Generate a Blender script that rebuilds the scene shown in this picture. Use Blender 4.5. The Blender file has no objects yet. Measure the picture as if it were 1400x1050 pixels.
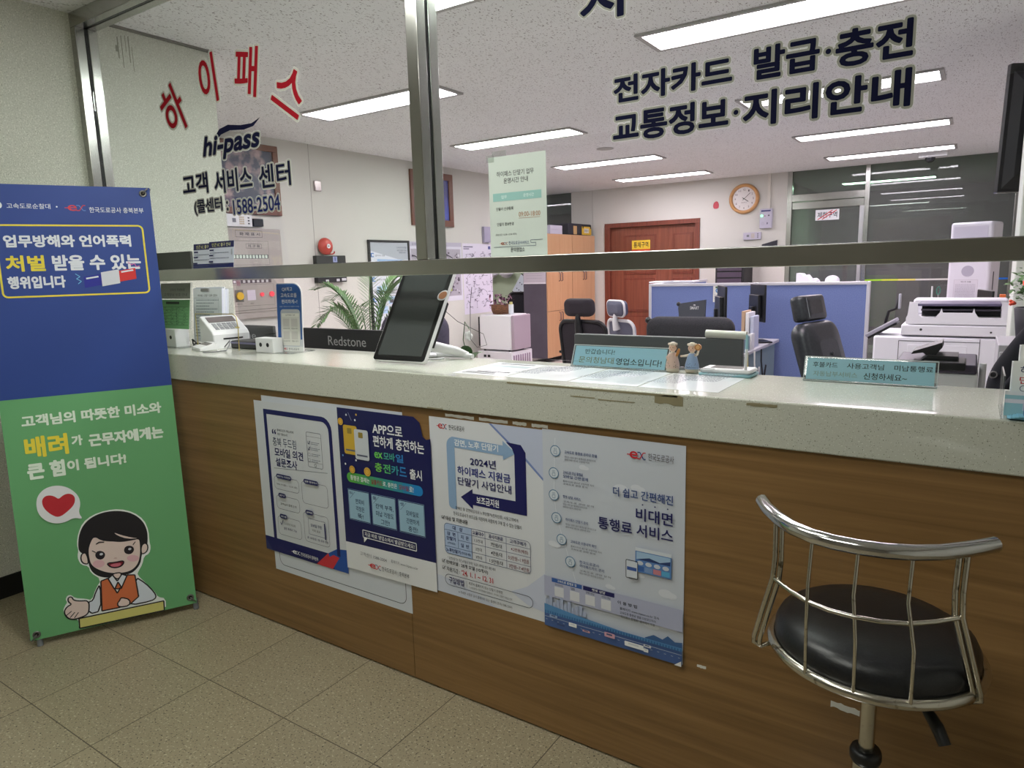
import bpy, bmesh, math, random
from mathutils import Vector, Matrix
from mathutils.geometry import delaunay_2d_cdt

sc = bpy.context.scene
COL = sc.collection
PI = math.pi
random.seed(7)

# ------------------------------------------------------------------ camera, world, exposure
HC = 1.42
cam = bpy.data.cameras.new('camera')
cam.sensor_fit = 'HORIZONTAL'
cam.sensor_width = 36.0
cam.lens = 36.0 * 942.375 / 1400.0
cam.clip_start = 0.02
cam.clip_end = 60
camo = bpy.data.objects.new('camera', cam)
COL.objects.link(camo)
YAW, PIT, ROL = -0.589655688, -0.165325726, -0.0274747652
_f = Vector((math.sin(YAW) * math.cos(PIT), math.cos(YAW) * math.cos(PIT), math.sin(PIT)))
_r = Vector((math.cos(YAW), -math.sin(YAW), 0))
_u = _r.cross(_f)
_r, _u = _r * math.cos(ROL) + _u * math.sin(ROL), _u * math.cos(ROL) - _r * math.sin(ROL)
camo.matrix_world = Matrix(((_r.x, _u.x, -_f.x, 0), (_r.y, _u.y, -_f.y, 0), (_r.z, _u.z, -_f.z, HC), (0, 0, 0, 1)))
sc.camera = camo

world = bpy.data.worlds.new('world')
world.use_nodes = True
world.node_tree.nodes['Background'].inputs[0].default_value = (0.8, 0.9, 1.0, 1)
world.node_tree.nodes['Background'].inputs[1].default_value = 0.15
sc.world = world
vs = sc.view_settings
vs.view_transform = 'Standard'
vs.look = 'None'
vs.gamma = 1.0
vs.use_curve_mapping = False
vs.exposure = 1.0

OFFICE_PINK, OFFICE_WHITE, LOBBY, FAR = 13.5, 17.0, 10.5, 20.0      # emission of the ceiling panels


# ------------------------------------------------------------------ materials
def lin(c):
    c = c / 255.0
    return c / 12.92 if c <= 0.04045 else ((c + 0.055) / 1.055) ** 2.4


def rgb(c):
    return (lin(c[0]), lin(c[1]), lin(c[2]), 1.0)


_mats = {}


def mat(name, c, rough=0.55, metal=0.0, emit=0.0, alpha=1.0, spec=0.5, coat=0.0):
    key = (name, tuple(c), rough, metal, emit, alpha, spec, coat)
    if key in _mats:
        return _mats[key]
    m = bpy.data.materials.new(name)
    m.use_nodes = True
    b = m.node_tree.nodes['Principled BSDF']
    b.inputs['Base Color'].default_value = rgb(c)
    b.inputs['Roughness'].default_value = rough
    b.inputs['Metallic'].default_value = metal
    b.inputs['Specular IOR Level'].default_value = spec
    b.inputs['Coat Weight'].default_value = coat
    if emit:
        b.inputs['Emission Color'].default_value = rgb(c)
        b.inputs['Emission Strength'].default_value = emit
    if alpha < 1:
        b.inputs['Alpha'].default_value = alpha
    _mats[key] = m
    return m


def nodes(m):
    return m.node_tree.nodes, m.node_tree.links, m.node_tree.nodes['Principled BSDF']


def N(ns, t, **kw):
    n = ns.new(t)
    for k, v in kw.items():
        if k.startswith('i_'):
            n.inputs[int(k[2:]) if k[2:].isdigit() else k[2:].replace('_', ' ')].default_value = v
        else:
            setattr(n, k, v)
    return n


def speck(name, base, dark, light, scale, dlo, dhi, lamt=0.0, rough=0.6, stretch=(1, 1, 1), coat=0.0, spec=0.5, mott=0.06):
    """A base colour with fine dark and light specks and a slow mottle."""
    m = mat(name, base, rough, coat=coat, spec=spec)
    ns, ln, b = nodes(m)
    tc = N(ns, 'ShaderNodeTexCoord')
    mp = N(ns, 'ShaderNodeMapping')
    mp.inputs['Scale'].default_value = stretch
    ln.new(tc.outputs['Object'], mp.inputs['Vector'])
    n1 = N(ns, 'ShaderNodeTexNoise', i_Scale=scale, i_Detail=1.0)
    ln.new(mp.outputs['Vector'], n1.inputs['Vector'])
    r1 = N(ns, 'ShaderNodeMapRange')
    r1.inputs['From Min'].default_value = dlo
    r1.inputs['From Max'].default_value = dhi
    ln.new(n1.outputs['Fac'], r1.inputs['Value'])
    mx = N(ns, 'ShaderNodeMix', data_type='RGBA')
    mx.inputs[6].default_value = rgb(base)
    mx.inputs[7].default_value = rgb(dark)
    ln.new(r1.outputs['Result'], mx.inputs[0])
    out = mx.outputs[2]
    if lamt:
        n2 = N(ns, 'ShaderNodeTexNoise', i_Scale=scale * 0.83, i_Detail=1.0)
        ln.new(tc.outputs['Object'], n2.inputs['Vector'])
        r2 = N(ns, 'ShaderNodeMapRange')
        r2.inputs['From Min'].default_value = 1 - lamt - 0.04
        r2.inputs['From Max'].default_value = 1 - lamt
        ln.new(n2.outputs['Fac'], r2.inputs['Value'])
        m2 = N(ns, 'ShaderNodeMix', data_type='RGBA')
        m2.inputs[7].default_value = rgb(light)
        ln.new(r2.outputs['Result'], m2.inputs[0])
        ln.new(out, m2.inputs[6])
        out = m2.outputs[2]
    n3 = N(ns, 'ShaderNodeTexNoise', i_Scale=2.3, i_Detail=3.0)
    ln.new(tc.outputs['Object'], n3.inputs['Vector'])
    r3 = N(ns, 'ShaderNodeMapRange')
    r3.inputs['To Min'].default_value = 1 - mott
    r3.inputs['To Max'].default_value = 1 + mott
    ln.new(n3.outputs['Fac'], r3.inputs['Value'])
    m3 = N(ns, 'ShaderNodeMix', data_type='RGBA', blend_type='MULTIPLY')
    m3.inputs[0].default_value = 1
    ln.new(out, m3.inputs[6])
    ln.new(r3.outputs['Result'], m3.inputs[7])
    ln.new(m3.outputs[2], b.inputs['Base Color'])
    return m, m3


def wood(name, c1, c2, axis='X', scale=1.0, rough=0.4, coat=0.0):
    m = mat(name, c1, rough, coat=coat)
    ns, ln, b = nodes(m)
    tc = N(ns, 'ShaderNodeTexCoord')
    mp = N(ns, 'ShaderNodeMapping')
    k = {'X': (0.7, 22, 22), 'Z': (22, 22, 0.7)}[axis]
    mp.inputs['Scale'].default_value = [v * scale for v in k]
    ln.new(tc.outputs['Object'], mp.inputs['Vector'])
    n1 = N(ns, 'ShaderNodeTexNoise', i_Scale=1.6, i_Detail=5.0, i_Roughness=0.65, i_Distortion=0.6)
    ln.new(mp.outputs['Vector'], n1.inputs['Vector'])
    r1 = N(ns, 'ShaderNodeMapRange')
    r1.inputs['From Min'].default_value = 0.3
    r1.inputs['From Max'].default_value = 0.72
    ln.new(n1.outputs['Fac'], r1.inputs['Value'])
    mx = N(ns, 'ShaderNodeMix', data_type='RGBA')
    mx.inputs[6].default_value = rgb(c1)
    mx.inputs[7].default_value = rgb(c2)
    ln.new(r1.outputs['Result'], mx.inputs[0])
    ln.new(mx.outputs[2], b.inputs['Base Color'])
    return m


def noisy(name, c1, c2, scale, rough=0.6, detail=4.0, lo=0.35, hi=0.65, bump=0.0, metal=0.0, stretch=(1, 1, 1)):
    m = mat(name, c1, rough, metal)
    ns, ln, b = nodes(m)
    tc = N(ns, 'ShaderNodeTexCoord')
    mp = N(ns, 'ShaderNodeMapping')
    mp.inputs['Scale'].default_value = stretch
    ln.new(tc.outputs['Object'], mp.inputs['Vector'])
    n1 = N(ns, 'ShaderNodeTexNoise', i_Scale=scale, i_Detail=detail)
    ln.new(mp.outputs['Vector'], n1.inputs['Vector'])
    r1 = N(ns, 'ShaderNodeMapRange')
    r1.inputs['From Min'].default_value = lo
    r1.inputs['From Max'].default_value = hi
    ln.new(n1.outputs['Fac'], r1.inputs['Value'])
    mx = N(ns, 'ShaderNodeMix', data_type='RGBA')
    mx.inputs[6].default_value = rgb(c1)
    mx.inputs[7].default_value = rgb(c2)
    ln.new(r1.outputs['Result'], mx.inputs[0])
    ln.new(mx.outputs[2], b.inputs['Base Color'])
    if bump:
        bp = N(ns, 'ShaderNodeBump', i_Strength=bump, i_Distance=0.002)
        ln.new(n1.outputs['Fac'], bp.inputs['Height'])
        ln.new(bp.outputs['Normal'], b.inputs['Normal'])
    return m


def glass(name, tint, ior=1.5, haze=0.0):
    """A thin pane: clear with the reflection of a real pane."""
    m = bpy.data.materials.new(name)
    m.use_nodes = True
    ns, ln = m.node_tree.nodes, m.node_tree.links
    ns.remove(ns['Principled BSDF'])
    t = N(ns, 'ShaderNodeBsdfTransparent')
    t.inputs[0].default_value = rgb(tint)
    g = N(ns, 'ShaderNodeBsdfGlossy')
    g.inputs['Roughness'].default_value = 0.0
    # Schlick reflectance, the same from both faces of the pane
    r0 = ((ior - 1) / (ior + 1)) ** 2
    lw = N(ns, 'ShaderNodeLayerWeight', i_Blend=0.5)
    pw = N(ns, 'ShaderNodeMath', operation='POWER')
    pw.inputs[1].default_value = 5.0
    ln.new(lw.outputs['Facing'], pw.inputs[0])
    fr = N(ns, 'ShaderNodeMath', operation='MULTIPLY_ADD')
    fr.inputs[1].default_value = 1 - r0
    fr.inputs[2].default_value = r0
    ln.new(pw.outputs[0], fr.inputs[0])
    mx = N(ns, 'ShaderNodeMixShader')
    ln.new(fr.outputs[0], mx.inputs[0])
    ln.new(t.outputs[0], mx.inputs[1])
    ln.new(g.outputs[0], mx.inputs[2])
    out = mx
    if haze:
        d = N(ns, 'ShaderNodeBsdfDiffuse')
        d.inputs[0].default_value = (0.7, 0.7, 0.7, 1)
        m2 = N(ns, 'ShaderNodeMixShader')
        m2.inputs[0].default_value = haze
        ln.new(mx.outputs[0], m2.inputs[1])
        ln.new(d.outputs[0], m2.inputs[2])
        out = m2
    ln.new(out.outputs[0], ns['Material Output'].inputs[0])
    return m


# ------------------------------------------------------------------ mesh builder
class MB:
    def __init__(s):
        s.bm = bmesh.new()
        s.mats = []

    def mi(s, m):
        if m not in s.mats:
            s.mats.append(m)
        return s.mats.index(m)

    def add(s, vs_, fs, m, M=None, smooth=False):
        i = s.mi(m)
        bv = [s.bm.verts.new(M @ Vector(v) if M else Vector(v)) for v in vs_]
        out = []
        for f in fs:
            try:
                fc = s.bm.faces.new([bv[k] for k in f])
            except ValueError:
                continue
            fc.material_index = i
            fc.smooth = smooth
            out.append(fc)
        return bv, out

    def box(s, a, b, m, bev=0.0, M=None, seg=2):
        x0, y0, z0 = (min(a[k], b[k]) for k in range(3))
        x1, y1, z1 = (max(a[k], b[k]) for k in range(3))
        v = [(x0, y0, z0), (x1, y0, z0), (x1, y1, z0), (x0, y1, z0), (x0, y0, z1), (x1, y0, z1), (x1, y1, z1), (x0, y1, z1)]
        f = [(0, 3, 2, 1), (4, 5, 6, 7), (0, 1, 5, 4), (1, 2, 6, 5), (2, 3, 7, 6), (3, 0, 4, 7)]
        bv, fc = s.add(v, f, m, M)
        if bev:
            es = list({e for q in fc for e in q.edges})
            r = bmesh.ops.bevel(s.bm, geom=es, offset=bev, segments=seg, affect='EDGES', profile=0.5)
            for q in r['faces']:
                q.material_index = s.mi(m)
                q.smooth = True

    def prism(s, pts, z0, z1, m, M=None, smooth=False, bev=0.0):
        """Outline in x,y pushed from z0 to z1."""
        n = len(pts)
        v = [(p[0], p[1], z0) for p in pts] + [(p[0], p[1], z1) for p in pts]
        f = [tuple(range(n - 1, -1, -1)), tuple(range(n, 2 * n))]
        f += [(k, (k + 1) % n, n + (k + 1) % n, n + k) for k in range(n)]
        bv, fc = s.add(v, f, m, M, smooth)
        if bev:
            es = list({e for q in fc[:2] for e in q.edges})
            r = bmesh.ops.bevel(s.bm, geom=es, offset=bev, segments=2, affect='EDGES', profile=0.5)
            for q in r['faces']:
                q.material_index = s.mi(m)

    def lathe(s, prof, m, M=None, n=24, smooth=True, sx=1.0, sy=1.0):
        v, f = [], []
        for r, z in prof:
            for k in range(n):
                a = 2 * PI * k / n
                v.append((r * math.cos(a) * sx, r * math.sin(a) * sy, z))
        for i in range(len(prof) - 1):
            for k in range(n):
                k2 = (k + 1) % n
                f.append((i * n + k, i * n + k2, (i + 1) * n + k2, (i + 1) * n + k))
        s.add(v, f, m, M, smooth)
        for i, flip in ((0, True), (len(prof) - 1, False)):
            if prof[i][0] > 1e-5:
                ring = [v[i * n + k] for k in range(n)]
                s.add(ring, [tuple(range(n - 1, -1, -1)) if flip else tuple(range(n))], m, M)

    def cyl(s, p0, p1, r, m, r1=None, n=16):
        p0, p1 = Vector(p0), Vector(p1)
        d = p1 - p0
        M = Matrix.Translation(p0) @ d.to_track_quat('Z', 'Y').to_matrix().to_4x4()
        s.lathe([(r, 0), (r1 if r1 is not None else r, d.length)], m, M, n)

    def tube(s, pts, r, m, n=8, closed=False, caps=True):
        pts = [Vector(p) for p in pts]
        k = len(pts)
        rs = r if isinstance(r, (list, tuple)) else [r] * k
        v, f = [], []
        t0 = None
        for i in range(k):
            a = pts[(i - 1) % k] if (closed or i > 0) else pts[i]
            b = pts[(i + 1) % k] if (closed or i < k - 1) else pts[i]
            t = (b - a).normalized()
            if t0 is None:
                up = Vector((0, 0, 1)) if abs(t.z) < 0.9 else Vector((1, 0, 0))
                x = t.cross(up).normalized()
            else:
                q = t0.rotation_difference(t)
                x = (q @ x).normalized()
            t0 = t
            y = t.cross(x)
            for j in range(n):
                an = 2 * PI * j / n
                v.append(pts[i] + x * (rs[i] * math.cos(an)) + y * (rs[i] * math.sin(an)))
        for i in range(k if closed else k - 1):
            i2 = (i + 1) % k
            for j in range(n):
                j2 = (j + 1) % n
                f.append((i * n + j, i * n + j2, i2 * n + j2, i2 * n + j))
        s.add(v, f, m, None, True)
        if caps and not closed:
            s.add(v[:n], [tuple(range(n - 1, -1, -1))], m)
            s.add(v[-n:], [tuple(range(n))], m)

    def ball(s, c, r, m, n=16, M=None):
        if not isinstance(r, (list, tuple)):
            r = (r, r, r)
        prof = [(max(math.sin(PI * k / (n // 2)), 0.0), -math.cos(PI * k / (n // 2))) for k in range(n // 2 + 1)]
        prof[0] = (1e-6, -1)
        prof[-1] = (1e-6, 1)
        T = Matrix.Translation(Vector(c)) @ Matrix.Diagonal((r[0], r[1], r[2], 1))
        s.lathe(prof, m, (M @ T) if M else T, n)

    def patch(s, grid, m, M=None, smooth=True):
        """A surface through rows of points."""
        w = len(grid[0])
        v = [p for row in grid for p in row]
        f = [(i * w + j, i * w + j + 1, (i + 1) * w + j + 1, (i + 1) * w + j) for i in range(len(grid) - 1) for j in range(w - 1)]
        s.add(v, f, m, M, smooth)

    def loft(s, rings, m, M=None, smooth=True, caps=True):
        n = len(rings[0])
        v = [p for r_ in rings for p in r_]
        f = [(i * n + j, i * n + (j + 1) % n, (i + 1) * n + (j + 1) % n, (i + 1) * n + j) for i in range(len(rings) - 1) for j in range(n)]
        s.add(v, f, m, M, smooth)
        if caps:
            s.add(rings[0], [tuple(range(n - 1, -1, -1))], m, M)
            s.add(rings[-1], [tuple(range(n))], m, M)

    def build(s, name, parent=None, M=None, local=False):
        if M is not None:
            s.bm.transform(M)
        if parent is not None and not local:
            s.bm.transform(_inv[parent.name])
        bmesh.ops.recalc_face_normals(s.bm, faces=[f for f in s.bm.faces if not f.tag])
        me = bpy.data.meshes.new(name)
        s.bm.to_mesh(me)
        s.bm.free()
        for m in s.mats:
            me.materials.append(m)
        o = bpy.data.objects.new(name, me)
        COL.objects.link(o)
        if parent is not None:
            o.parent = parent
            _inv[o.name] = _inv[parent.name] if not local else Matrix.Identity(4)
        else:
            _inv[o.name] = Matrix.Identity(4)
        return o


_inv = {}


def tag(o, label=None, cat=None, group=None, kind=None):
    if label:
        o['label'] = label
    if cat:
        o['category'] = cat
    if group:
        o['group'] = group
    if kind:
        o['kind'] = kind
    return o


def thing(name, label, cat, loc=(0, 0, 0), rz=0.0, group=None, kind=None):
    o = bpy.data.objects.new(name, None)
    COL.objects.link(o)
    o.empty_display_size = 0.05
    o.location = loc
    o.rotation_euler = (0, 0, rz)
    _inv[o.name] = (Matrix.Translation(loc) @ Matrix.Rotation(rz, 4, 'Z')).inverted()
    return tag(o, label, cat, group, kind)


def struct(name, mb, label, cat):
    return tag(mb.build(name), label, cat, None, 'structure')


def boxthing(name, a, b, m, label, cat, bev=0.0, parent=None, group=None):
    q = MB()
    q.box(a, b, m, bev)
    o = q.build(name, parent)
    return tag(o, label, cat, group) if parent is None else o


def pbox(name, parent, a, b, m, bev=0.0, local=False):
    q = MB()
    q.box(a, b, m, bev)
    return q.build(name, parent, local=local)


def dup(root, loc, rz, label, group=None):
    r = root.copy()
    COL.objects.link(r)
    r.location = loc
    r.rotation_euler = (0, 0, rz)
    r['label'] = label
    if group:
        r['group'] = group
    for ch in list(root.children):
        c = ch.copy()
        COL.objects.link(c)
        c.parent = r
        for g in ch.children:
            d = g.copy()
            COL.objects.link(d)
            d.parent = c
    return r


# placements of flat printed things: x to the right, y up, z towards the viewer
def on_front(x0, z0, y):                       # faces the lobby (towards -Y)
    return Matrix(((1, 0, 0, x0), (0, 0, -1, y), (0, 1, 0, z0), (0, 0, 0, 1)))


def on_left(y0, z0, x):                        # on a wall whose face looks to +X
    return Matrix(((0, 0, 1, x), (1, 0, 0, y0), (0, 1, 0, z0), (0, 0, 0, 1)))


def on_top(x0, y0, z, rz=0.0):                 # lying flat
    return Matrix.Translation((x0, y0, z)) @ Matrix.Rotation(rz, 4, 'Z')


# ------------------------------------------------------------------ lettering and flat prints
_txt = {}


def glyphs(body, bold=0.0, shear=0.0, res=3):
    key = (body, bold, shear, res)
    if key in _txt:
        return _txt[key]
    c = bpy.data.curves.new('t', 'FONT')
    c.body = body
    c.offset = bold
    c.shear = shear
    c.resolution_u = res
    o = bpy.data.objects.new('t', c)
    me = bpy.data.meshes.new_from_object(o)
    v = [(p.co.x, p.co.y) for p in me.vertices]
    f = [tuple(p.vertices) for p in me.polygons]
    bpy.data.objects.remove(o)
    bpy.data.curves.remove(c)
    bpy.data.meshes.remove(me)
    xs, ys = [p[0] for p in v] or [0, 1], [p[1] for p in v] or [0, 1]
    _txt[key] = (v, f, (min(xs), min(ys), max(xs), max(ys)))
    return _txt[key]


def P(c, rough=0.5, spec=0.4):
    return mat('print', c, rough, spec=spec)


WHITE, NAVY, INK = (236, 238, 240), (24, 28, 84), (28, 30, 40)


class Sheet(MB):
    """A flat print: each mark lies a hair above the one before it."""
    DZ = 0.00006

    def __init__(s, w=None, h=None, c=None, thick=0.0004, rough=0.5):
        super().__init__()
        s.z = 0.0002
        s.rough = rough
        if c is not None:
            s.box((0, 0, -thick), (w, h, 0), P(c, rough))

    def M(s, c):
        return c if not isinstance(c, tuple) else P(c, s.rough)

    def poly(s, pts, c):
        s.z += s.DZ
        s.add([(p[0], p[1], s.z) for p in pts], [tuple(range(len(pts)))], s.M(c))

    def rect(s, x0, y0, x1, y1, c):
        s.poly([(x0, y0), (x1, y0), (x1, y1), (x0, y1)], c)

    @staticmethod
    def rpts(x0, y0, x1, y1, r, k=5):
        rr = r if isinstance(r, (list, tuple)) else (r,) * 4     # bl br tr tl
        out = []
        for (cx, cy, a0, q) in ((x0 + rr[0], y0 + rr[0], PI, rr[0]), (x1 - rr[1], y0 + rr[1], 1.5 * PI, rr[1]),
                                (x1 - rr[2], y1 - rr[2], 0, rr[2]), (x0 + rr[3], y1 - rr[3], 0.5 * PI, rr[3])):
            for i in range(k + 1):
                a = a0 + 0.5 * PI * i / k
                out.append((cx + q * math.cos(a), cy + q * math.sin(a)))
        return out

    def rrect(s, x0, y0, x1, y1, r, c):
        s.poly(s.rpts(x0, y0, x1, y1, r), c)

    def frame(s, x0, y0, x1, y1, r, t, c):
        rr = r if isinstance(r, (list, tuple)) else (r,) * 4
        a = s.rpts(x0, y0, x1, y1, rr)
        b = s.rpts(x0 + t, y0 + t, x1 - t, y1 - t, [max(q - t, 0.0001) for q in rr])
        s.ring(a, b, c)

    def ring(s, a, b, c):
        s.z += s.DZ
        n = len(a)
        s.add([(p[0], p[1], s.z) for p in a + b], [(k, (k + 1) % n, n + (k + 1) % n, n + k) for k in range(n)], s.M(c))

    def disc(s, cx, cy, rx, ry, c, n=24):
        s.poly([(cx + rx * math.cos(2 * PI * k / n), cy + ry * math.sin(2 * PI * k / n)) for k in range(n)], c)

    def circ(s, cx, cy, r, t, c, n=24):
        a = [(cx + r * math.cos(2 * PI * k / n), cy + r * math.sin(2 * PI * k / n)) for k in range(n)]
        b = [(cx + (r - t) * math.cos(2 * PI * k / n), cy + (r - t) * math.sin(2 * PI * k / n)) for k in range(n)]
        s.ring(a, b, c)

    def line(s, pts, w, c):
        s.z += s.DZ
        for (x0, y0), (x1, y1) in zip(pts, pts[1:]):
            L = math.hypot(x1 - x0, y1 - y0) or 1
            nx, ny = -(y1 - y0) / L * w / 2, (x1 - x0) / L * w / 2
            s.add([(x0 + nx, y0 + ny, s.z), (x0 - nx, y0 - ny, s.z), (x1 - nx, y1 - ny, s.z), (x1 + nx, y1 + ny, s.z)], [(0, 1, 2, 3)], s.M(c))

    def loop(s, pts, w, c):
        s.line(list(pts) + [pts[0]], w, c)

    def text(s, body, x0, y0, x1, y1, c, bold=0.015, shear=0.0, rot=0.0, outline=(), res=3, stroke=0.0):
        """Lettering stretched into a box; stroke thickens it (metres), outline = ((width, colour), ...) laid under it."""
        bold = 0 if (stroke or outline) else bold * 0.55
        v, f, bb = glyphs(body, bold, shear, res)
        w, h = bb[2] - bb[0] or 1, bb[3] - bb[1] or 1
        x0, y0, x1, y1 = x0 + stroke, y0 + stroke, x1 - stroke, y1 - stroke
        sx, sy = (x1 - x0) / w, (y1 - y0) / h
        cx, cy, mx, my = (x0 + x1) / 2, (y0 + y1) / 2, (bb[0] + bb[2]) / 2, (bb[1] + bb[3]) / 2
        ca, sa = math.cos(rot), math.sin(rot)
        pts = []
        for p in v:
            a, b_ = (p[0] - mx) * sx, (p[1] - my) * sy
            pts.append((cx + a * ca - b_ * sa, cy + a * sa + b_ * ca))
        edge = {}
        if stroke or outline:
            for q in f:
                for k in range(len(q)):
                    e = (q[k], q[(k + 1) % len(q)])
                    key = (min(e), max(e))
                    edge[key] = edge.get(key, 0) + 1
        rim = [e for e, n in edge.items() if n == 1]
        for off, col in list(outline) + [(0.0, c)]:
            s.z += s.DZ * (3 if outline else 1)
            wd = off + stroke
            if wd <= 0:
                s.add([(p[0], p[1], s.z) for p in pts], f, s.M(col))
                continue
            # a band of width wd along the edges of the glyphs, merged into one flat layer
            K = 1000.0
            s.add([(p[0], p[1], s.z - 1e-5) for p in pts], f, s.M(col))
            vv, ff = [(p[0] * K, p[1] * K) for p in pts], []
            for e in rim:
                (ax, ay), (bx, by) = vv[e[0]], vv[e[1]]
                L = math.hypot(bx - ax, by - ay)
                if L < 1e-4:
                    continue
                nx, ny = -(by - ay) / L * wd * K, (bx - ax) / L * wd * K
                n0 = len(vv)
                vv += [(ax + nx, ay + ny), (ax - nx, ay - ny), (bx - nx, by - ny), (bx + nx, by + ny)]
                ff.append((n0, n0 + 1, n0 + 2, n0 + 3))
            for k in {k for e in rim for k in e}:
                n0 = len(vv)
                vv += [(vv[k][0] + wd * K * math.cos(PI * i / 4), vv[k][1] + wd * K * math.sin(PI * i / 4)) for i in range(8)]
                ff.append(tuple(range(n0, n0 + 8)))
            r = delaunay_2d_cdt([Vector(p) for p in vv], [], ff, 0, 1e-3)
            s.add([(p[0] / K, p[1] / K, s.z) for p in r[0]], [tuple(q) for q, src in zip(r[2], r[5]) if src], s.M(col))

    def build(s, name, parent=None, M=None, local=False):
        # prints keep their own winding: every mark faces the viewer
        if M is not None:
            s.bm.transform(M)
        if parent is not None and not local:
            s.bm.transform(_inv[parent.name])
        me = bpy.data.meshes.new(name)
        s.bm.to_mesh(me)
        s.bm.free()
        for m in s.mats:
            me.materials.append(m)
        o = bpy.data.objects.new(name, me)
        COL.objects.link(o)
        if parent is not None:
            o.parent = parent
            _inv[o.name] = _inv[parent.name] if not local else Matrix.Identity(4)
        return o


def ex_logo(s, x0, y0, x1, y1, red=(196, 40, 52), blue=(30, 60, 130)):
    """The linked e and x mark: the e runs out to the left in a bar."""
    w = x1 - x0
    xm = x0 + w * 0.58
    s.text('e', x0 + w * 0.14, y0, xm, y1, red, 0.02)
    ym = (y0 + y1) / 2
    t = (y1 - y0) * 0.14
    s.rect(x0, ym - t / 2, x0 + w * 0.5, ym + t / 2, red)
    s.line([(xm - w * 0.02, y1 - t / 2), (xm + w * 0.12, y1 - t / 2), (x1 - w * 0.12, y0 + t / 2), (x1, y0 + t / 2)], t, blue)
    s.line([(xm - w * 0.02, y0 + t / 2), (xm + w * 0.12, y0 + t / 2), (x1 - w * 0.12, y1 - t / 2), (x1, y1 - t / 2)], t, red)
# ------------------------------------------------------------------ shared materials
STEEL = noisy('brushed_steel', (184, 184, 180), (176, 176, 172), 6, 0.2, 2, metal=0.97)
STEEL_DARK = mat('dark_steel', (70, 72, 74), 0.4, 0.8)
CHROME = mat('chrome', (205, 205, 205), 0.12, 1.0)
BLACK = mat('black_plastic', (22, 23, 26), 0.4)
BLACK_MATT = mat('matt_black_plastic', (30, 31, 34), 0.6)
GREY = mat('grey_plastic', (120, 122, 126), 0.5)
DGREY = mat('dark_grey_plastic', (62, 64, 68), 0.5)
WHITE_P = mat('white_plastic', (225, 226, 228), 0.4)
PAPER = mat('paper', (232, 234, 238), 0.6)
CLEAR = glass('clear_acrylic', (246, 248, 248), 1.45, 0.02)
FABRIC_BLK = noisy('black_fabric', (26, 26, 30), (42, 42, 48), 180, 0.9)
LEATHER = mat('black_leather', (22, 24, 28), 0.38)
WALLM, _ = speck('speckled_wall_paint', (212, 213, 201), (150, 150, 136), (236, 236, 226), 230, 0.62, 0.70, 0.36, 0.75)
WALLO, _ = speck('office_wallpaper', (208, 207, 200), (188, 186, 178), (236, 234, 230), 160, 0.58, 0.72, 0.0, 0.75, mott=0.03)
CEILM, _ = speck('acoustic_ceiling_tile', (240, 240, 241), (120, 118, 116), (230, 230, 228), 150, 0.65, 0.685, 0.0, 0.9, (1, 0.45, 1), mott=0.04)


def tile_floor():
    m, mult = speck('terrazzo_floor_tile', (150, 139, 116), (74, 64, 50), (184, 174, 150), 150, 0.635, 0.675, 0.33, 0.42, mott=0.10)
    ns, ln, b = nodes(m)
    tc = N(ns, 'ShaderNodeTexCoord')
    mp = N(ns, 'ShaderNodeMapping')
    mp.inputs['Location'].default_value = (2.18 + 0.405 * 20, -0.858 + 0.405 * 20, 0)
    ln.new(tc.outputs['Object'], mp.inputs['Vector'])
    br = N(ns, 'ShaderNodeTexBrick', offset=0.0, squash=1.0)
    br.inputs['Scale'].default_value = 1.0
    br.inputs['Mortar Size'].default_value = 0.0018
    br.inputs['Mortar Smooth'].default_value = 0.2
    br.inputs['Brick Width'].default_value = 0.405
    br.inputs['Row Height'].default_value = 0.405
    br.inputs['Color1'].default_value = (0.93, 0.93, 0.93, 1)
    br.inputs['Color2'].default_value = (1.04, 1.03, 1.0, 1)
    br.inputs['Mortar'].default_value = (0.22, 0.19, 0.15, 1)
    ln.new(mp.outputs['Vector'], br.inputs['Vector'])
    m4 = N(ns, 'ShaderNodeMix', data_type='RGBA', blend_type='MULTIPLY')
    m4.inputs[0].default_value = 1
    ln.new(mult.outputs[2], m4.inputs[6])
    ln.new(br.outputs['Color'], m4.inputs[7])
    ln.new(m4.outputs[2], b.inputs['Base Color'])
    return m


# ------------------------------------------------------------------ the setting
YB = 10.45         # back wall of the office
ZC = 2.65          # ceiling
q = MB(); q.box((-3.75, -2.6, -0.1), (1.6, 1.8, 0), tile_floor())
struct('floor_lobby', q, 'speckled beige terrazzo tile floor with dark joints', 'floor')
q = MB(); q.box((-8.6, 1.8, -0.1), (1.6, 14.6, 0), noisy('office_floor_tile', (206, 196, 190), (196, 186, 180), 3, 0.4))  # paled to bounce light onto the ceiling, pink light put into its colour
struct('floor_office', q, 'office floor behind the counter, paled to bounce light and tinted like the lamps', 'floor')
q = MB(); q.box((-8.6, -2.6, ZC), (1.6, 14.6, ZC + 0.1), CEILM)
struct('ceiling', q, 'white acoustic tile ceiling with dark flecks', 'ceiling')
q = MB(); q.box((-3.75, -2.5, 0), (-3.6, 2.484, ZC), WALLM)
for y, z0, z1, w in ((1.965, 2.50, 2.60, 0.006), (1.985, 2.46, 2.61, 0.004), (2.005, 2.54, 2.615, 0.003), (2.02, 2.49, 2.615, 0.005), (2.035, 2.45, 2.57, 0.003), (1.955, 2.53, 2.56, 0.012)):
    q.box((-3.6, y, z0), (-3.5996, y + w, z1), mat('old_streak', (146, 146, 132), 0.8))
struct('wall_left', q, 'pale speckled side wall behind the standing banner', 'wall')
q = MB(); q.box((-5.55, 2.36, 0), (-3.75, 2.484, ZC), WALLM)
struct('wall_return', q, 'short return wall behind the end of the pale speckled wall', 'wall')
q = MB(); q.box((-5.55, 2.484, 0), (-5.4, 7.67, ZC), WALLO)
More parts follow.
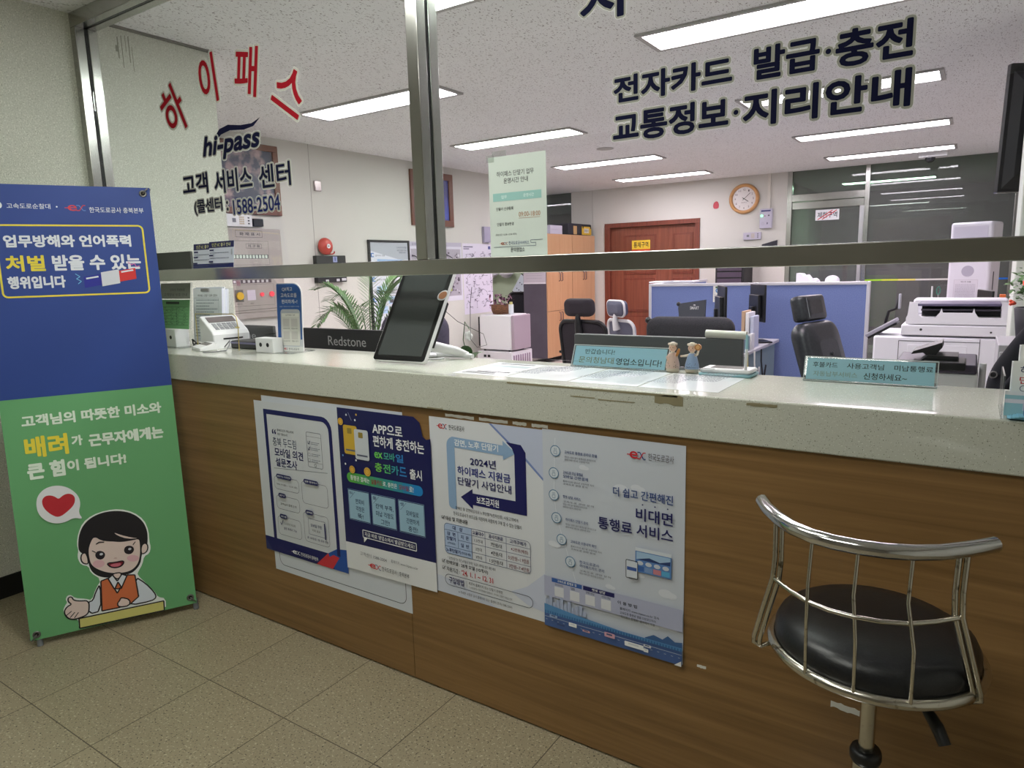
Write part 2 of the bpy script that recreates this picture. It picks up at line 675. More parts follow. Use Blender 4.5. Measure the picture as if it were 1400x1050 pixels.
for y in (4.67, 6.2):                       # joints of the wallboard
    q.box((-5.4, y - 0.002, 0.1), (-5.3985, y + 0.002, ZC), mat('wall_joint', (150, 148, 142), 0.8))
struct('wall_office_left', q, 'off-white papered office wall with the framed pictures and bell', 'wall')
q = MB(); q.box((-8.5, 7.55, 0), (-5.55, 7.67, ZC), WALLO)
struct('wall_alcove_near', q, 'wall turning into the alcove past the road map', 'wall')
q = MB(); q.box((-8.6, 7.55, 0), (-8.5, YB, ZC), WALLO)
struct('wall_alcove_left', q, 'far side wall of the alcove', 'wall')
GREENW = noisy('pale_green_wall_paint', (172, 190, 160), (164, 182, 152), 3, 0.8)
q = MB(); q.box((-8.6, YB, 0), (-5.70, YB + 0.12, 1.5), GREENW)
struct('wall_alcove_back', q, 'pale green low wall in the alcove behind the hung helmets', 'wall')
q = MB()
q.box((-5.70, YB, 0), (-5.08, YB + 0.12, ZC), WALLO)
q.box((-3.50, YB, 0), (-2.26, YB + 0.12, ZC), WALLO)
q.box((-5.08, YB, 2.10), (-3.50, YB + 0.12, ZC), WALLO)
q.box((-5.308, YB - 0.002, 0.1), (-5.304, YB, ZC), mat('wall_joint', (150, 148, 142), 0.8))
struct('wall_back', q, 'off-white back wall of the office around the brown double door', 'wall')
q = MB(); q.box((0.39, YB, 0), (1.6, YB + 0.12, ZC), WALLO)
struct('wall_back_right', q, 'off-white end of the back wall past the glass partition', 'wall')
q = MB(); q.box((1.5, -2.6, 0), (1.6, YB, ZC), WALLO)
struct('wall_right', q, 'off-white right wall outside the view', 'wall')
q = MB(); q.box((-3.75, -2.6, 0), (1.6, -2.5, ZC), noisy('rear_wall_tone', (138, 132, 120), (126, 120, 108), 3, 0.6))  # out of view, tone picked to darken what the steel front reflects
struct('wall_lobby_rear', q, 'grey panelled wall behind the viewer', 'wall')
q = MB(); q.box((0.163, 4.2, 0), (0.75, 4.6, ZC), mat('column_paint', (206, 210, 204), 0.7), 0.006)
struct('wall_column', q, 'pale grey column at the right edge behind the navy jacket', 'column')
q = MB(); q.box((-3.6, -2.5, 0), (-3.588, 1.64, 0.10), mat('black_skirting', (20, 20, 21), 0.5), 0.002)
struct('baseboard_left', q, 'black skirting along the foot of the pale speckled wall', 'skirting')
q = MB()
q.box((-3.6, 1.86, ZC - 0.012), (-3.585, 2.484, ZC), mat('ceiling_edge_trim', (120, 118, 112), 0.6))
struct('trim_1', q, 'thin grey edge strip between the pale wall and the ceiling', 'trim')

# room behind the glass partition
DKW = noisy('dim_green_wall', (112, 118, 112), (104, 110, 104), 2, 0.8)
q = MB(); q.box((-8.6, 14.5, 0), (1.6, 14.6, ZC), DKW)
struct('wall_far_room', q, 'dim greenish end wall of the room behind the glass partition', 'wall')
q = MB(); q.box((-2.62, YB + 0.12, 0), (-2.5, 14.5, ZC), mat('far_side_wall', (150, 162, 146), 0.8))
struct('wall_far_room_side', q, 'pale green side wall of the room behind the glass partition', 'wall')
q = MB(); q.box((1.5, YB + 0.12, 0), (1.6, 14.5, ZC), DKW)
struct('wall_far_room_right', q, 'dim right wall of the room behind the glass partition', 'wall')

# window_1: steel framed glass front on the counter
GLASSF = glass('front_glass', (247, 250, 249), 1.5)
W1 = thing('window_1', 'steel framed glass front standing on the counter between lobby and office', 'window', (-1.51, 1.80, 1.41), kind='structure')


def steel_member(name, a, b, axis):
    """A box tube in two halves with the dark glazing groove between."""
    q = MB()
    for y0, y1 in ((1.75, 1.792), (1.808, 1.85)):
        q.box((a[0], y0, a[1]), (b[0], y1, b[1]), STEEL, 0.0025)
    i = 0.005
    if axis == 'x':
        q.box((a[0], 1.79, a[1] + i), (b[0], 1.81, b[1] - i), BLACK_MATT)
    else:
        q.box((a[0] + i, 1.79, a[1]), (b[0] - i, 1.81, b[1]), BLACK_MATT)
    return q.build(name, W1)


steel_member('frame_head', (-3.6, 2.585), (1.5, 2.65), 'x')
steel_member('frame_rail', (-3.6, 1.408), (1.5, 1.458), 'x')
steel_member('frame_post', (-3.6, 1.104), (-3.555, 2.585), 'z')
steel_member('mullion', (-1.535, 1.458), (-1.488, 2.585), 'z')
pbox('glass_pane', W1, (-3.557, 1.797, 1.456), (-1.533, 1.803, 2.587), GLASSF)
pbox('glass_pane', W1, (-1.490, 1.797, 1.456), (1.5, 1.803, 2.587), GLASSF)

# window_2: glazed alcove band, window_3: glass partition with door
GLASSD = glass('grey_partition_glass', (176, 186, 180), 1.5, 0.11)
W2 = thing('window_2', 'dark glazed band above the green alcove wall', 'window', (-7.1, YB + 0.06, 1.5), kind='structure')
pbox('glass_pane', W2, (-8.5, YB + 0.05, 1.5), (-5.70, YB + 0.058, ZC), GLASSD)
W3 = thing('window_3', 'full height glass partition with steel posts at the back of the office', 'window', (-0.9, YB, 0), kind='structure')
for x0, x1 in ((-2.262, -2.20), (-1.285, -1.23), (0.34, 0.39)):
    pbox('frame_post', W3, (x0, YB - 0.01, 0), (x1, YB + 0.09, ZC), STEEL, 0.003)
pbox('frame_transom', W3, (-2.20, YB + 0.005, 2.235), (-1.285, YB + 0.075, 2.33), STEEL, 0.003)
pbox('glass_pane', W3, (-2.20, YB + 0.035, 2.33), (-1.285, YB + 0.045, ZC), GLASSD)
pbox('glass_pane', W3, (-1.23, YB + 0.035, 0.0), (0.34, YB + 0.045, ZC), GLASSD)
s = Sheet()
cols = [(150, 206, 40), (196, 214, 60), (222, 214, 110), (206, 206, 202), (206, 206, 202), (170, 190, 206), (40, 120, 206), (30, 110, 210)]
for i, c in enumerate(cols):
    s.rect(i * 0.19625, 0, (i + 1) * 0.19625, 0.022, c)
s.build('colour_stripe', W3, on_front(-1.23, 1.13, YB + 0.034))
W4 = thing('door_2', 'steel framed glass door in the back partition with a warning plate', 'door', (-1.74, YB, 0), kind='structure')
pbox('top_rail', W4, (-2.195, YB + 0.01, 2.13), (-1.29, YB + 0.06, 2.225), STEEL, 0.003)
pbox('side_rail', W4, (-1.34, YB + 0.01, 0.03), (-1.29, YB + 0.06, 2.13), mat('aluminium', (190, 190, 192), 0.35, 0.9), 0.003)
pbox('bottom_rail', W4, (-2.195, YB + 0.01, 0.02), (-1.34, YB + 0.06, 0.12), STEEL, 0.003)
pbox('glass_pane', W4, (-2.195, YB + 0.03, 0.12), (-1.34, YB + 0.04, 2.13), GLASSD)
s = Sheet(0.30, 0.14, (224, 226, 230))
s.text('제한구역', 0.025, 0.03, 0.275, 0.11, (40, 42, 60), 0.03)
s.line([(0.03, 0.01), (0.215, 0.13)], 0.012, (196, 44, 60))
s.line([(0.085, 0.01), (0.27, 0.13)], 0.012, (196, 44, 60))
tag(s.build('restricted_area_sign', None, on_front(-1.89, 1.965, YB + 0.028)), 'white plate with red slashes on the glass door', 'sign')

# door_1: brown double door
DOORW = wood('red_brown_door_wood', (142, 80, 58), (108, 58, 44), 'Z', 1.0, 0.45)
DOORD = wood('door_frame_wood', (132, 66, 48), (98, 48, 36), 'Z', 1.0, 0.45)
D1 = thing('door_1', 'red-brown wooden double door in the back wall', 'door', (-4.29, YB, 0), kind='structure')
q = MB()
q.box((-5.08, YB - 0.02, 0), (-4.99, YB + 0.12, 2.03), DOORD, 0.003)
q.box((-3.57, YB - 0.02, 0), (-3.50, YB + 0.12, 2.03), DOORD, 0.003)
q.box((-5.08, YB - 0.02, 2.03), (-3.50, YB + 0.12, 2.10), DOORD, 0.003)
q.build('door_frame', D1)


def leaf(x0, x1, px0, px1):
    q = MB()
    q.box((x0, YB + 0.05, 0.01), (x1, YB + 0.09, 2.025), DOORW)
    for z0, z1 in ((0.12, 0.62), (0.68, 1.22), (1.28, 1.90)):
        q.box((px0, YB + 0.038, z0), (px1, YB + 0.052, z1), DOORD, 0.004)
        q.box((px0 + 0.03, YB + 0.032, z0 + 0.03), (px1 - 0.03, YB + 0.042, z1 - 0.03), DOORW, 0.004)
    return q.build('door_leaf', D1)


leaf(-4.99, -4.02, -4.76, -4.22)
L2 = leaf(-4.016, -3.57, -3.94, -3.62)
q = MB(); q.cyl((-3.60, YB + 0.0, 0.98), (-3.60, YB + 0.0, 1.16), 0.012, CHROME)
q.cyl((-3.60, YB + 0.0, 1.0), (-3.60, YB + 0.05, 1.0), 0.008, CHROME)
q.cyl((-3.60, YB + 0.0, 1.14), (-3.60, YB + 0.05, 1.14), 0.008, CHROME)
q.build('handle', L2)
s = Sheet(0.31, 0.28, (236, 200, 60))
s.rect(0, 0, 0.31, 0.14, (206, 70, 44))
s.rect(0, 0.0, 0.31, 0.012, (236, 200, 60))
s.text('통제구역', 0.03, 0.165, 0.28, 0.255, (50, 40, 30), 0.03)
s.text('관계자 외 출입금지', 0.02, 0.05, 0.29, 0.11, (245, 230, 220), 0.02)
tag(s.build('restricted_door_sign', None, on_front(-4.62, 1.535, YB + 0.028)), 'yellow and red warning sign on the brown double door', 'sign')

# ------------------------------------------------------------------ ceiling lights
PINKL = mat('pinkish_light_diffuser', (255, 241, 252), 0.5, emit=OFFICE_PINK)
WHITL = mat('white_light_diffuser', (250, 255, 248), 0.5, emit=OFFICE_WHITE)
LOBL = mat('lobby_light_diffuser', (253, 255, 246), 0.5, emit=LOBBY)
FRL = mat('light_frame', (176, 174, 172), 0.5)
grp = 'ceiling light panels of the office'


def ceiling_light(x0, x1, y0, y1, m, label, group=grp):
    t = thing('ceiling_light', label, 'ceiling light', ((x0 + x1) / 2, (y0 + y1) / 2, ZC), 0, group)
    q = MB()
    e = 0.03
    for a, b in (((x0 - e, y0 - e), (x1 + e, y0)), ((x0 - e, y1), (x1 + e, y1 + e)), ((x0 - e, y0), (x0, y1)), ((x1, y0), (x1 + e, y1))):
        q.box((a[0], a[1], ZC - 0.014), (b[0], b[1], ZC - 0.001), FRL)
    q.build('light_frame', t)
    pbox('diffuser', t, (x0, y0, ZC - 0.01), (x1, y1, ZC - 0.002), m)


ceiling_light(-2.23, -0.96, 2.46, 2.75, WHITL, 'white ceiling panel cut by the top of the picture, nearest the glass front')
LX, RX = (-4.41, -3.11), (-1.59, -0.29)
for r, (y, nm) in enumerate(((3.78, 'first'), (5.67, 'second'), (7.65, 'third'), (9.40, 'fourth'))):
    ceiling_light(LX[0], LX[1], y, y + 0.28, WHITL if r == 1 else PINKL,
                  f'ceiling light panel, {nm} from the glass front in the row nearer the left wall')
    ceiling_light(RX[0], RX[1], y - 0.05, y + 0.23, PINKL,
                  f'ceiling light panel, {nm} from the glass front in the row running to the glass partition')
LG = 'ceiling light panels of the lobby'
for (x0, x1, y), nm in zip(((-2.23, -0.96, 0.85), (-1.59, -0.29, -0.41)), ('nearest the counter', 'above the viewer')):
    ceiling_light(x0, x1, y, y + 0.28, LOBL, 'lobby ceiling panel outside the view, ' + nm, LG)
ceiling_light(-7.4, -6.1, 8.7, 9.0, PINKL, 'unseen ceiling panel added to brighten the alcove, behind the office wall', None)  # unseen panel, put in to brighten the alcove
FARL = mat('far_light_diffuser', (226, 255, 232), 0.5, emit=FAR)
ceiling_light(-1.9, -0.6, 12.6, 12.9, FARL, 'greenish ceiling panel of the room behind the glass partition', None)

q = MB(); q.lathe([(0.09, 0), (0.09, 0.006), (0.06, 0.012), (0.001, 0.012)], mat('vent_white', (178, 176, 172), 0.6), Matrix.Translation((-3.35, 6.9, ZC)) @ Matrix.Rotation(PI, 4, 'X'))
tag(q.build('ceiling_speaker'), 'round grey disc in the ceiling between the left light panels', 'speaker')
t = thing('dome_camera', 'small white dome camera on the ceiling by the glass partition', 'camera', (-0.5, 9.95, ZC))
q = MB(); q.box((-0.66, 9.88, ZC - 0.05), (-0.36, 10.02, ZC), WHITE_P, 0.008); q.build('mount_box', t)
q = MB(); q.ball((-0.54, 9.95, ZC - 0.055), (0.055, 0.055, 0.055), mat('smoked_dome', (40, 42, 46), 0.15)); q.build('dome', t)

# ------------------------------------------------------------------ counter
CWOOD = wood('counter_wood_laminate', (146, 112, 70), (112, 83, 48), 'X', 1.0, 0.38)
SLABM, _ = speck('speckled_stone_slab', (192, 194, 183), (124, 124, 110), (222, 224, 216), 330, 0.67, 0.72, 0.30, 0.11, mott=0.03)
D = 1.6515
CB = thing('counter_body', 'brown wood-grain front of the reception counter', 'counter', (-1.05, 1.8, 0))
for x0, x1 in ((-3.6, -1.5505), (-1.5485, 0.50), (0.502, 1.5)):
    pbox('front_panel', CB, (x0, D, 0.007), (x1, D + 0.018, 0.988), CWOOD)
pbox('carcass', CB, (-3.6, D + 0.018, 0.0), (1.5, 1.99, 0.988), DGREY)
TAPE = mat('torn_white_tape', (214, 214, 208), 0.6)


def scrap(x0, x1, z, h, par, y, m, nm, tilt=0.0):
    q = MB()
    k = 9
    up = [(x0 + (x1 - x0) * i / k, z + h / 2 + random.uniform(-.12, .12) * h + tilt * (i / k - .5)) for i in range(k + 1)]
    dn = [(x0 + (x1 - x0) * i / k, z - h / 2 + random.uniform(-.15, .15) * h + tilt * (i / k - .5)) for i in range(k, -1, -1)]
    q.prism(up + dn, 0, 0.0007, m, on_front(0, 0, y))
    return q.build(nm, par)


for x0, x1 in ((-1.361, -1.249), (-1.229, -1.124), (-1.106, -1.058), (-1.040, -0.986)):
    scrap(x0, x1, 0.972, 0.009, CB, D, TAPE, 'tape_scrap')
scrap(-0.216, -0.150, 0.376, 0.016, CB, D, TAPE, 'tape_scrap', -0.006)
scrap(-0.541, -0.517, 0.373, 0.008, CB, D, TAPE, 'tape_scrap')
CT = thing('countertop', 'thick speckled pale stone slab on the reception counter', 'countertop', (-1.05, 1.83, 0.988))
pbox('slab', CT, (-3.6, 1.64, 0.988), (1.5, 2.03, 1.10), SLABM, 0.004)
STAIN = mat('old_glue_stain', (136, 128, 100), 0.6)
for x0, x1, z, h in ((-1.115, -0.60, 1.094, 0.005), (-0.905, -0.83, 1.071, 0.003), (-0.82, -0.715, 1.068, 0.003), (-0.66, -0.585, 1.082, 0.022), (-0.43, -0.36, 1.089, 0.007)):
    scrap(x0, x1, z, h, CT, 1.64, STAIN, 'glue_stain')
scrap(-1.425, -1.36, 0.992, 0.004, CT, 1.64, STAIN, 'glue_stain')
# ------------------------------------------------------------------ posters on the counter front
PD = D - 0.0006
NV = (26, 28, 92)
RED = (190, 36, 50)


def dots(s, x0, x1, y, h, c, k=0):
    """Small print too fine to read in the place: one line of short words."""
    x = x0
    rnd = random.Random(int((x0 + y) * 1e5) + k)
    while x < x1 - h:
        w = min(h * rnd.uniform(1.2, 3.4), x1 - x)
        s.rect(x, y, x + w, y + h, c)
        x += w + h * 0.7


# white sheet underneath, with a thin rounded frame line
s = Sheet(0.735, 0.715, (206, 212, 222))
s.frame(0.03, 0.025, 0.71, 0.69, 0.03, 0.0022, (40, 46, 60))
tag(s.build('paper_sheet', None, on_front(-2.28, 0.248, PD)), 'large pale sheet with a thin frame line, peeking out under the two leftmost posters', 'poster')

# survey poster
s = Sheet(0.475, 0.615, (206, 210, 216))
x0, z0 = -2.325, 0.326
def px(x): return x - x0
def pz(z): return z - z0
s.rect(0, 0, 0.475, 0.058, NV)
s.poly([(0.30, 0.0), (0.36, 0.0), (0.42, 0.058), (0.37, 0.058)], (196, 50, 60))
s.poly([(0.37, 0.058), (0.42, 0.085), (0.475, 0.092), (0.475, 0.0), (0.40, 0.0)], (36, 80, 160))
s.poly([(0.30, 0), (0.40, 0.058), (0.43, 0.052), (0.39, 0.0)], (200, 52, 62))
s.poly([(0.0, 0.0), (0.0, 0.05), (0.04, 0.0)], (46, 50, 100))
s.ring(Sheet.rpts(0.055, 0.058, 0.437, 0.585, (0, 0, 0.05, 0)), Sheet.rpts(0.073, 0.058, 0.420, 0.566, (0, 0, 0.036, 0)), NV)
s.text('“', 0.098, 0.49, 0.122, 0.51, NV, 0.03)
s.text('충북도민의 목소리에', 0.128, 0.503, 0.225, 0.513, INK, 0.0)
s.text('귀를 기울입니다', 0.128, 0.488, 0.19, 0.498, INK, 0.0)
s.text('충북 두드림', 0.098, 0.443, 0.235, 0.478, (52, 58, 100), 0.0)
s.text('모바일 의견', 0.104, 0.402, 0.27, 0.437, NV, 0.035)
s.text('설문조사', 0.106, 0.362, 0.232, 0.397, NV, 0.035)
s.line([(0.093, 0.352), (0.40, 0.374)], 0.0014, (90, 94, 110))
s.frame(0.296, 0.385, 0.378, 0.52, 0.008, 0.0016, (110, 112, 126))
s.line([(0.298, 0.503), (0.376, 0.503)], 0.001, (120, 122, 136))
s.line([(0.298, 0.405), (0.376, 0.405)], 0.001, (120, 122, 136))
s.circ(0.337, 0.395, 0.006, 0.0012, (110, 112, 126))
for i in range(4):
    y = 0.485 - i * 0.022
    s.frame(0.303, y - 0.012, 0.315, y, 0.002, 0.001, (100, 104, 120))
    if i < 2:
        s.line([(0.304, y - 0.005), (0.308, y - 0.011), (0.317, y + 0.002)], 0.002, NV)
    dots(s, 0.322, 0.37, y - 0.004, 0.002, (110, 114, 130))
    dots(s, 0.322, 0.36, y - 0.010, 0.002, (110, 114, 130))
for a, b, c_, d, t, w in ((0.093, 0.27, 0.238, 0.323, '찾아가는 의견청취', 0.09), (0.253, 0.238, 0.397, 0.326, '설문 참여하기', 0.082), (0.097, 0.19, 0.233, 0.246, '설문기간', 0.045),
                          (0.095, 0.083, 0.233, 0.16, '설문내용', 0.045), (0.251, 0.085, 0.39, 0.204, '참여혜택', 0.045)):
    s.frame(a, b, c_, d, 0.016, 0.0013, (60, 64, 90))
    s.rrect(a + 0.014, d - 0.008, a + 0.014 + w, d + 0.010, 0.009, NV)
    s.text(t, a + 0.020, d - 0.003, a + 0.008 + w, d + 0.005, WHITE, 0.01)
s.text('’24.8.19.(월) ~ 12.31.(화)', 0.105, 0.287, 0.228, 0.296, INK, 0.01)
s.text('고객님과 함께 도약', 0.12, 0.208, 0.215, 0.218, INK, 0.01)
s.line([(0.11, 0.135), (0.116, 0.125), (0.128, 0.146)], 0.003, NV)
s.text('다국어가 아니라', 0.134, 0.128, 0.20, 0.139, INK, 0.01)
s.text('설문 톡에서 가능', 0.128, 0.108, 0.205, 0.119, NV, 0.02)
s.frame(0.277, 0.118, 0.372, 0.182, 0.003, 0.0015, NV)
s.rect(0.365, 0.112, 0.372, 0.176, NV)
s.text('모바일 쿠폰', 0.29, 0.150, 0.352, 0.163, NV, 0.03)
s.text('커피 음료', 0.296, 0.132, 0.342, 0.142, INK, 0.0)
s.text('총 100명(일 1명) 증정 추첨', 0.266, 0.097, 0.382, 0.108, NV, 0.02)
ex_logo(s, 0.165, 0.018, 0.215, 0.032, WHITE, WHITE)
s.text('한국도로공사 충북본부', 0.22, 0.016, 0.318, 0.032, WHITE, 0.01)
s.z += 0.0006
tag(s.build('survey_poster', None, on_front(x0, z0, PD - 0.003)), 'pale survey poster with a thick navy frame, leftmost on the counter front', 'poster')

# app charge card poster
x0, z0 = -1.852, 0.352
s = Sheet()
body = [(0, 0), (0.428, 0.008), (0.428, 0.535), (0.41, 0.53), (0.395, 0.54), (0.385, 0.585), (0.36, 0.602), (0, 0.602)]
s.prism(body, -0.0004, 0, P(NAVY, 0.35))
s.poly([(0, 0), (0.428, 0.008), (0.428, 0.112), (0, 0.102)], (224, 226, 230))
s.text('APP으로', 0.170, 0.528, 0.308, 0.562, WHITE, 0.035)
s.text('편하게 충전하는', 0.170, 0.480, 0.400, 0.520, WHITE, 0.035)
for t, a, b, y0, y1, c in (('ex', 0.173, 0.212, 0.440, 0.462, (110, 200, 90)), ('모바', 0.216, 0.268, 0.438, 0.466, (70, 170, 150)), ('일', 0.272, 0.306, 0.438, 0.466, (50, 130, 200)),
                           ('충', 0.172, 0.206, 0.392, 0.424, (120, 200, 80)), ('전', 0.211, 0.245, 0.392, 0.424, (90, 190, 110)), ('카', 0.249, 0.283, 0.392, 0.424, (60, 160, 170)), ('드', 0.286, 0.318, 0.392, 0.424, (50, 130, 200))):
    s.text(t, a, y0, b, y1, c, 0.035)
s.text('출시', 0.332, 0.388, 0.385, 0.424, WHITE, 0.035)
bar = Sheet.rpts(0.03, 0.334, 0.387, 0.37, 0.018)
for i in range(8):
    a, b = 0.03 + i * 0.0446, 0.03 + (i + 1) * 0.0446
    f = i / 7
    c = (int(86 + (30 - 86) * f), int(170 + (130 - 170) * f), int(70 + (200 - 70) * f))
    r = (0.018 if i == 0 else 0.0001, 0.018 if i == 7 else 0.0001, 0.018 if i == 7 else 0.0001, 0.018 if i == 0 else 0.0001)
    s.rrect(a, 0.334, b, 0.370, r, c)
s.text('통행권 결제는', 0.048, 0.343, 0.142, 0.361, WHITE, 0.02)
s.text('실물카드', 0.150, 0.343, 0.203, 0.361, (150, 30, 44), 0.03)
s.text('로, 충전은', 0.206, 0.343, 0.272, 0.361, WHITE, 0.02)
s.text('모바일', 0.280, 0.343, 0.324, 0.361, (150, 30, 60), 0.03)
s.text('로!', 0.327, 0.343, 0.346, 0.361, WHITE, 0.02)
for k, (a, b, lines, hd) in enumerate(((0.033, 0.133, ('연회비', '걱정은', '뚝!'), '하나'), (0.149, 0.258, ('잔액 부족,', '미납 걱정도', '그만!'), '둘'), (0.277, 0.387, ('모바일로', '간편하게', '충전!'), '셋'))):
    s.frame(a - 0.003, 0.193, b + 0.003, 0.309, 0.002, 0.0015, (120, 150, 190))
    s.rect(a, 0.197, b, 0.305, (150, 186, 208))
    s.text(hd, a + 0.005, 0.288, a + 0.022, 0.300, NV, 0.02)
    s.line([(a + 0.006, 0.273), (a + 0.034, 0.301)], 0.001, NV)
    for i, t in enumerate(lines):
        w = 0.014 * len(t)
        m = (a + b) / 2 + 0.004
        s.text(t, m - w / 2, 0.257 - i * 0.027, m + w / 2, 0.276 - i * 0.027, (40, 60, 96), 0.02)
s.frame(0.093, 0.136, 0.348, 0.166, 0.004, 0.003, WHITE)
s.poly([(0.098, 0.139), (0.118, 0.139), (0.098, 0.118)], WHITE)
s.text('지금 바로 영업소에서 발급받으세요!', 0.103, 0.143, 0.338, 0.159, WHITE, 0.02)
for a, b, w, h, c in ((0.029, 0.438, 0.068, 0.105, (206, 170, 60)), (0.083, 0.425, 0.068, 0.108, (200, 206, 214))):
    s.rrect(a, b, a + w, b + h, 0.008, c)
    s.rrect(a + 0.02, b + h - 0.03, a + 0.042, b + h - 0.010, 0.003, (150, 130, 60))
    s.rect(a + 0.008, b + 0.012, a + w - 0.008, b + 0.018, (90, 96, 120))
for cx, cy, r in ((0.018, 0.553, 0.013), (0.062, 0.383, 0.014), (0.137, 0.385, 0.016)):
    s.disc(cx, cy, r, r, (222, 176, 70))
    s.circ(cx, cy, r * 0.72, 0.0015, (170, 120, 40))
for cx, cy, c in ((0.092, 0.565, WHITE), (0.05, 0.58, (200, 205, 214)), (0.03, 0.40, WHITE), (0.02, 0.43, (110, 160, 220)), (0.085, 0.42, WHITE), (0.10, 0.585, (222, 176, 70))):
    s.disc(cx, cy, 0.004, 0.004, c, 8)
s.line([(0.06, 0.59), (0.075, 0.562)], 0.002, (150, 156, 190))
s.text('고객센터 1588-2504', 0.075, 0.066, 0.205, 0.080, (96, 100, 112), 0.0)
s.text('홈페이지 www.hipass.co.kr', 0.226, 0.068, 0.35, 0.082, (96, 100, 112), 0.0)
ex_logo(s, 0.112, 0.028, 0.175, 0.046)
s.text('한국도로공사 | 충북본부', 0.18, 0.026, 0.308, 0.046, INK, 0.005)
tag(s.build('app_poster', None, on_front(x0, z0, PD - 0.0045)), 'navy poster with a torn upper corner and three pale blue squares', 'poster')

# subsidy poster
x0, z0 = -1.429, 0.366
s = Sheet(0.428, 0.596, (216, 219, 226))
s.poly([(0.235, 0.596), (0.428, 0.596), (0.428, 0.44), (0.36, 0.50), (0.30, 0.545)], (190, 198, 222))
s.poly([(0.235, 0.596), (0.30, 0.545), (0.36, 0.50), (0.428, 0.44), (0.428, 0.448), (0.36, 0.51), (0.30, 0.553), (0.245, 0.596)], (120, 140, 196))
s.poly([(0.30, 0.07), (0.36, 0.10), (0.428, 0.16), (0.428, 0.03), (0.36, 0.04)], (200, 206, 226))
s.poly([(0, 0.06), (0.08, 0.05), (0.2, 0.02), (0.25, 0), (0, 0)], (204, 210, 226))
ex_logo(s, 0.031, 0.560, 0.072, 0.576)
s.text('한국도로공사', 0.08, 0.559, 0.142, 0.576, INK, 0.01)
LB = (140, 170, 206)
s.ring(Sheet.rpts(0.068, 0.300, 0.10, 0.5385, (0.016, 0.001, 0.001, 0.03)), Sheet.rpts(0.0998, 0.316, 0.0999, 0.505, 0.00001), LB)
s.poly([(0.09, 0.5385), (0.285, 0.533), (0.285, 0.548), (0.332, 0.514), (0.285, 0.488), (0.285, 0.501), (0.09, 0.505)], LB)
s.text('감면, 노후 단말기', 0.100, 0.509, 0.268, 0.532, WHITE, 0.03)
s.poly([(0.297, 0.545), (0.35, 0.542), (0.366, 0.52), (0.366, 0.335), (0.326, 0.335), (0.326, 0.51), (0.318, 0.528)], NV)
s.poly([(0.366, 0.366), (0.366, 0.326), (0.165, 0.326), (0.165, 0.312), (0.118, 0.345), (0.165, 0.378), (0.165, 0.364)], NV)
s.text('보조금지원', 0.18, 0.333, 0.265, 0.358, WHITE, 0.03)
s.text('2024년', 0.160, 0.455, 0.258, 0.482, NV, 0.035)
s.text('하이패스 지원금', 0.108, 0.418, 0.310, 0.447, (36, 50, 130), 0.035)
s.text('단말기 사업안내', 0.108, 0.384, 0.312, 0.411, NV, 0.03)
s.text('장애인 등 감면대상자의 노후단말기(전자인증) 사용고객에게', 0.095, 0.298, 0.334, 0.311, INK, 0.0)
s.text('한국도로공사가 보조금을 지원하여 저렴하게 구매 할 수 있는 단말기', 0.085, 0.279, 0.345, 0.292, INK, 0.0)


def tick(x, y):
    s.frame(x, y, x + 0.011, y + 0.011, 0.001, 0.001, INK)
    s.line([(x + 0.002, y + 0.006), (x + 0.005, y + 0.002), (x + 0.014, y + 0.013)], 0.002, INK)


tick(0.035, 0.258)
s.text('대상 및 지원내용', 0.052, 0.256, 0.142, 0.271, INK, 0.03)
ta, tb, tc_, td = 0.044, 0.143, 0.376, 0.247
s.rrect(ta, tb, 0.155, td, (0.014, 0.0001, 0.0001, 0.014), (170, 190, 222))
s.frame(ta, tb, tc_, td, 0.014, 0.0015, (60, 70, 110))
for x in (0.155, 0.208, 0.288):
    s.line([(x, tb), (x, td)], 0.0012, (80, 90, 130))
s.line([(0.10, 0.168), (0.10, 0.224)], 0.0012, (80, 90, 130))
for y, a in ((0.224, ta), (0.197, 0.10), (0.168, ta)):
    s.line([(a, y), (tc_, y)], 0.0012, (80, 90, 130))
for t, a, b, c, d, col, bo in (('대   상', 0.08, 0.228, 0.12, 0.243, NV, 0.03), ('요율대수', 0.160, 0.229, 0.204, 0.242, NV, 0.03), ('공사지원금', 0.222, 0.229, 0.276, 0.242, NV, 0.03), ('고객구매가', 0.302, 0.229, 0.362, 0.242, NV, 0.03),
                               ('감  면', 0.056, 0.207, 0.090, 0.219, NV, 0.03), ('단말기', 0.054, 0.190, 0.090, 0.203, NV, 0.03), ('(선택/통합)', 0.056, 0.176, 0.088, 0.184, NV, 0.0), ('지  문', 0.112, 0.204, 0.144, 0.217, NV, 0.01), ('일  반', 0.112, 0.176, 0.144, 0.189, NV, 0.01),
                               ('노후단말기', 0.05, 0.150, 0.108, 0.163, NV, 0.03), ('(전자인증 제품)', 0.112, 0.151, 0.150, 0.161, NV, 0.0),
                               ('1.5천대', 0.167, 0.205, 0.198, 0.216, INK, 0.0), ('2천대', 0.170, 0.177, 0.194, 0.188, INK, 0.0), ('3천대', 0.170, 0.150, 0.194, 0.161, INK, 0.0),
                               ('7만원/대', 0.230, 0.204, 0.272, 0.217, INK, 0.02), ('4만원/대', 0.230, 0.176, 0.272, 0.189, INK, 0.02), ('1.5만원/대', 0.224, 0.149, 0.274, 0.162, INK, 0.02),
                               ('4.2만원(예정)', 0.306, 0.204, 0.368, 0.217, (110, 30, 44), 0.02), ('0.5만원~1.9만원', 0.295, 0.176, 0.370, 0.189, (110, 30, 44), 0.02), ('3만원~7.4만원', 0.297, 0.149, 0.370, 0.162, (110, 30, 44), 0.02)):
    s.text(t, a, b, c, d, col, bo)
s.text('* 감면단말기는 최근 6개월내 장애인 유공자 혜택을 받은 차량 제외', 0.055, 0.124, 0.245, 0.134, INK, 0.0)
tick(0.030, 0.108)
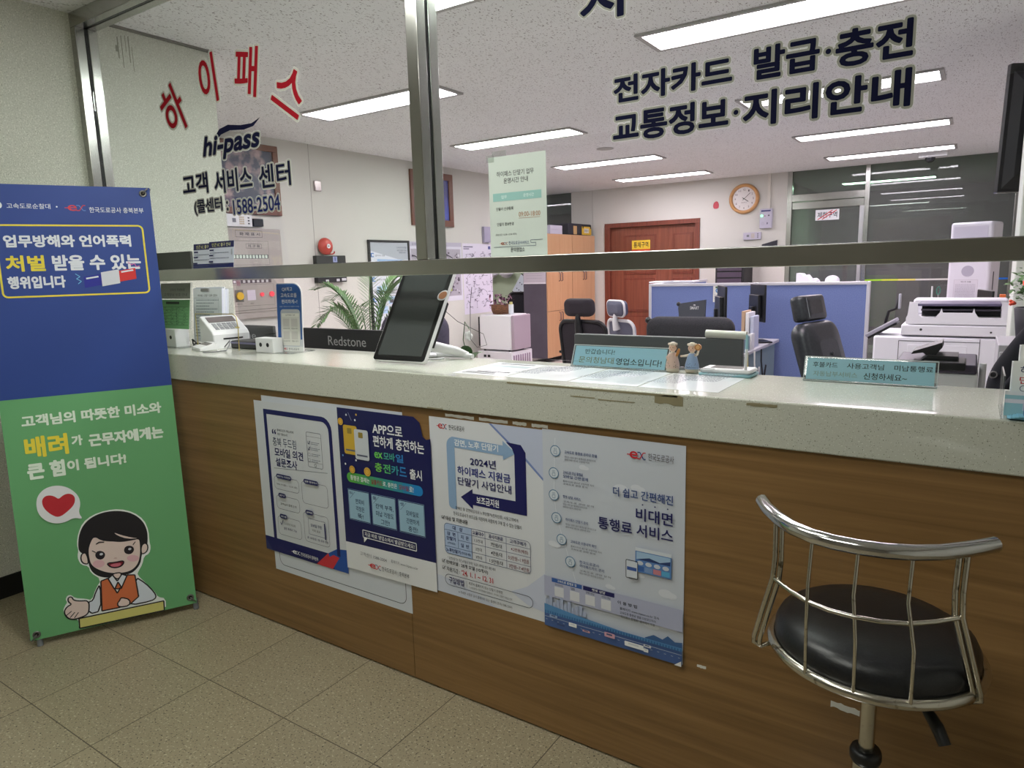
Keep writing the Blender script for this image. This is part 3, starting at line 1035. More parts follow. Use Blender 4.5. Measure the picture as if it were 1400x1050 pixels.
s.text('판매모델 : 28개 모델 (10개사)', 0.048, 0.105, 0.216, 0.120, INK, 0.03)
tick(0.030, 0.084)
s.text('지원기간 :', 0.048, 0.082, 0.103, 0.097, INK, 0.03)
s.text('’24. 1. 1 ~ 12. 31', 0.110, 0.081, 0.235, 0.098, RED, 0.03)
s.frame(0.040, 0.033, 0.382, 0.072, 0.019, 0.0016, (40, 44, 70))
s.text('구입방법', 0.056, 0.042, 0.118, 0.064, NV, 0.03)
s.line([(0.130, 0.042), (0.130, 0.064)], 0.001, INK)
s.text('제조사 홈페이지 또는 단말기 판매점', 0.138, 0.054, 0.27, 0.064, INK, 0.01)
s.text('* 노후단말기는 전국 판매장과 홈페이지 : 하이패스 단말기 지원금 안내', 0.138, 0.042, 0.305, 0.049, INK, 0.0)
s.text('※ 자세한 사항은 공사 홈페이지 또는 콜센터 문의(1588-2504)', 0.095, 0.013, 0.305, 0.024, INK, 0.0)
s.text('', 0, 0, .01, .01, INK) if False else None
tag(s.build('subsidy_poster', None, on_front(x0, z0, PD)), 'white poster with a square of blue arrows round its title and a table below', 'poster')

# toll service poster
x0, z0 = -1.004, 0.364
s = Sheet(0.425, 0.602, (198, 204, 216))
for cx, cy, r in ((0.245, 0.46, 0.022), (0.29, 0.47, 0.016), (0.13, 0.505, 0.012), (0.30, 0.225, 0.010), (0.375, 0.19, 0.020), (0.21, 0.17, 0.012), (0.03, 0.26, 0.016), (0.375, 0.10, 0.024), (0.33, 0.09, 0.018)):
    s.disc(cx, cy, r, r * 0.6, (214, 218, 228))
    s.disc(cx + r * 0.8, cy - r * 0.15, r * 0.8, r * 0.45, (214, 218, 228))
s.line([(0.043, 0.58), (0.036, 0.41), (0.045, 0.34), (0.088, 0.21), (0.11, 0.14)], 0.0014, (226, 230, 238))
CI = (52, 108, 150)
items = ((0.043, 0.542, ('고속도로 통행료 온라인 환불',), 2, 0.102), (0.037, 0.476, ('고속도로 미납 통행료', '모바일 간편결제'), 2, 0.08), (0.036, 0.410, ('챗봇·상담 서비스',), 3, 0.058),
         (0.044, 0.343, ('하이패스 단말기 관리',), 2, 0.072), (0.060, 0.280, ('고속도로 이용내역 확인',), 2, 0.082), (0.088, 0.218, ('한국도로공사', '하이패스카드 관리'), 2, 0.078))
for k, (cx, cy, ts, nb, w) in enumerate(items):
    s.disc(cx, cy, 0.0165, 0.0165, (206, 214, 224))
    s.circ(cx, cy, 0.0165, 0.0022, CI)
    s.text('0%d' % (k + 1), cx - 0.004, cy + 0.003, cx + 0.004, cy + 0.008, CI, 0.0)
    s.frame(cx - 0.005, cy - 0.009, cx + 0.005, cy + 0.001, 0.001, 0.001, CI)
    y = cy - 0.004 if len(ts) == 1 else cy + 0.002
    for i, t in enumerate(ts):
        s.text(t, cx + 0.030, y - 0.0115 * i, cx + 0.030 + w * (1 if i == len(ts) - 1 else 0.8), y - 0.0115 * i + 0.0095, (36, 60, 120), 0.02)
    for i in range(nb):
        s.text(('영업소 방문 없이 통행료를 온라인으로', '홈페이지와 앱으로 신청하면 처리', '고속도로 관련 문의')[(i + k) % 3], cx + 0.030, y - 0.0115 * len(ts) - 0.008 * i - 0.001,
               cx + 0.030 + 0.098 - 0.02 * i, y - 0.0115 * len(ts) - 0.008 * i + 0.005, (70, 74, 92), 0.0)
ex_logo(s, 0.265, 0.552, 0.318, 0.572)
s.text('한국도로공사', 0.325, 0.552, 0.395, 0.572, (70, 60, 70), 0.005)
s.text('더 쉽고 간편해진', 0.224, 0.440, 0.394, 0.466, (36, 66, 130), 0.025)
for x in (0.31, 0.345, 0.38):
    s.disc(x, 0.428, 0.0022, 0.0022, (40, 50, 110), 8)
s.text('비대면', 0.291, 0.382, 0.394, 0.418, NV, 0.03)
s.text('통행료 서비스', 0.178, 0.338, 0.395, 0.373, NV, 0.03)
s.rect(0.290, 0.236, 0.392, 0.306, (90, 130, 190))
s.rect(0.290, 0.296, 0.392, 0.306, (214, 220, 228))
s.rect(0.293, 0.272, 0.389, 0.294, (160, 190, 220))
s.poly([(0.293, 0.272), (0.33, 0.282), (0.36, 0.275), (0.389, 0.284), (0.389, 0.272)], (40, 60, 110))
for i, c in enumerate(((60, 100, 170), (120, 150, 196), (200, 130, 140), (90, 170, 214))):
    s.rect(0.293 + i * 0.0242, 0.240, 0.293 + i * 0.0242 + 0.022, 0.254, c)
    s.disc(0.304 + i * 0.0242, 0.263, 0.009, 0.006, (200, 206, 216))
s.frame(0.262, 0.212, 0.298, 0.266, 0.004, 0.002, (40, 44, 60))
s.rect(0.264, 0.216, 0.296, 0.262, (210, 216, 226))
s.rect(0.266, 0.236, 0.294, 0.246, (60, 90, 160))
s.rect(0, 0.095, 0.425, 0.158, (176, 180, 206))
s.rect(0.026, 0.143, 0.126, 0.156, (50, 90, 160))
s.text('고속도로 통행료 앱', 0.045, 0.146, 0.108, 0.154, WHITE, 0.02)
s.rect(0.130, 0.143, 0.228, 0.156, NV)
s.text('챗봇 상담', 0.158, 0.146, 0.200, 0.154, WHITE, 0.02)
for x, t in ((0.040, '안드로이드'), (0.092, '앱'), (0.142, '챗봇 상담'), (0.192, '카카오 채널')):
    s.text(t, x - 0.003, 0.134, x + (0.024 if len(t) > 1 else 0.010), 0.141, INK, 0.0)
    s.rect(x - 0.005, 0.101, x + 0.026, 0.131, (214, 216, 224))
s.text('이 용 방 법', 0.238, 0.129, 0.296, 0.139, INK, 0.01)
s.text('홈페이지 www.hipass.co.kr 접속', 0.245, 0.112, 0.36, 0.121, INK, 0.0)
s.text('고속도로 통행료 앱을 다운로드하여', 0.245, 0.101, 0.350, 0.109, INK, 0.0)
s.text('“하이패스 통행료” 검색해서 이용', 0.245, 0.090, 0.348, 0.098, INK, 0.0)
for i, h in enumerate((0.02, 0.03, 0.014, 0.024, 0.034, 0.018, 0.028, 0.012, 0.02, 0.026, 0.01)):
    s.rect(0.004 + i * 0.0125, 0.06, 0.004 + i * 0.0125 + 0.0105, 0.066 + h, (168, 178, 206))
s.poly([(0.32, 0.052), (0.345, 0.066), (0.37, 0.060), (0.385, 0.074), (0.405, 0.062), (0.425, 0.066), (0.425, 0.04), (0.32, 0.04)], (60, 96, 146))
s.poly([(0, 0.070), (0.12, 0.058), (0.25, 0.05), (0.425, 0.05), (0.425, 0), (0, 0)], (88, 140, 190))
s.rect(0, 0, 0.425, 0.040, (70, 96, 150))
for i in range(52):
    s.rect(0.002 + i * 0.0082, 0.041, 0.0065 + i * 0.0082, 0.049, (60, 110, 164))
s.line([(0, 0.032), (0.425, 0.032)], 0.0012, (190, 200, 216))
for i in range(22):
    s.rect(0.006 + i * 0.0195, 0.0225, 0.012 + i * 0.0195, 0.0235, (190, 200, 216))
for x, y, w, h, c in ((0.02, 0.034, 0.026, 0.008, (150, 170, 206)), (0.045, 0.014, 0.026, 0.006, (60, 80, 130)), (0.085, 0.022, 0.026, 0.012, WHITE), (0.13, 0.018, 0.024, 0.006, (206, 160, 170)),
                      (0.20, 0.023, 0.032, 0.014, (206, 160, 176)), (0.262, 0.014, 0.056, 0.014, WHITE), (0.318, 0.012, 0.014, 0.010, WHITE), (0.318, 0.027, 0.022, 0.008, (206, 210, 220))):
    s.rrect(x, y, x + w, y + h, 0.002, c)
    s.rect(x + w * 0.2, y + h * 0.45, x + w * 0.75, y + h * 0.8, (70, 84, 120) if c != WHITE else (210, 214, 220))
s.poly([(0.405, 0.0), (0.425, 0.0), (0.425, 0.016)], (226, 226, 226))
tag(s.build('service_poster', None, on_front(x0, z0, PD - 0.0012)), 'pale blue poster with six ringed icons and a drawn motorway, rightmost on the counter front', 'poster')

# ------------------------------------------------------------------ standing banner
BL = Vector((-2.98776909, 1.02102742, 0.03))
WN = Vector((0.45905902, 0.88840577, 0))
th = math.radians(5.75)
BK = Vector((-0.88840577, 0.45905902, 0))
UP = BK * math.sin(th) + Vector((0, 0, 1)) * math.cos(th)
NR = WN.cross(UP)
MBN = Matrix(((WN.x, UP.x, NR.x, BL.x), (WN.y, UP.y, NR.y, BL.y), (WN.z, UP.z, NR.z, BL.z), (0, 0, 0, 1)))
BN = thing('banner_stand', 'tall blue and green standing banner left of the counter', 'banner', (-2.9, 1.3, 0))
s = Sheet()
BW, BH = 0.597, 1.77
GREEN, BLUE = (106, 170, 116), (44, 70, 144)
YEL = (232, 214, 70)
s.box((0, 0, -0.0006), (BW, BH, 0), P(GREEN, 0.5))
s.rect(0, 0.537 * BH, BW, BH, BLUE)
WB = (222, 226, 236)
s.text('고속도로순찰대', 0.105, 1.678, 0.245, 1.698, WB, 0.01)
s.disc(0.266, 1.687, 0.003, 0.003, WB, 10)
ex_logo(s, 0.292, 1.672, 0.362, 1.695, (206, 60, 72), (90, 130, 200))
s.text('한국도로공사 충북본부', 0.374, 1.666, 0.566, 1.688, WB, 0.012)
s.disc(0.083, 1.69, 0.008, 0.012, WB, 12)
s.frame(0.055, 1.338, 0.558, 1.618, 0.02, 0.0065, YEL)
s.text('업무방해와 언어폭력', 0.080, 1.53, 0.508, 1.578, WB, stroke=0.002)
s.text('처벌', 0.079, 1.438, 0.205, 1.500, YEL, stroke=0.0022)
s.text('받을 수 있는', 0.228, 1.438, 0.535, 1.500, WB, stroke=0.0024)
s.text('행위입니다', 0.077, 1.372, 0.265, 1.420, WB, stroke=0.002)
for a, b, c in ((0.327, 0.388, (40, 44, 150)), (0.388, 0.452, (214, 216, 226)), (0.452, 0.512, (210, 50, 50))):
    ya, yb = 1.368 + (a - 0.327) * 0.17, 1.368 + (b - 0.327) * 0.17
    g = 0.0 if c[0] < 100 or c[1] < 100 else 0.006
    s.poly([(a, ya - g), (b, yb - g), (b, yb + 0.044 + g), (a, ya + 0.044 + g)], c)
s.line([(0.335, 1.405), (0.378, 1.412)], 0.006, WB)
s.line([(0.46, 1.428), (0.504, 1.435)], 0.006, WB)
s.line([(0.30, 1.425), (0.315, 1.413), (0.302, 1.405), (0.318, 1.395), (0.306, 1.385)], 0.0025, (120, 190, 230))
s.line([(0.488, 1.468), (0.50, 1.456), (0.51, 1.462), (0.517, 1.448), (0.529, 1.452)], 0.0025, (220, 110, 180))
WG = (226, 240, 226)
s.text('고객님의 따뜻한 미소와', 0.062, 0.838, 0.548, 0.885, WG, stroke=0.002)
s.text('배려', 0.062, 0.716, 0.205, 0.800, YEL, stroke=0.0032)
s.text('가', 0.217, 0.744, 0.255, 0.786, WG, stroke=0.002)
s.text('근무자에게는', 0.275, 0.732, 0.545, 0.784, WG, stroke=0.0025)
s.text('큰 힘', 0.060, 0.632, 0.185, 0.698, WG, stroke=0.0034)
s.text('이 됩니다!', 0.192, 0.645, 0.398, 0.690, WG, stroke=0.0022)
LAD = {
'white':[(162,7),(164,48),(143,48),(124,69),(117,93),(126,113),(135,123),(130,137),(138,151),(151,150),(162,134),(198,122),(218,111),(236,154),(259,187),(225,224),(222,251),(197,263),(189,287),(189,306),(194,321),(191,350),(200,392),(220,432),(255,456),(304,466),(353,463),(401,440),(436,401),(448,352),(446,307),(449,280),(441,255),(420,247),(411,216),(394,190),(387,176),(419,128),(444,89),(453,63),(481,51),(478,2)],
'hair':[(195,317),(195,349),(204,391),(225,428),(260,452),(304,461),(352,456),(397,436),(430,399),(443,354),(441,314),(435,283),(413,261),(406,224),(387,199),(363,185),(313,184),(270,191),(240,211),(224,241),(223,279),(217,299)],
'earl':[(220,308),(205,309),(198,291),(201,271),(213,262),(224,263)],
'earr':[(414,294),(429,304),(439,292),(436,270),(424,259),(410,259)],
'face':[(225,278),(225,317),(235,346),(251,371),(286,348),(339,327),(383,326),(412,327),(413,301),(409,256),(397,219),(370,196),(331,194),(288,205),(252,227),(230,252)],
'fringe':[(251,371),(276,356),(307,340),(342,328),(307,335),(275,346)],
'fringe2':[(321,371),(347,354),(384,335),(409,327),(367,334),(336,353)],
'eyel':[(248,292),(255,305),(268,306),(281,297),(284,283),(275,270),(262,269),(251,278)],
'eyer':[(350,290),(357,303),(371,305),(385,297),(388,282),(378,269),(365,268),(353,276)],
'blushl':[(235,257),(243,269),(259,269),(275,262),(279,248),(269,238),(253,237),(239,245)],
'blushr':[(356,255),(366,263),(379,263),(396,256),(403,244),(393,234),(376,234),(362,242)],
'mouth':[(286,250),(314,246),(347,247),(341,229),(322,222),(301,227),(290,238)],
'tongue':[(294,240),(313,242),(338,238),(328,226),(304,229)],
'nose':[(309,264),(319,267),(325,261),(318,260)],
'neck':[(301,202),(332,200),(329,183),(315,174),(301,190)],
'vest':[(257,181),(283,187),(309,117),(352,184),(379,178),(383,84),(350,60),(305,56),(248,58)],
'collar':[(283,185),(300,197),(314,167),(333,192),(350,181),(324,132),(315,148),(300,138)],
'tie':[(316,163),(326,138),(313,134),(303,139)],
'arml':[(254,172),(235,142),(221,107),(205,108),(202,57),(245,59)],
'armr':[(378,171),(414,133),(441,89),(448,64),(429,53),(349,55),(351,83),(384,87)],
'handl':[(208,113),(177,118),(156,127),(153,141),(145,144),(138,138),(139,123),(150,112),(134,108),(121,92),(122,76),(131,59),(146,50),(169,50),(196,56),(205,73)],
'handr':[(320,97),(315,86),(304,75),(308,58),(347,54),(351,80)],
'desk':[(167,48),(473,42),(471,1),(165,8)],
'bub':[(75,535),(83,567),(109,593),(150,599),(189,582),(217,546),(222,510),(210,475),(224,445),(193,459),(164,446),(133,445),(100,462),(78,495)],
'heart':[(143,467),(117,487),(98,515),(94,544),(105,561),(123,563),(140,554),(150,541),(165,554),(182,559),(199,552),(206,535),(200,511),(179,490)],
}


def smooth(pts, it=2):
    for _ in range(it):
        out = []
        for a, b in zip(pts, pts[1:] + pts[:1]):
            out += [(a[0] * .75 + b[0] * .25, a[1] * .75 + b[1] * .25), (a[0] * .25 + b[0] * .75, a[1] * .25 + b[1] * .75)]
        pts = out
    return pts


SKIN, LINE = (226, 206, 200), (26, 24, 32)
for k, c, o, it in (('white', (232, 238, 236), None, 1), ('hair', (30, 28, 34), None, 2), ('earl', SKIN, LINE, 2), ('earr', SKIN, LINE, 2), ('face', SKIN, LINE, 2), ('fringe', (30, 28, 34), None, 1), ('fringe2', SKIN, None, 1),
                    ('blushl', (222, 178, 188), None, 2), ('blushr', (222, 178, 188), None, 2), ('eyel', (34, 28, 36), None, 2), ('eyer', (34, 28, 36), None, 2), ('mouth', (120, 30, 44), LINE, 1), ('tongue', (206, 110, 126), None, 1),
                    ('nose', (206, 176, 170), None, 1), ('arml', (214, 222, 234), LINE, 1), ('armr', (214, 222, 234), LINE, 1), ('vest', (206, 112, 70), LINE, 0), ('neck', SKIN, LINE, 1), ('collar', (220, 226, 236), LINE, 0), ('tie', (206, 112, 70), LINE, 0),
                    ('desk', (206, 200, 120), LINE, 0), ('handl', SKIN, LINE, 2), ('handr', SKIN, LINE, 1), ('bub', (230, 232, 238), None, 2), ('heart', (190, 44, 56), None, 2)):
    pts = [(a / 1000, b / 1000) for a, b in LAD[k]]
    if it:
        pts = smooth(pts, it)
    s.poly(pts, c)
    if o:
        s.loop(pts, 0.005, o)
for cx, cy in ((0.270, 0.291), (0.372, 0.290)):
    s.disc(cx, cy, 0.006, 0.005, (200, 200, 210), 12)
s.line([(0.24, 0.312), (0.252, 0.302)], 0.003, LINE)
s.line([(0.385, 0.305), (0.395, 0.316)], 0.003, LINE)
s.line([(0.256, 0.335), (0.268, 0.342), (0.285, 0.338)], 0.004, LINE)
s.line([(0.352, 0.328), (0.366, 0.332), (0.378, 0.326)], 0.004, LINE)
for p in (((0.146, 0.085), (0.126, 0.072)), ((0.156, 0.078), (0.138, 0.060)), ((0.168, 0.074), (0.152, 0.055))):
    s.line(p, 0.003, LINE)
s.build('banner_cloth', BN, MBN)
HOOK = mat('dull_metal_hook', (128, 128, 126), 0.35, 0.8)
for k, (a, b) in enumerate(((0.022, 0.022), (BW - 0.022, 0.03), (0.022, BH - 0.025), (BW - 0.026, BH - 0.025))):
    q = MB()
    q.tube([(a + 0.011 * math.cos(2 * PI * i / 14), b + 0.011 * math.sin(2 * PI * i / 14), 0.002) for i in range(14)], 0.0035, HOOK, 6, True)
    q.add([(a + 0.008 * math.cos(2 * PI * i / 14), b + 0.008 * math.sin(2 * PI * i / 14), 0.0016) for i in range(14)], [tuple(range(14))], mat('eyelet_hole', (30, 26, 24), 0.8))
    sg = 1 if a > 0.3 else -1
    dy = -0.02 if b < 0.5 else 0.02
    q.tube([(a, b, 0.004), (a + sg * 0.008, b + dy * 0.5, 0.012), (a + sg * 0.017, b + dy, 0.006), (a + sg * 0.022, b + dy * 1.2, -0.012)], 0.0028, HOOK, 6)
    q.build('eyelet_hook', BN, MBN)
POLE = mat('grey_fibre_pole', (92, 96, 102), 0.45)
hub = Vector((BW / 2, 0.80, -0.10))
for nm, a in (('pole', (0.0, 0.0, -0.012)), ('pole', (BW, 0.0, -0.012)), ('pole', (0.0, BH, -0.012)), ('pole', (BW, BH, -0.012))):
    q = MB()
    a = Vector(a)
    q.tube([hub, hub.lerp(a, 0.35) + Vector((0, 0, -0.005)), hub.lerp(a, 0.7) + Vector((0, 0, 0.004)), a], 0.006, POLE, 8)
    q.build(nm, BN, MBN)
q = MB(); q.cyl(hub + Vector((0, 0, -0.02)), hub + Vector((0, 0, 0.02)), 0.03, BLACK); q.build('hub', BN, MBN)
hubw = MBN @ hub
q = MB(); q.tube([hubw, hubw + Vector((BK.x * 0.28, BK.y * 0.28, -hubw.z * 0.6)), Vector((hubw.x + BK.x * 0.36, hubw.y + BK.y * 0.36, 0.008))], 0.007, POLE); q.build('rear_leg', BN)
FOOT = mat('grey_rubber_foot', (110, 114, 118), 0.5)
for a in (0.028, BW - 0.004):
    p = MBN @ Vector((a, -0.004, -0.006))
    q = MB(); q.cyl((p.x, p.y, 0.0), (p.x + BK.x * 0.012, p.y + BK.y * 0.012, 0.045), 0.011, FOOT, 0.010); q.build('rubber_foot', BN)

# ------------------------------------------------------------------ lettering and papers on the front glass
GY = 1.7968
V = lambda r, g, b: mat('vinyl', (r, g, b), 0.85, spec=0.1)
RIM = ((0.0066, V(226, 228, 226)), (0.0052, V(156, 156, 148)))
LET = V(20, 22, 50)


def letters(name, parts, label):
    cx, cz = (parts[0][1] + parts[-1][3]) / 2, parts[0][2]
    t = thing(name, label, 'window lettering', (cx, GY, cz))
    for p in parts:
        s = Sheet()
        s.text(*p[:5], p[5], **p[6])
        s.build('cut_letters', t, on_front(0, 0, GY))
    return t


CR = V(150, 24, 36)
letters('window_lettering', [(ch, cx - w / 2, cz - h / 2, cx + w / 2, cz + h / 2, CR, dict(bold=0.02, rot=rot, stroke=0.0028, outline=((0.0085, V(206, 206, 196)), (0.0068, V(178, 178, 170))), res=4))
                             for ch, cx, cz, w, h, rot in (('하', -2.905, 2.125, 0.150, 0.212, 0.46), ('이', -2.645, 2.210, 0.112, 0.190, 0.10), ('패', -2.397, 2.200, 0.138, 0.182, -0.20), ('스', -2.152, 2.092, 0.172, 0.150, -0.58))],
        'arched dark red lettering on the left glass pane')
HP = letters('window_lettering', (('hi-pass', -2.725, 1.893, -2.345, 1.995, LET, dict(stroke=0.0038, shear=0.25, outline=RIM, res=4)),),
             'navy slanted latin lettering under a swoosh on the left pane')
s = Sheet()
s.poly([(-2.634, 1.985), (-2.60, 2.012), (-2.54, 2.022), (-2.46, 2.010), (-2.39, 2.008), (-2.335, 2.023), (-2.38, 1.996), (-2.44, 1.990), (-2.53, 1.999), (-2.59, 1.990), (-2.63, 1.968)], LET)
s.build('swoosh', HP, on_front(0, 0, GY))
letters('window_lettering', (('고객', -2.893, 1.772, -2.71, 1.856, LET, dict(stroke=0.0020, outline=RIM)), ('서비스', -2.665, 1.762, -2.415, 1.853, LET, dict(stroke=0.0020, outline=RIM)), ('센터', -2.372, 1.757, -2.183, 1.846, LET, dict(stroke=0.0020, outline=RIM))),
        'wide navy line of hangul lettering below the latin name on the left pane')
letters('window_lettering', (('(콜센터', -2.824, 1.684, -2.625, 1.748, LET, dict(stroke=0.0012, outline=RIM)), (':', -2.597, 1.69, -2.585, 1.728, LET, dict(stroke=0.0012, outline=RIM)), ('1588-2504', -2.553, 1.670, -2.258, 1.728, V(24, 34, 92), dict(stroke=0.0008, outline=RIM))),
        'lowest lettering line on the left pane, with the telephone number')
letters('window_lettering', (('전자카드', -0.846, 1.852, -0.528, 1.92, LET, dict(stroke=0.0026, outline=RIM)), ('발급', -0.478, 1.852, -0.330, 1.926, LET, dict(stroke=0.0026, outline=RIM)), ('·', -0.318, 1.882, -0.306, 1.894, LET, dict(stroke=0.003, outline=RIM)), ('충전', -0.297, 1.848, -0.143, 1.927, LET, dict(stroke=0.0026, outline=RIM))),
        'upper of the two full navy lettering lines on the right pane')
letters('window_lettering', (('교통정보', -0.848, 1.750, -0.535, 1.826, LET, dict(stroke=0.0026, outline=RIM)), ('·', -0.523, 1.779, -0.511, 1.791, LET, dict(stroke=0.003, outline=RIM)), ('지리안내', -0.500, 1.746, -0.142, 1.826, LET, dict(stroke=0.0026, outline=RIM))),
        'lower navy lettering line on the right pane')
letters('window_lettering', (('자', -0.945, 2.070, -0.79, 2.185, LET, dict(stroke=0.003, outline=RIM)),), 'piece of navy lettering cut off by the top of the picture')

s = Sheet(0.205, 0.298, (206, 216, 210), rough=0.6)
s.text('하이패스 단말기 업무', 0.030, 0.238, 0.163, 0.254, INK, 0.01)
s.text('운영시간 안내', 0.055, 0.217, 0.142, 0.233, INK, 0.01)
s.rect(0.014, 0.166, 0.188, 0.190, (150, 194, 190))
s.text('업무', 0.045, 0.173, 0.065, 0.183, (220, 234, 232), 0.01)
s.text('운영시간', 0.125, 0.173, 0.162, 0.183, (220, 234, 232), 0.01)
s.text('단말기 신규등록', 0.025, 0.138, 0.088, 0.148, INK, 0.01)
s.text('09:00-18:00', 0.107, 0.116, 0.183, 0.130, (176, 128, 96), 0.0)
s.line([(0.107, 0.112), (0.183, 0.112)], 0.001, (176, 128, 96))
s.text('단말기 정보변경', 0.027, 0.092, 0.088, 0.102, INK, 0.01)
s.text('(점심시간 12:00~13:00 제외)', 0.020, 0.062, 0.098, 0.069, INK, 0.0)
ex_logo(s, 0.035, 0.035, 0.064, 0.043, (180, 110, 90), (60, 80, 140))
s.text('한국도로공사서비스', 0.068, 0.034, 0.142, 0.045, (46, 70, 120), 0.005)
s.line([(0.012, 0.029), (0.166, 0.029), (0.166, 0.038), (0.148, 0.038), (0.148, 0.046), (0.19, 0.046)], 0.0012, (70, 84, 110))
s.text('문의영업소', 0.075, 0.012, 0.126, 0.026, INK, 0.015)
tag(s.build('paper_notice', None, on_front(-1.267, 1.459, GY - 0.0006)), 'pale paper notice taped to the right glass pane beside the mullion', 'notice')
tp = glass('clear_tape', (244, 246, 244), 1.4, 0.05)
for x0, z0, w, h, l in ((-1.252, 1.757, 0.052, 0.016, 'short clear tape over the upper left edge of the paper notice'), (-1.275, 1.742, 0.03, 0.022, 'clear tape on the upper left corner of the paper notice')):
    q = MB(); q.box((0, 0, 0), (w, h, 0.0003), tp, M=on_front(x0, z0, GY - 0.0012)); tag(q.build('tape_strip'), l, 'tape')
# ------------------------------------------------------------------ customer stool
ST = thing('bar_stool', 'round black cushioned stool with a chrome wire back in front of the counter', 'stool', (-0.115, 1.393, 0))
SX, SY, SZ = -0.115, 1.393, 0.685
WORN = noisy('worn_chrome', (200, 196, 186), (120, 112, 98), 60, 0.22, 3, 0.62, 0.72, metal=1.0)
q = MB()
prof = [(0.001, SZ - 0.012), (0.165, SZ - 0.012), (0.172, SZ - 0.004), (0.176, SZ + 0.012), (0.175, SZ + 0.030), (0.168, SZ + 0.045), (0.150, SZ + 0.056), (0.11, SZ + 0.062), (0.05, SZ + 0.063), (0.001, SZ + 0.063)]
T = Matrix.Translation((SX, SY, 0))
q.lathe(prof, noisy('stool_leather', (20, 21, 25), (28, 29, 33), 220, 0.36, 2, bump=0.12), T, 48)
q.build('seat', ST)
q = MB()
q.tube([(SX + 0.180 * math.cos(a), SY + 0.180 * math.sin(a), SZ) for a in [2 * PI * k / 48 for k in range(48)]], 0.0105, WORN, 10, True)
q.build('seat_ring', ST)


def arcpt(x, r=0.18):
    return SY - math.sqrt(max(r * r - (x - SX) ** 2, 0))


RAIL = [(-0.326, 1.386), (-0.303, 1.340), (-0.274, 1.299), (-0.240, 1.262), (-0.205, 1.240), (-0.168, 1.230), (-0.131, 1.228), (-0.09, 1.233), (-0.054, 1.246), (-0.015, 1.270), (0.017, 1.301), (0.040, 1.326), (0.059, 1.350)]
ZR = 0.944
q = MB()
q.tube([(x, y, ZR) for x, y in RAIL], 0.0135, CHROME, 14)
q.build('back_rail', ST)
for x, y, xr, yr in ((-0.205, 1.238, -0.205, 1.232), (-0.131, 1.228, -0.124, 1.212), (-0.052, 1.247, -0.040, 1.226)):
    q = MB()
    q.tube([(x, y, ZR - 0.01), (x - 0.002, y - 0.010, 0.86), (xr, yr - 0.016, 0.79), (xr, yr - 0.004, SZ + 0.008), (xr, yr, SZ - 0.004)], 0.0033, WORN, 8)
    q.ball((xr, yr, SZ - 0.002), 0.006, WORN, 8)
    q.build('back_rod', ST)
for sx, x, y, xr, yr in ((-1, -0.274, 1.299, -0.284, 1.330), (1, 0.017, 1.301, 0.040, 1.300)):
    q = MB()
    for o in (-0.0055, 0.0055):
        q.tube([(x + o, y, ZR - 0.01), (x + o - sx * 0.002, y - 0.006, 0.87), (x + o, y - 0.01, 0.83), (x + o + sx * 0.020, y - 0.004, 0.75), (x + o + sx * 0.034, y + 0.004, 0.695),
                (x + o + sx * 0.036, y + 0.008, 0.680), (x + sx * 0.028, y + 0.012, 0.672), (xr, yr, 0.676)], 0.0048, WORN, 8)
    q.build('back_post', ST)
q = MB()
LOW = [(-0.276, 1.292), (-0.24, 1.255), (-0.205, 1.228), (-0.168, 1.214), (-0.130, 1.211), (-0.09, 1.216), (-0.05, 1.232), (-0.015, 1.26), (0.019, 1.296)]
q.tube([(x, y - 0.004, 0.828) for x, y in LOW], 0.0042, WORN, 8)
q.build('cross_rod', ST)
q = MB()
q.box((SX - 0.09, SY - 0.09, SZ - 0.03), (SX + 0.09, SY + 0.09, SZ - 0.012), STEEL_DARK, 0.004)
q.cyl((SX, SY, 0.45), (SX, SY, SZ - 0.012), 0.0145, WORN, n=20)
q.build('pole', ST)
q = MB()
q.cyl((SX, SY, 0.03), (SX, SY, 0.465), 0.0245, WORN, n=20)
q.lathe([(0.0145, 0.468), (0.026, 0.468), (0.029, 0.460), (0.029, 0.448), (0.025, 0.440), (0.0245, 0.44)], BLACK, T, 20)
q.build('sleeve', ST)
q = MB()
q.tube([(SX + 0.03, SY - 0.02, 0.655), (SX + 0.085, SY - 0.075, 0.650), (SX + 0.115, SY - 0.105, 0.622), (SX + 0.128, SY - 0.118, 0.600)], [0.005, 0.008, 0.011, 0.010], BLACK, 10)
q.build('lever', ST)
q = MB()
q.lathe([(0.001, 0.045), (0.04, 0.04), (0.10, 0.022), (0.18, 0.014), (0.195, 0.010), (0.198, 0.0)], CHROME, T, 40)
q.build('base', ST)
q = MB()
q.tube([(SX + 0.13 * math.cos(a), SY + 0.13 * math.sin(a), 0.26) for a in [2 * PI * k / 36 for k in range(36)]], 0.008, WORN, 8, True)
for a in (0.5, 2.6, 4.7):
    q.cyl((SX, SY, 0.27), (SX + 0.13 * math.cos(a), SY + 0.13 * math.sin(a), 0.26), 0.006, WORN, n=8)
q.build('foot_ring', ST)

# ------------------------------------------------------------------ things on the countertop
Z1 = 1.1002


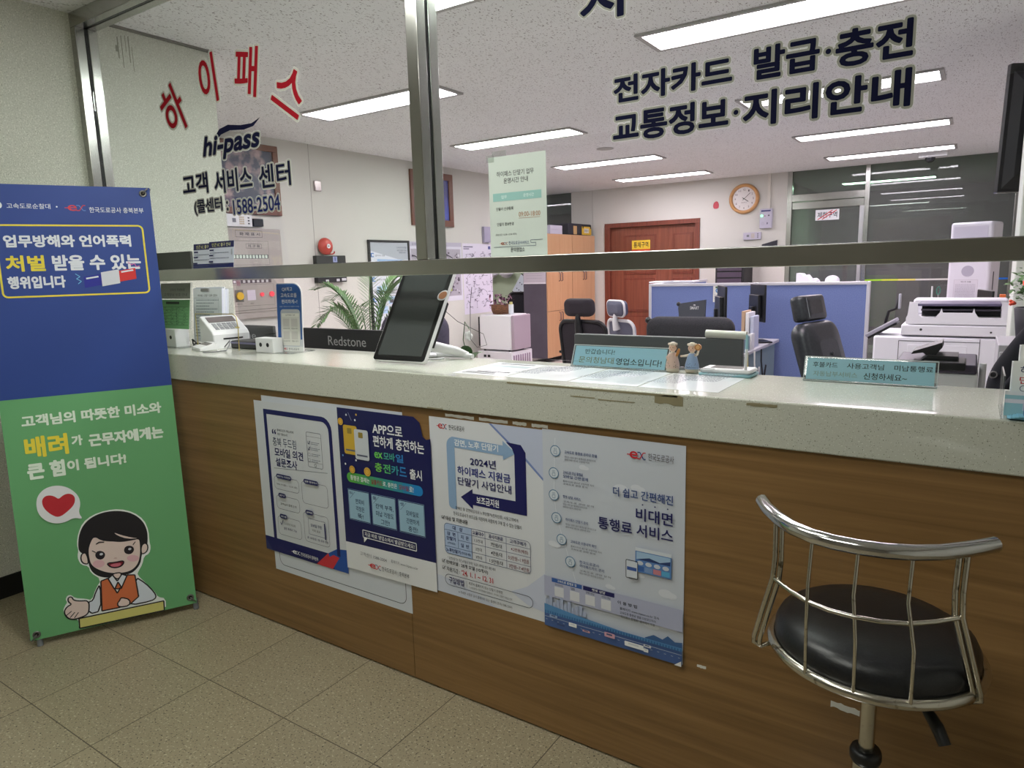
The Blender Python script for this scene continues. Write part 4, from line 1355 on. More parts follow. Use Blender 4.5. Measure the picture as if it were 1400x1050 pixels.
def wedge_sign(x0, x1, yb, yt, zt, lines, label):
    """Clear bent holder with a pale blue card."""
    t = thing('desk_sign', label, 'sign', ((x0 + x1) / 2, yb, Z1))
    L = math.hypot(yt - yb, zt)
    up = Vector((0, (yt - yb) / L, zt / L))
    nr = Vector((1, 0, 0)).cross(up)
    M = Matrix(((1, up.x, nr.x, x0), (0, up.y, nr.y, yb), (0, up.z, nr.z, Z1 + 0.002), (0, 0, 0, 1)))
    w = x1 - x0
    q = MB()
    q.box((0, 0, -0.002), (w, L, 0), CLEAR, M=M)
    q.build('front_plate', t)
    q = MB()
    q.box((x0, yb - 0.004, Z1), (x1, yt + 0.05, Z1 + 0.002), CLEAR)
    q.build('foot_plate', t)
    q = MB()
    q.add([(x0, yt, Z1 + zt), (x1, yt, Z1 + zt), (x1, yt + 0.045, Z1 + 0.002), (x0, yt + 0.045, Z1 + 0.002)], [(0, 1, 2, 3)], CLEAR)
    q.build('rear_plate', t)
    s = Sheet(w - 0.012, L - 0.006, (158, 208, 224))
    for b, a, y0, c, y1, col, bo in lines:
        s.text(b, a * (w - 0.012), y0 * (L - 0.006), c * (w - 0.012), y1 * (L - 0.006), col, bo)
    s.build('card', t, M @ Matrix.Translation((0.006, 0.003, 0.0008)))
    q = MB()
    for a, b in (((-.001, L - .0005), (w + .001, L + .0015)), ((-.001, -.001), (w + .001, .001)), ((-0.001, 0), (0.001, L)), ((w - 0.001, 0), (w + 0.001, L))):
        q.box((a[0], a[1], -0.003), (b[0], b[1], 0.001), mat('polished_acrylic_edge', (206, 216, 218), 0.5), M=M)
    q.build('plate_edge', t)
    return t


TEAL, OLIVE = (24, 34, 40), (118, 122, 84)
wedge_sign(-1.084, -0.757, 1.972, 2.0, 0.066, (('반갑습니다!', 0.12, 0.60, 0.45, 0.86, TEAL, 0.0), ('문의청남대', 0.06, 0.14, 0.455, 0.46, OLIVE, 0.0), ('영업소입니다!', 0.48, 0.12, 0.96, 0.46, TEAL, 0.01)),
           'pale blue desk sign in a clear holder beside the two figurines')
wedge_sign(-0.369, -0.059, 1.974, 1.997, 0.061, (('후불카드', 0.05, 0.57, 0.255, 0.82, TEAL, 0.01), ('사용고객님', 0.33, 0.57, 0.62, 0.82, TEAL, 0.01), ('미납통행료', 0.70, 0.57, 0.985, 0.82, TEAL, 0.01),
           ('자동납부서비스', 0.06, 0.16, 0.42, 0.40, (140, 166, 160), 0.01), ('신청하세요~', 0.47, 0.12, 0.80, 0.42, TEAL, 0.01)), 'pale blue desk sign in a clear holder in front of the copier')

# printed sheets under a clear film
for k, (x0, x1, lab) in enumerate(((-1.36, -1.165, 'printed sheet on the slab nearest the tablet'), (-1.158, -0.948, 'printed sheet on the slab in front of the left desk sign'), (-0.94, -0.735, 'printed sheet on the slab in front of the figurines'), (-0.728, -0.515, 'printed sheet on the slab in front of the signature pad'))):
    w, h = x1 - x0, 0.262
    s = Sheet(w, h, (232, 235, 238), rough=0.16)
    s.rect(0.0, h - 0.002, w, h, (150, 160, 168))
    rnd = random.Random(k)
    if k == 0:
        s.rect(0.03, h - 0.035, w - 0.03, h - 0.026, (90, 92, 104))
        s.rect(0.02, h - 0.10, w - 0.02, h - 0.06, (196, 208, 212))
        s.rect(0.02, 0.04, w - 0.06, 0.05, (60, 60, 70))
        s.rect(0.05, 0.06, w - 0.02, 0.07, (60, 60, 70))
        s.rect(0.02, 0.02, w - 0.05, 0.028, (90, 90, 100))
    else:
        for col in (0.012, w / 2 + 0.006):
            for i in range(22):
                dots(s, col, col + w / 2 - 0.02, h - 0.03 - i * 0.0098, 0.0036, (126, 132, 142), i + k)
        s.rect(0.012, h - 0.018, w * 0.6, h - 0.012, (90, 96, 110))
    tag(s.build('printed_sheet', None, on_top(x0, 1.695, Z1 + 0.0006)), lab, 'paper sheet', 'printed sheets on the slab')
# tablet kiosk
TB = thing('tablet_kiosk', 'black screened tablet leaning on a white stand on the counter', 'tablet', (-1.665, 1.79, Z1))
a = math.radians(33)
M = Matrix.Translation((-1.785, 1.768, Z1 + 0.012)) @ Matrix.Rotation(0.04, 4, 'Z') @ Matrix.Rotation(-(a), 4, 'X') @ Matrix.Rotation(PI / 2, 4, 'X')
q = MB(); q.prism(Sheet.rpts(0, 0, 0.236, 0.372, 0.012), -0.016, -0.001, WHITE_P, M, bev=0.002); q.build('housing', TB)
q = MB(); q.prism(Sheet.rpts(0.002, 0.002, 0.234, 0.370, 0.011), -0.001, 0.0004, mat('tablet_bezel', (16, 17, 19), 0.3), M)
q.build('bezel', TB)
q = MB(); q.box((0.018, 0.022, 0.0), (0.218, 0.352, 0.0007), mat('screen_with_sheen', (66, 70, 70), 0.2), M=M); q.build('screen', TB)  # screen grey lifted in place of reflections on the glass
q = MB(); q.prism(smooth([(0.202, 0.245), (0.232, 0.242), (0.244, 0.262), (0.238, 0.285), (0.214, 0.284), (0.198, 0.268)], 2), 0.0009, 0.0014, WHITE_P, M)
q.prism(smooth([(0.207, 0.250), (0.230, 0.248), (0.240, 0.263), (0.234, 0.280), (0.215, 0.279), (0.203, 0.267)], 2), 0.0014, 0.0018, mat('tan_sticker', (190, 130, 90), 0.5), M)
q.build('sticker', TB)
q = MB(); q.box((0.205, 0.07, -0.034), (0.232, 0.25, -0.016), BLACK, 0.003, M); q.build('card_reader', TB)
q = MB()
p0 = M @ Vector((0.17, 0.12, -0.016))
q.tube([p0, (p0.x + 0.02, p0.y + 0.03, 1.155), (-1.56, 1.97, 1.13), (-1.53, 2.0, 1.112)], [0.022, 0.02, 0.016, 0.012], WHITE_P, 12)
q.tube([(-1.70, 1.98, 1.108), (-1.62, 1.985, 1.112), (-1.53, 1.99, 1.112), (-1.50, 1.99, 1.110)], 0.0095, WHITE_P, 10)
q.tube([(-1.70, 1.93, 1.108), (-1.66, 1.97, 1.110), (-1.70, 2.0, 1.108)], 0.008, WHITE_P, 10)
q.build('stand', TB)
q = MB()
for off in (0, 0.012):
    q.tube([(-1.60, 1.94 + off, Z1 + 0.003), (-1.64, 1.9 + off, Z1 + 0.003), (-1.72, 1.9 - off, Z1 + 0.003), (-1.80, 1.95 + off, Z1 + 0.003)], 0.0025, WHITE_P, 6)
q.build('cable', TB)
q = MB()
pr_ = M @ Vector((0.226, 0.22, -0.03))
q.tube([pr_, (pr_.x + 0.04, pr_.y + 0.02, pr_.z - 0.04), (-1.47, 2.02, 1.19), (-1.46, 2.025, 1.15), (-1.50, 2.02, 1.14), (-1.53, 2.02, 1.17), (-1.51, 2.0, 1.30), (-1.50, 2.0, 1.36)], 0.0010, BLACK, 6)
q.build('black_wire', TB)

# figurines
PORC = mat('ivory_porcelain', (222, 210, 190), 0.25)


def figurine(x, y, coat, label, arm):
    t = thing('figurine', label, 'figurine', (x, y, Z1), 0, 'pair of figurines on the counter')
    M = Matrix.Translation((x, y, Z1))
    q = MB()
    q.lathe([(0.001, 0), (0.017, 0.0), (0.020, 0.004), (0.0195, 0.02), (0.016, 0.036), (0.012, 0.05), (0.009, 0.057), (0.006, 0.060), (0.006, 0.064)], PORC, M, 20)
    q.build('body', t)
    q = MB()
    q.lathe([(0.0206, 0.012), (0.0200, 0.024), (0.0172, 0.036), (0.0135, 0.050), (0.0096, 0.0575), (0.0070, 0.0585)], coat, M, 20)
    rnd = random.Random(int(abs(x) * 1000))
    for k in range(10):
        an, z = rnd.uniform(-2.4, -0.7), rnd.uniform(0.014, 0.034)
        r = 0.0205 - (z - 0.012) * 0.16
        q.ball((r * math.cos(an), r * math.sin(an), z), 0.0016, mat('figurine_flower', (70, 60, 56), 0.4), 6, M)
    q.build('robe', t)
    q = MB()
    q.ball((0, -0.001, 0.073), (0.0118, 0.0112, 0.0125), mat('figurine_face', (230, 196, 170), 0.3), 16, M)
    for sx in (-1, 1):
        q.ball((sx * 0.0042, -0.0112, 0.0745), 0.0013, mat('figurine_eye', (60, 40, 36), 0.3), 6, M)
    q.ball((0, -0.0122, 0.0715), 0.0012, mat('figurine_nose', (222, 170, 146), 0.3), 6, M)
    q.ball((0, -0.0112, 0.0685), (0.0022, 0.001, 0.0008), mat('figurine_mouth', (190, 80, 80), 0.3), 6, M)
    q.build('head', t)
    q = MB()
    q.ball((0, 0.003, 0.076), (0.0128, 0.0112, 0.0118), mat('figurine_hair', (120, 84, 56), 0.4), 14, M)
    for k in range(12):
        an = 2 * PI * k / 12
        q.ball((0.0115 * math.cos(an), 0.0095 * math.sin(an) - 0.001, 0.084), 0.0038, PORC, 8, M)
    q.ball((0, 0, 0.086), (0.010, 0.009, 0.005), PORC, 10, M)
    q.build('hat', t)
    q = MB()
    for pts, hd in arm:
        q.tube([M @ Vector(p) for p in pts], [0.0042, 0.0036, 0.0030], coat if hd is None else PORC, 8)
        q.ball(M @ Vector(pts[-1]), 0.0034, mat('figurine_face', (230, 196, 170), 0.3), 8)
    q.build('arm', t)
    return t, M


f1, M1 = figurine(-0.742, 1.985, mat('pale_pink_robe', (214, 186, 170), 0.35), 'pink-robed porcelain figurine next to the blue desk sign',
                  ((((0.009, -0.004, 0.052), (0.016, -0.010, 0.048), (0.019, -0.012, 0.058)), None), (((-0.009, -0.003, 0.052), (-0.015, -0.008, 0.044), (-0.010, -0.014, 0.038)), None)))
q = MB(); q.tube([M1 @ Vector(p) for p in ((0.016, -0.012, 0.050), (0.021, -0.012, 0.062), (0.024, -0.011, 0.072))], [0.0035, 0.005, 0.003], mat('toy_instrument', (190, 130, 70), 0.4), 8); q.build('instrument', f1)
f2, M2 = figurine(-0.684, 1.990, mat('pale_blue_robe', (150, 176, 210), 0.35), 'blue-robed porcelain figurine next to the signature pad',
                  ((((0.009, -0.004, 0.052), (0.018, -0.008, 0.056), (0.022, -0.009, 0.068)), 1), (((-0.009, -0.003, 0.052), (-0.020, -0.008, 0.050), (-0.030, -0.010, 0.049)), 1)))
q = MB(); q.cyl(M2 @ Vector((0.021, -0.013, 0.078)), M2 @ Vector((0.021, -0.006, 0.078)), 0.0095, mat('toy_instrument', (190, 130, 70), 0.4), n=16)
q.cyl(M2 @ Vector((0.021, -0.0136, 0.078)), M2 @ Vector((0.021, -0.0129, 0.078)), 0.006, mat('toy_drum_skin', (226, 180, 120), 0.4), n=16); q.build('instrument', f2)

# signature pad
SPAD = thing('signature_pad', 'white and pale blue signature pad with an upright pen', 'signature pad', (-0.575, 1.99, Z1))
q = MB(); q.box((-0.650, 1.945, Z1), (-0.500, 2.035, Z1 + 0.009), mat('pale_blue_plastic', (150, 196, 206), 0.35), 0.004)
q.box((-0.648, 1.947, Z1 + 0.009), (-0.502, 2.033, Z1 + 0.021), WHITE_P, 0.007); q.build('body', SPAD)
q = MB(); q.box((-0.622, 1.972, Z1 + 0.0205), (-0.532, 2.022, Z1 + 0.0216), mat('grey_lcd', (150, 146, 146), 0.2)); q.build('display', SPAD)
q = MB(); q.cyl((-0.520, 1.962, Z1 + 0.018), (-0.519, 1.965, Z1 + 0.080), 0.0042, WHITE_P, n=10)
q.cyl((-0.519, 1.965, Z1 + 0.080), (-0.519, 1.966, Z1 + 0.120), 0.0042, mat('pale_blue_plastic', (150, 196, 206), 0.35), 0.0036, n=10); q.build('pen', SPAD)


# acrylic stands with double-holed white feet
def holed_foot(par, x0, x1, y0, y1, h):
    q = MB()
    q.box((x0, y0, Z1), (x1, y1, Z1 + h), WHITE_P, 0.003)
    for f in (0.3, 0.7):
        x = x0 + (x1 - x0) * f
        q.cyl((x, y0 + 0.001, Z1 + h * 0.55), (x, y0 - 0.0004, Z1 + h * 0.55), 0.009, BLACK_MATT, n=16)
    return q.build('holed_foot', par)


GF = thing('form_holder', 'clear holder with a green handwritten form beside the banner', 'form holder', (-3.08, 1.83, Z1))
holed_foot(GF, -3.21, -3.085, 1.80, 1.87, 0.085)
pbox('base_plate', GF, (-3.26, 1.785, Z1), (-3.03, 1.92, Z1 + 0.004), CLEAR)
a = math.radians(-8)
M = Matrix.Translation((-3.24, 1.82, Z1 + 0.086)) @ Matrix.Rotation(a, 4, 'X') @ Matrix.Rotation(PI / 2, 4, 'X')
q = MB(); q.box((0, 0, -0.002), (0.255, 0.215, 0), CLEAR, M=M); q.build('back_plate', GF)
s = Sheet(0.235, 0.135, (118, 176, 122))
s.rect(0.04, 0.115, 0.15, 0.126, (30, 50, 40))
for i in range(7):
    s.line([(0.01, 0.018 + i * 0.014), (0.225, 0.018 + i * 0.014)], 0.0012, (50, 90, 60))
rnd = random.Random(5)
for i in range(6):
    y = 0.02 + i * 0.014
    for k in range(4):
        x = 0.03 + k * 0.05 + rnd.uniform(-.01, .01)
        s.line([(x + j * 0.005, y + rnd.uniform(0, 0.011)) for j in range(6)], 0.0014, (30, 60, 40))
s.line([(0.13, 0.1), (0.14, 0.02)], 0.002, (26, 44, 30))
s.build('green_form', GF, M @ Matrix.Translation((0.008, 0.0, 0.001)))
s = Sheet(0.245, 0.072, (168, 168, 166))
s.text('신청서 작성방법', 0.08, 0.036, 0.20, 0.048, (80, 80, 84), 0.0)
s.text('고객정보 보호 안내', 0.03, 0.012, 0.22, 0.026, (80, 80, 84), 0.0)
s.build('grey_label', GF, M @ Matrix.Translation((0.0, 0.140, 0.0015)))

# stack of forms in a wire-fronted rack
FR = thing('form_rack', 'stack of printed forms leaning in a rack behind the card terminal', 'form rack', (-3.03, 1.96, Z1))
M = Matrix.Translation((-3.21, 1.965, Z1 + 0.006)) @ Matrix.Rotation(0.12, 4, 'Z') @ Matrix.Rotation(-0.10, 4, 'X') @ Matrix.Rotation(PI / 2, 4, 'X')
q = MB(); q.box((-0.008, 0, -0.05), (0.225, 0.265, -0.045), CLEAR, M=M); q.build('back_plate', FR)
for k in range(6):
    q = MB(); q.box((0.002 * k, 0.003, -0.044 + k * 0.0085), (0.20 + 0.002 * k, 0.262 + random.uniform(-.006, .008), -0.038 + k * 0.0085), mat('form_paper', (226 - 4 * (k % 3), 230 - 4 * (k % 3), 236), 0.6), M=M)
    q.build('paper_pad', FR)
s = Sheet(0.196, 0.258, (244, 246, 250))
s.text('하이패스 단말기 등록 신청서', 0.03, 0.218, 0.165, 0.230, INK, 0.0)
for i in range(13):
    dots(s, 0.02, 0.175 - (i % 3) * 0.03, 0.20 - i * 0.0145, 0.0042, (150, 158, 170), i)
s.frame(0.012, 0.012, 0.184, 0.212, 0.001, 0.001, (150, 156, 166))
s.build('top_form', FR, M @ Matrix.Translation((0.014, 0.003, 0.0062)))
q = MB(); q.box((0.07, 0.247, 0.002), (0.125, 0.262, 0.0125), mat('clip_grey', (150, 148, 146), 0.4), 0.002, M); q.build('clip', FR)
q = MB(); q.tube([(-2.952, 1.827, Z1 + 0.002), (-2.945, 1.825, Z1 + 0.10), (-2.936, 1.82, Z1 + 0.158), (-2.66, 1.82, Z1 + 0.160), (-2.640, 1.822, Z1 + 0.15), (-2.632, 1.822, Z1 + 0.10), (-2.642, 1.824, Z1 + 0.002)], 0.002, mat('brass_wire', (196, 178, 110), 0.3, 0.6), 8)
q.build('front_wire', FR)

# card terminal
CTM = thing('card_terminal', 'white payment terminal with keypad on the counter', 'payment terminal', (-2.92, 1.93, Z1))
M = Matrix.Translation((-2.885, 1.925, Z1)) @ Matrix.Rotation(1.38, 4, 'Z')
q = MB()
side = [(-0.075, 0.0), (0.072, 0.0), (0.072, 0.137), (0.06, 0.142), (-0.06, 0.078), (-0.075, 0.062)]
q.prism(side, -0.085, 0.085, WHITE_P, M @ Matrix(((0, 0, 1, 0), (1, 0, 0, 0), (0, 1, 0, 0), (0, 0, 0, 1))), bev=0.006)
q.build('body', CTM)
sl = math.atan2(0.064, 0.12)
MT = M @ Matrix.Translation((0, -0.06, 0.079)) @ Matrix.Rotation(sl, 4, 'X')
q = MB(); q.box((-0.065, 0.075, 0.0), (0.06, 0.12, 0.002), mat('terminal_display', (120, 112, 112), 0.2), M=MT); q.build('display', CTM)
for r in range(4):
    for k in range(5):
        q = MB(); q.box((-0.06 + k * 0.023, 0.010 + r * 0.0145, 0), (-0.042 + k * 0.023, 0.020 + r * 0.0145, 0.003), mat('terminal_key', (170, 172, 176) if (r, k) != (0, 4) else (200, 186, 110), 0.5), 0.001, MT); q.build('key', CTM)
q = MB(); q.box((-0.04, -0.077, 0.040), (0.05, -0.074, 0.046), BLACK_MATT, M=M); q.build('card_slot', CTM)
CR2 = thing('card_reader', 'small white display unit in front of the payment terminal', 'card reader', (-2.845, 1.79, Z1), -0.28)
q = MB(); q.prism([(-0.038, 0), (0.038, 0), (0.038, 0.034), (-0.038, 0.014)], -0.062, 0.062, WHITE_P, Matrix(((0, 0, 1, 0), (1, 0, 0, 0), (0, 1, 0, 0), (0, 0, 0, 1))), bev=0.004)
q.build('body', CR2, None, True)
q = MB(); q.box((-0.048, -0.004, 0.0), (0.048, 0.022, 0.001), mat('terminal_display', (120, 112, 112), 0.2), M=Matrix.Translation((0, 0, 0.0245)) @ Matrix.Rotation(0.257, 4, 'X')); q.build('display', CR2, None, True)
q = MB()
q.tube([(-2.99, 1.86, Z1 + 0.006), (-3.03, 1.85, Z1 + 0.035), (-3.04, 1.86, Z1 + 0.008), (-3.0, 1.85, Z1 + 0.02), (-2.985, 1.855, Z1 + 0.006), (-3.02, 1.875, Z1 + 0.015), (-2.98, 1.88, Z1 + 0.006)], 0.0035, BLACK, 8)
tag(q.build('black_cable'), 'coiled black cable between the form holder and the payment terminal', 'cable')
q = MB()
q.tube([(-2.755, 1.83, Z1 + 0.012), (-2.74, 1.85, Z1 + 0.04), (-2.72, 1.83, Z1 + 0.02), (-2.70, 1.80, Z1 + 0.003), (-2.70, 1.74, Z1 + 0.003), (-2.74, 1.715, Z1 + 0.003)], 0.0025, mat('grey_cable', (110, 112, 116), 0.5), 8)
tag(q.build('grey_cable'), 'thin grey cable looping in front of the payment terminal', 'cable')
RT = thing('router_box', 'flat black box behind the holed white foot on the counter', 'box', (-2.68, 1.93, Z1))
pbox('body', RT, (-2.79, 1.885, Z1), (-2.53, 1.99, Z1 + 0.034), BLACK, 0.006)
q = MB(); q.box((-2.785, 1.883, Z1 + 0.022), (-2.535, 1.8855, Z1 + 0.030), mat('grey_violet_band', (110, 108, 140), 0.3)); q.build('trim_band', RT)

# clear holder and the QR standee
AH = thing('clear_holder', 'tall clear holder with a small pink note behind the payment terminal', 'holder', (-2.75, 2.02, Z1))
a = Matrix.Translation((-2.905, 2.024, Z1 + 0.003)) @ Matrix.Rotation(PI / 2, 4, 'X')
q = MB(); q.prism(Sheet.rpts(0, 0, 0.30, 0.305, (0.004, 0.004, 0.04, 0.01)), 0, 0.003, CLEAR, a); q.build('front_plate', AH)
s = Sheet(0.03, 0.026, (230, 190, 206)); s.text('안내', 0.004, 0.006, 0.026, 0.020, (190, 70, 110), 0.0); s.build('pink_note', AH, on_front(-2.90, 1.376, 2.0205))
pbox('base_plate', AH, (-2.86, 2.012, Z1), (-2.62, 2.028, Z1 + 0.003), CLEAR)
QS = thing('qr_standee', 'tall blue standee with a drawn phone on the counter', 'standee', (-2.37, 1.88, Z1))
holed_foot(QS, -2.52, -2.405, 1.82, 1.872, 0.062)
s = Sheet()
W, H = 0.134, 0.285
M = Matrix.Translation((-2.445, 1.878, Z1 + 0.003)) @ Matrix.Rotation(0.16, 4, 'Z') @ Matrix.Rotation(-0.06, 4, 'X') @ Matrix.Rotation(PI / 2, 4, 'X')
out = Sheet.rpts(0, 0, W, H, (0.003, 0.003, 0.045, 0.003), 8)
s.prism(out, -0.003, -0.0001, P(WHITE, 0.3), M=None)
s.poly(out, (206, 210, 214))
s.poly(Sheet.rpts(0, 0.05, W - 0.004, H - 0.004, (0.003, 0.003, 0.042, 0.003), 8), (56, 100, 170))
s.text('QR찍고', 0.03, 0.250, 0.085, 0.268, WHITE, 0.02)
s.text('고속도로를', 0.022, 0.225, 0.108, 0.243, WHITE, 0.02)
s.text('편리하게~!', 0.026, 0.199, 0.110, 0.217, WHITE, 0.02)
s.text('QR을 스캔하면 바로 이용할 수 있어요', 0.014, 0.184, 0.120, 0.190, (200, 214, 230), 0.0)
s.rrect(0.018, 0.02, 0.122, 0.176, 0.014, (190, 196, 204))
s.rrect(0.022, 0.024, 0.118, 0.160, 0.004, (222, 222, 216))
s.rect(0.024, 0.145, 0.116, 0.158, (236, 236, 230))
s.text('Q 하이패스 검색', 0.045, 0.148, 0.095, 0.155, INK, 0.0)
for x in (0.03, 0.074):
    for y in (0.103, 0.050):
        s.rect(x, y, x + 0.034, y + 0.034, (206, 204, 200))
        s.text('고속도로 안내' if x < 0.05 else '영업소 찾기', x, y - 0.010, x + 0.034, y - 0.004, INK, 0.0)
s.rect(0, 0, W, 0.02, (226, 228, 226))
ex_logo(s, 0.03, 0.006, 0.052, 0.015)
s.text('한국도로공사', 0.056, 0.005, 0.112, 0.015, INK, 0.0)
s.build('printed_panel', QS, M)
pbox('foot_plate', QS, (-2.46, 1.83, Z1), (-2.31, 1.96, Z1 + 0.003), CLEAR)


# leaflets on the rail and the dark board beside them
def leaflet(x0, z0, w, h, y, label, rz=0.0):
    s = Sheet(w, h, (206, 212, 226))
    s.rect(0, h - 0.026, w, h, NAVY)
    s.text('인근 IC', 0.020, h - 0.021, w * 0.44, h - 0.006, (214, 214, 130), 0.01)
    s.text('출구 안내', w * 0.48, h - 0.021, w * 0.86, h - 0.006, (226, 226, 160), 0.01)
    s.rect(0, 0, w, 0.018, (30, 40, 100))
    for i, y_ in enumerate((h - 0.038, h - 0.060, h - 0.086)):
        s.rect(0.004, y_, 0.034, y_ + 0.006, NAVY)
        dots(s, 0.008, w - 0.03, y_ - 0.010, 0.0025, (80, 86, 110), i)
    s.rect(w - 0.014, 0.05, w - 0.006, h - 0.034, (170, 176, 184))
    s.rect(0.034, 0.05, 0.042, h - 0.04, (180, 190, 206))
    return tag(s.build('leaflet', None, Matrix.Translation((x0, y, z0)) @ Matrix.Rotation(rz, 4, 'Z') @ Matrix.Rotation(-0.12, 4, 'X') @ Matrix.Rotation(PI / 2, 4, 'X')), label, 'leaflet', 'blue and white leaflets on the rail')


leaflet(-2.832, 1.459, 0.168, 0.104, 1.768, 'blue and white leaflet on the steel rail, partly covered by the other one')
leaflet(-2.702, 1.459, 0.172, 0.108, 1.757, 'blue and white leaflet on the steel rail, lying over the other one')
boxthing('dark_board', (-3.20, 1.766, 1.459), (-2.842, 1.778, 1.534), mat('dark_grey_board', (70, 72, 70), 0.6), 'dark grey board standing on the steel rail beside the leaflets', 'board', 0.002)

# leaflet dispenser at the right end
LD = thing('leaflet_holder', 'clear tiered holder of cards and leaflets at the right end of the counter', 'leaflet holder', (0.15, 1.70, Z1))
pbox('base_plate', LD, (0.062, 1.642, Z1), (0.30, 1.80, Z1 + 0.003), CLEAR)
pbox('side_plate', LD, (0.062, 1.655, Z1), (0.065, 1.80, Z1 + 0.085), CLEAR)
for k, (y, z, h, col) in enumerate(((1.735, 0.075, 0.065, WHITE), (1.70, 0.045, 0.065, WHITE))):
    s = Sheet(0.20, h, (226, 228, 226))
    s.text('하이패스', 0.012, h - 0.026, 0.075, h - 0.010, NAVY, 0.02)
    s.text('단말기', 0.012, h - 0.046, 0.06, h - 0.031, RED, 0.02)
    s.text('1899-3400', 0.030, h - 0.061, 0.10, h - 0.049, NAVY, 0.02)
    s.circ(0.019, h - 0.055, 0.006, 0.001, NAVY)
    s.build('card', LD, Matrix.Translation((0.078 + 0.012 * (1 - k), y, Z1 + z)) @ Matrix.Rotation(-0.15, 4, 'X') @ Matrix.Rotation(PI / 2, 4, 'X'))
    pbox('card_stack', LD, (0.076 + 0.012 * (1 - k), y + 0.012, Z1 + z), (0.28, y + 0.028, Z1 + z + h * 0.95), PAPER)
s = Sheet(0.22, 0.05, (150, 196, 206)); s.rect(0, 0.026, 0.22, 0.034, (220, 220, 230)); s.rect(0.03, 0.012, 0.05, 0.028, (210, 206, 222)); s.rect(0.0, 0.042, 0.22, 0.05, (226, 230, 234))
s.build('leaflet_stack', LD, Matrix.Translation((0.067, 1.665, Z1 + 0.004)) @ Matrix.Rotation(-0.1, 4, 'X') @ Matrix.Rotation(PI / 2, 4, 'X'))
for k in range(4):
    q = MB(); q.box((0.0, 0, 0), (0.22, 0.09, 0.0012), mat('cyan_leaflet', (130, 190, 214), 0.5), M=Matrix.Translation((0.072 + 0.006 * k, 1.635 - 0.002 * k, Z1 + 0.004 + 0.0016 * k)) @ Matrix.Rotation(0.03 * k - 0.03, 4, 'Z')); q.build('flat_leaflet', LD)
q = MB(); q.prism([(0, 0), (0.13, 0), (0.13, 0.062), (0.02, 0.055), (0.012, 0.03), (0.0, 0.022)], 0, 0.02, mat('blue_card_box', (70, 100, 160), 0.5), on_front(0.098, Z1 + 0.012, 1.652)); q.build('blue_card', LD)
# ------------------------------------------------------------------ clerks' desk and monitors behind the counter
DESKM = mat('desk_laminate', (206, 202, 196), 0.5)
DK = thing('work_desk', 'long work desk right behind the counter carrying the monitors', 'desk', (-1.3, 2.45, 0))
pbox('desktop', DK, (-3.55, 2.06, 0.695), (1.0, 2.85, 0.72), DESKM, 0.003)
for x in (-3.5, -2.0, -0.4, 0.95):
    pbox('leg', DK, (x - 0.02, 2.10, 0), (x + 0.02, 2.80, 0.695), DGREY)


def monitor(x0, x1, y, z0, z1, m, label, brand=None, rz=0.0, zt=0.72, group=None):
    """Seen from behind: the back shell faces -Y before turning by rz."""
    w, h = x1 - x0, z1 - z0
    t = thing('monitor', label, 'monitor', ((x0 + x1) / 2, y, zt), rz, group)
    q = MB(); q.box((-w / 2, 0, z0 - zt), (w / 2, 0.018, z1 - zt), m, 0.004); q.build('screen_frame', t, None, True)
    q = MB(); q.box((-w / 2 + 0.012, 0.0181, z0 - zt + 0.015), (w / 2 - 0.012, 0.0187, z1 - zt - 0.012), mat('screen_glass', (14, 15, 18), 0.15)); q.build('screen', t, None, True)
    q = MB(); q.prism([(-w * 0.36, z0 - zt + h * 0.12), (w * 0.36, z0 - zt + h * 0.12), (w * 0.33, z0 - zt + h * 0.72), (-w * 0.33, z0 - zt + h * 0.72)], 0, 0.028, m, Matrix(((1, 0, 0, 0), (0, 0, -1, 0), (0, 1, 0, 0), (0, 0, 0, 1))), bev=0.006)
    q.build('back_shell', t, None, True)
    q = MB(); q.box((-0.03, -0.05, 0.01), (0.03, -0.015, z0 - zt + h * 0.4), m, 0.004); q.box((-0.11, -0.10, 0.0), (0.11, 0.10, 0.012), m, 0.004); q.build('stand', t, None, True)
    if brand:
        s = Sheet()
        s.text(brand[0], brand[1], brand[2] - zt, brand[3], brand[4] - zt, (176, 176, 176), 0.0)
        s.build('printed_name', t, on_front(0, 0, -0.0005), True)
    return t


MONB = mat('monitor_black', (32, 33, 35), 0.45)
monitor(-3.56, -3.00, 2.28, 0.81, 1.163, MONB, 'black monitor behind the payment terminal, seen from its back', ('Redstone', -0.20, 1.090, 0.135, 1.130))
monitor(-2.77, -2.13, 2.28, 0.80, 1.160, MONB, 'black monitor behind the counter left of the tablet', ('Redstone', -0.14, 1.080, 0.115, 1.125))
monitor(-1.25, -0.62, 2.30, 0.80, 1.172, mat('monitor_grey', (92, 95, 97), 0.4), 'grey backed monitor behind the figurines')
q = MB(); q.cyl((-0.745, 2.306, 1.186), (-0.610, 2.306, 1.183), 0.0135, mat('rolled_paper', (216, 216, 206), 0.6), n=16)
tag(q.build('paper_roll'), 'rolled white paper lying on top of the grey monitor', 'paper roll')
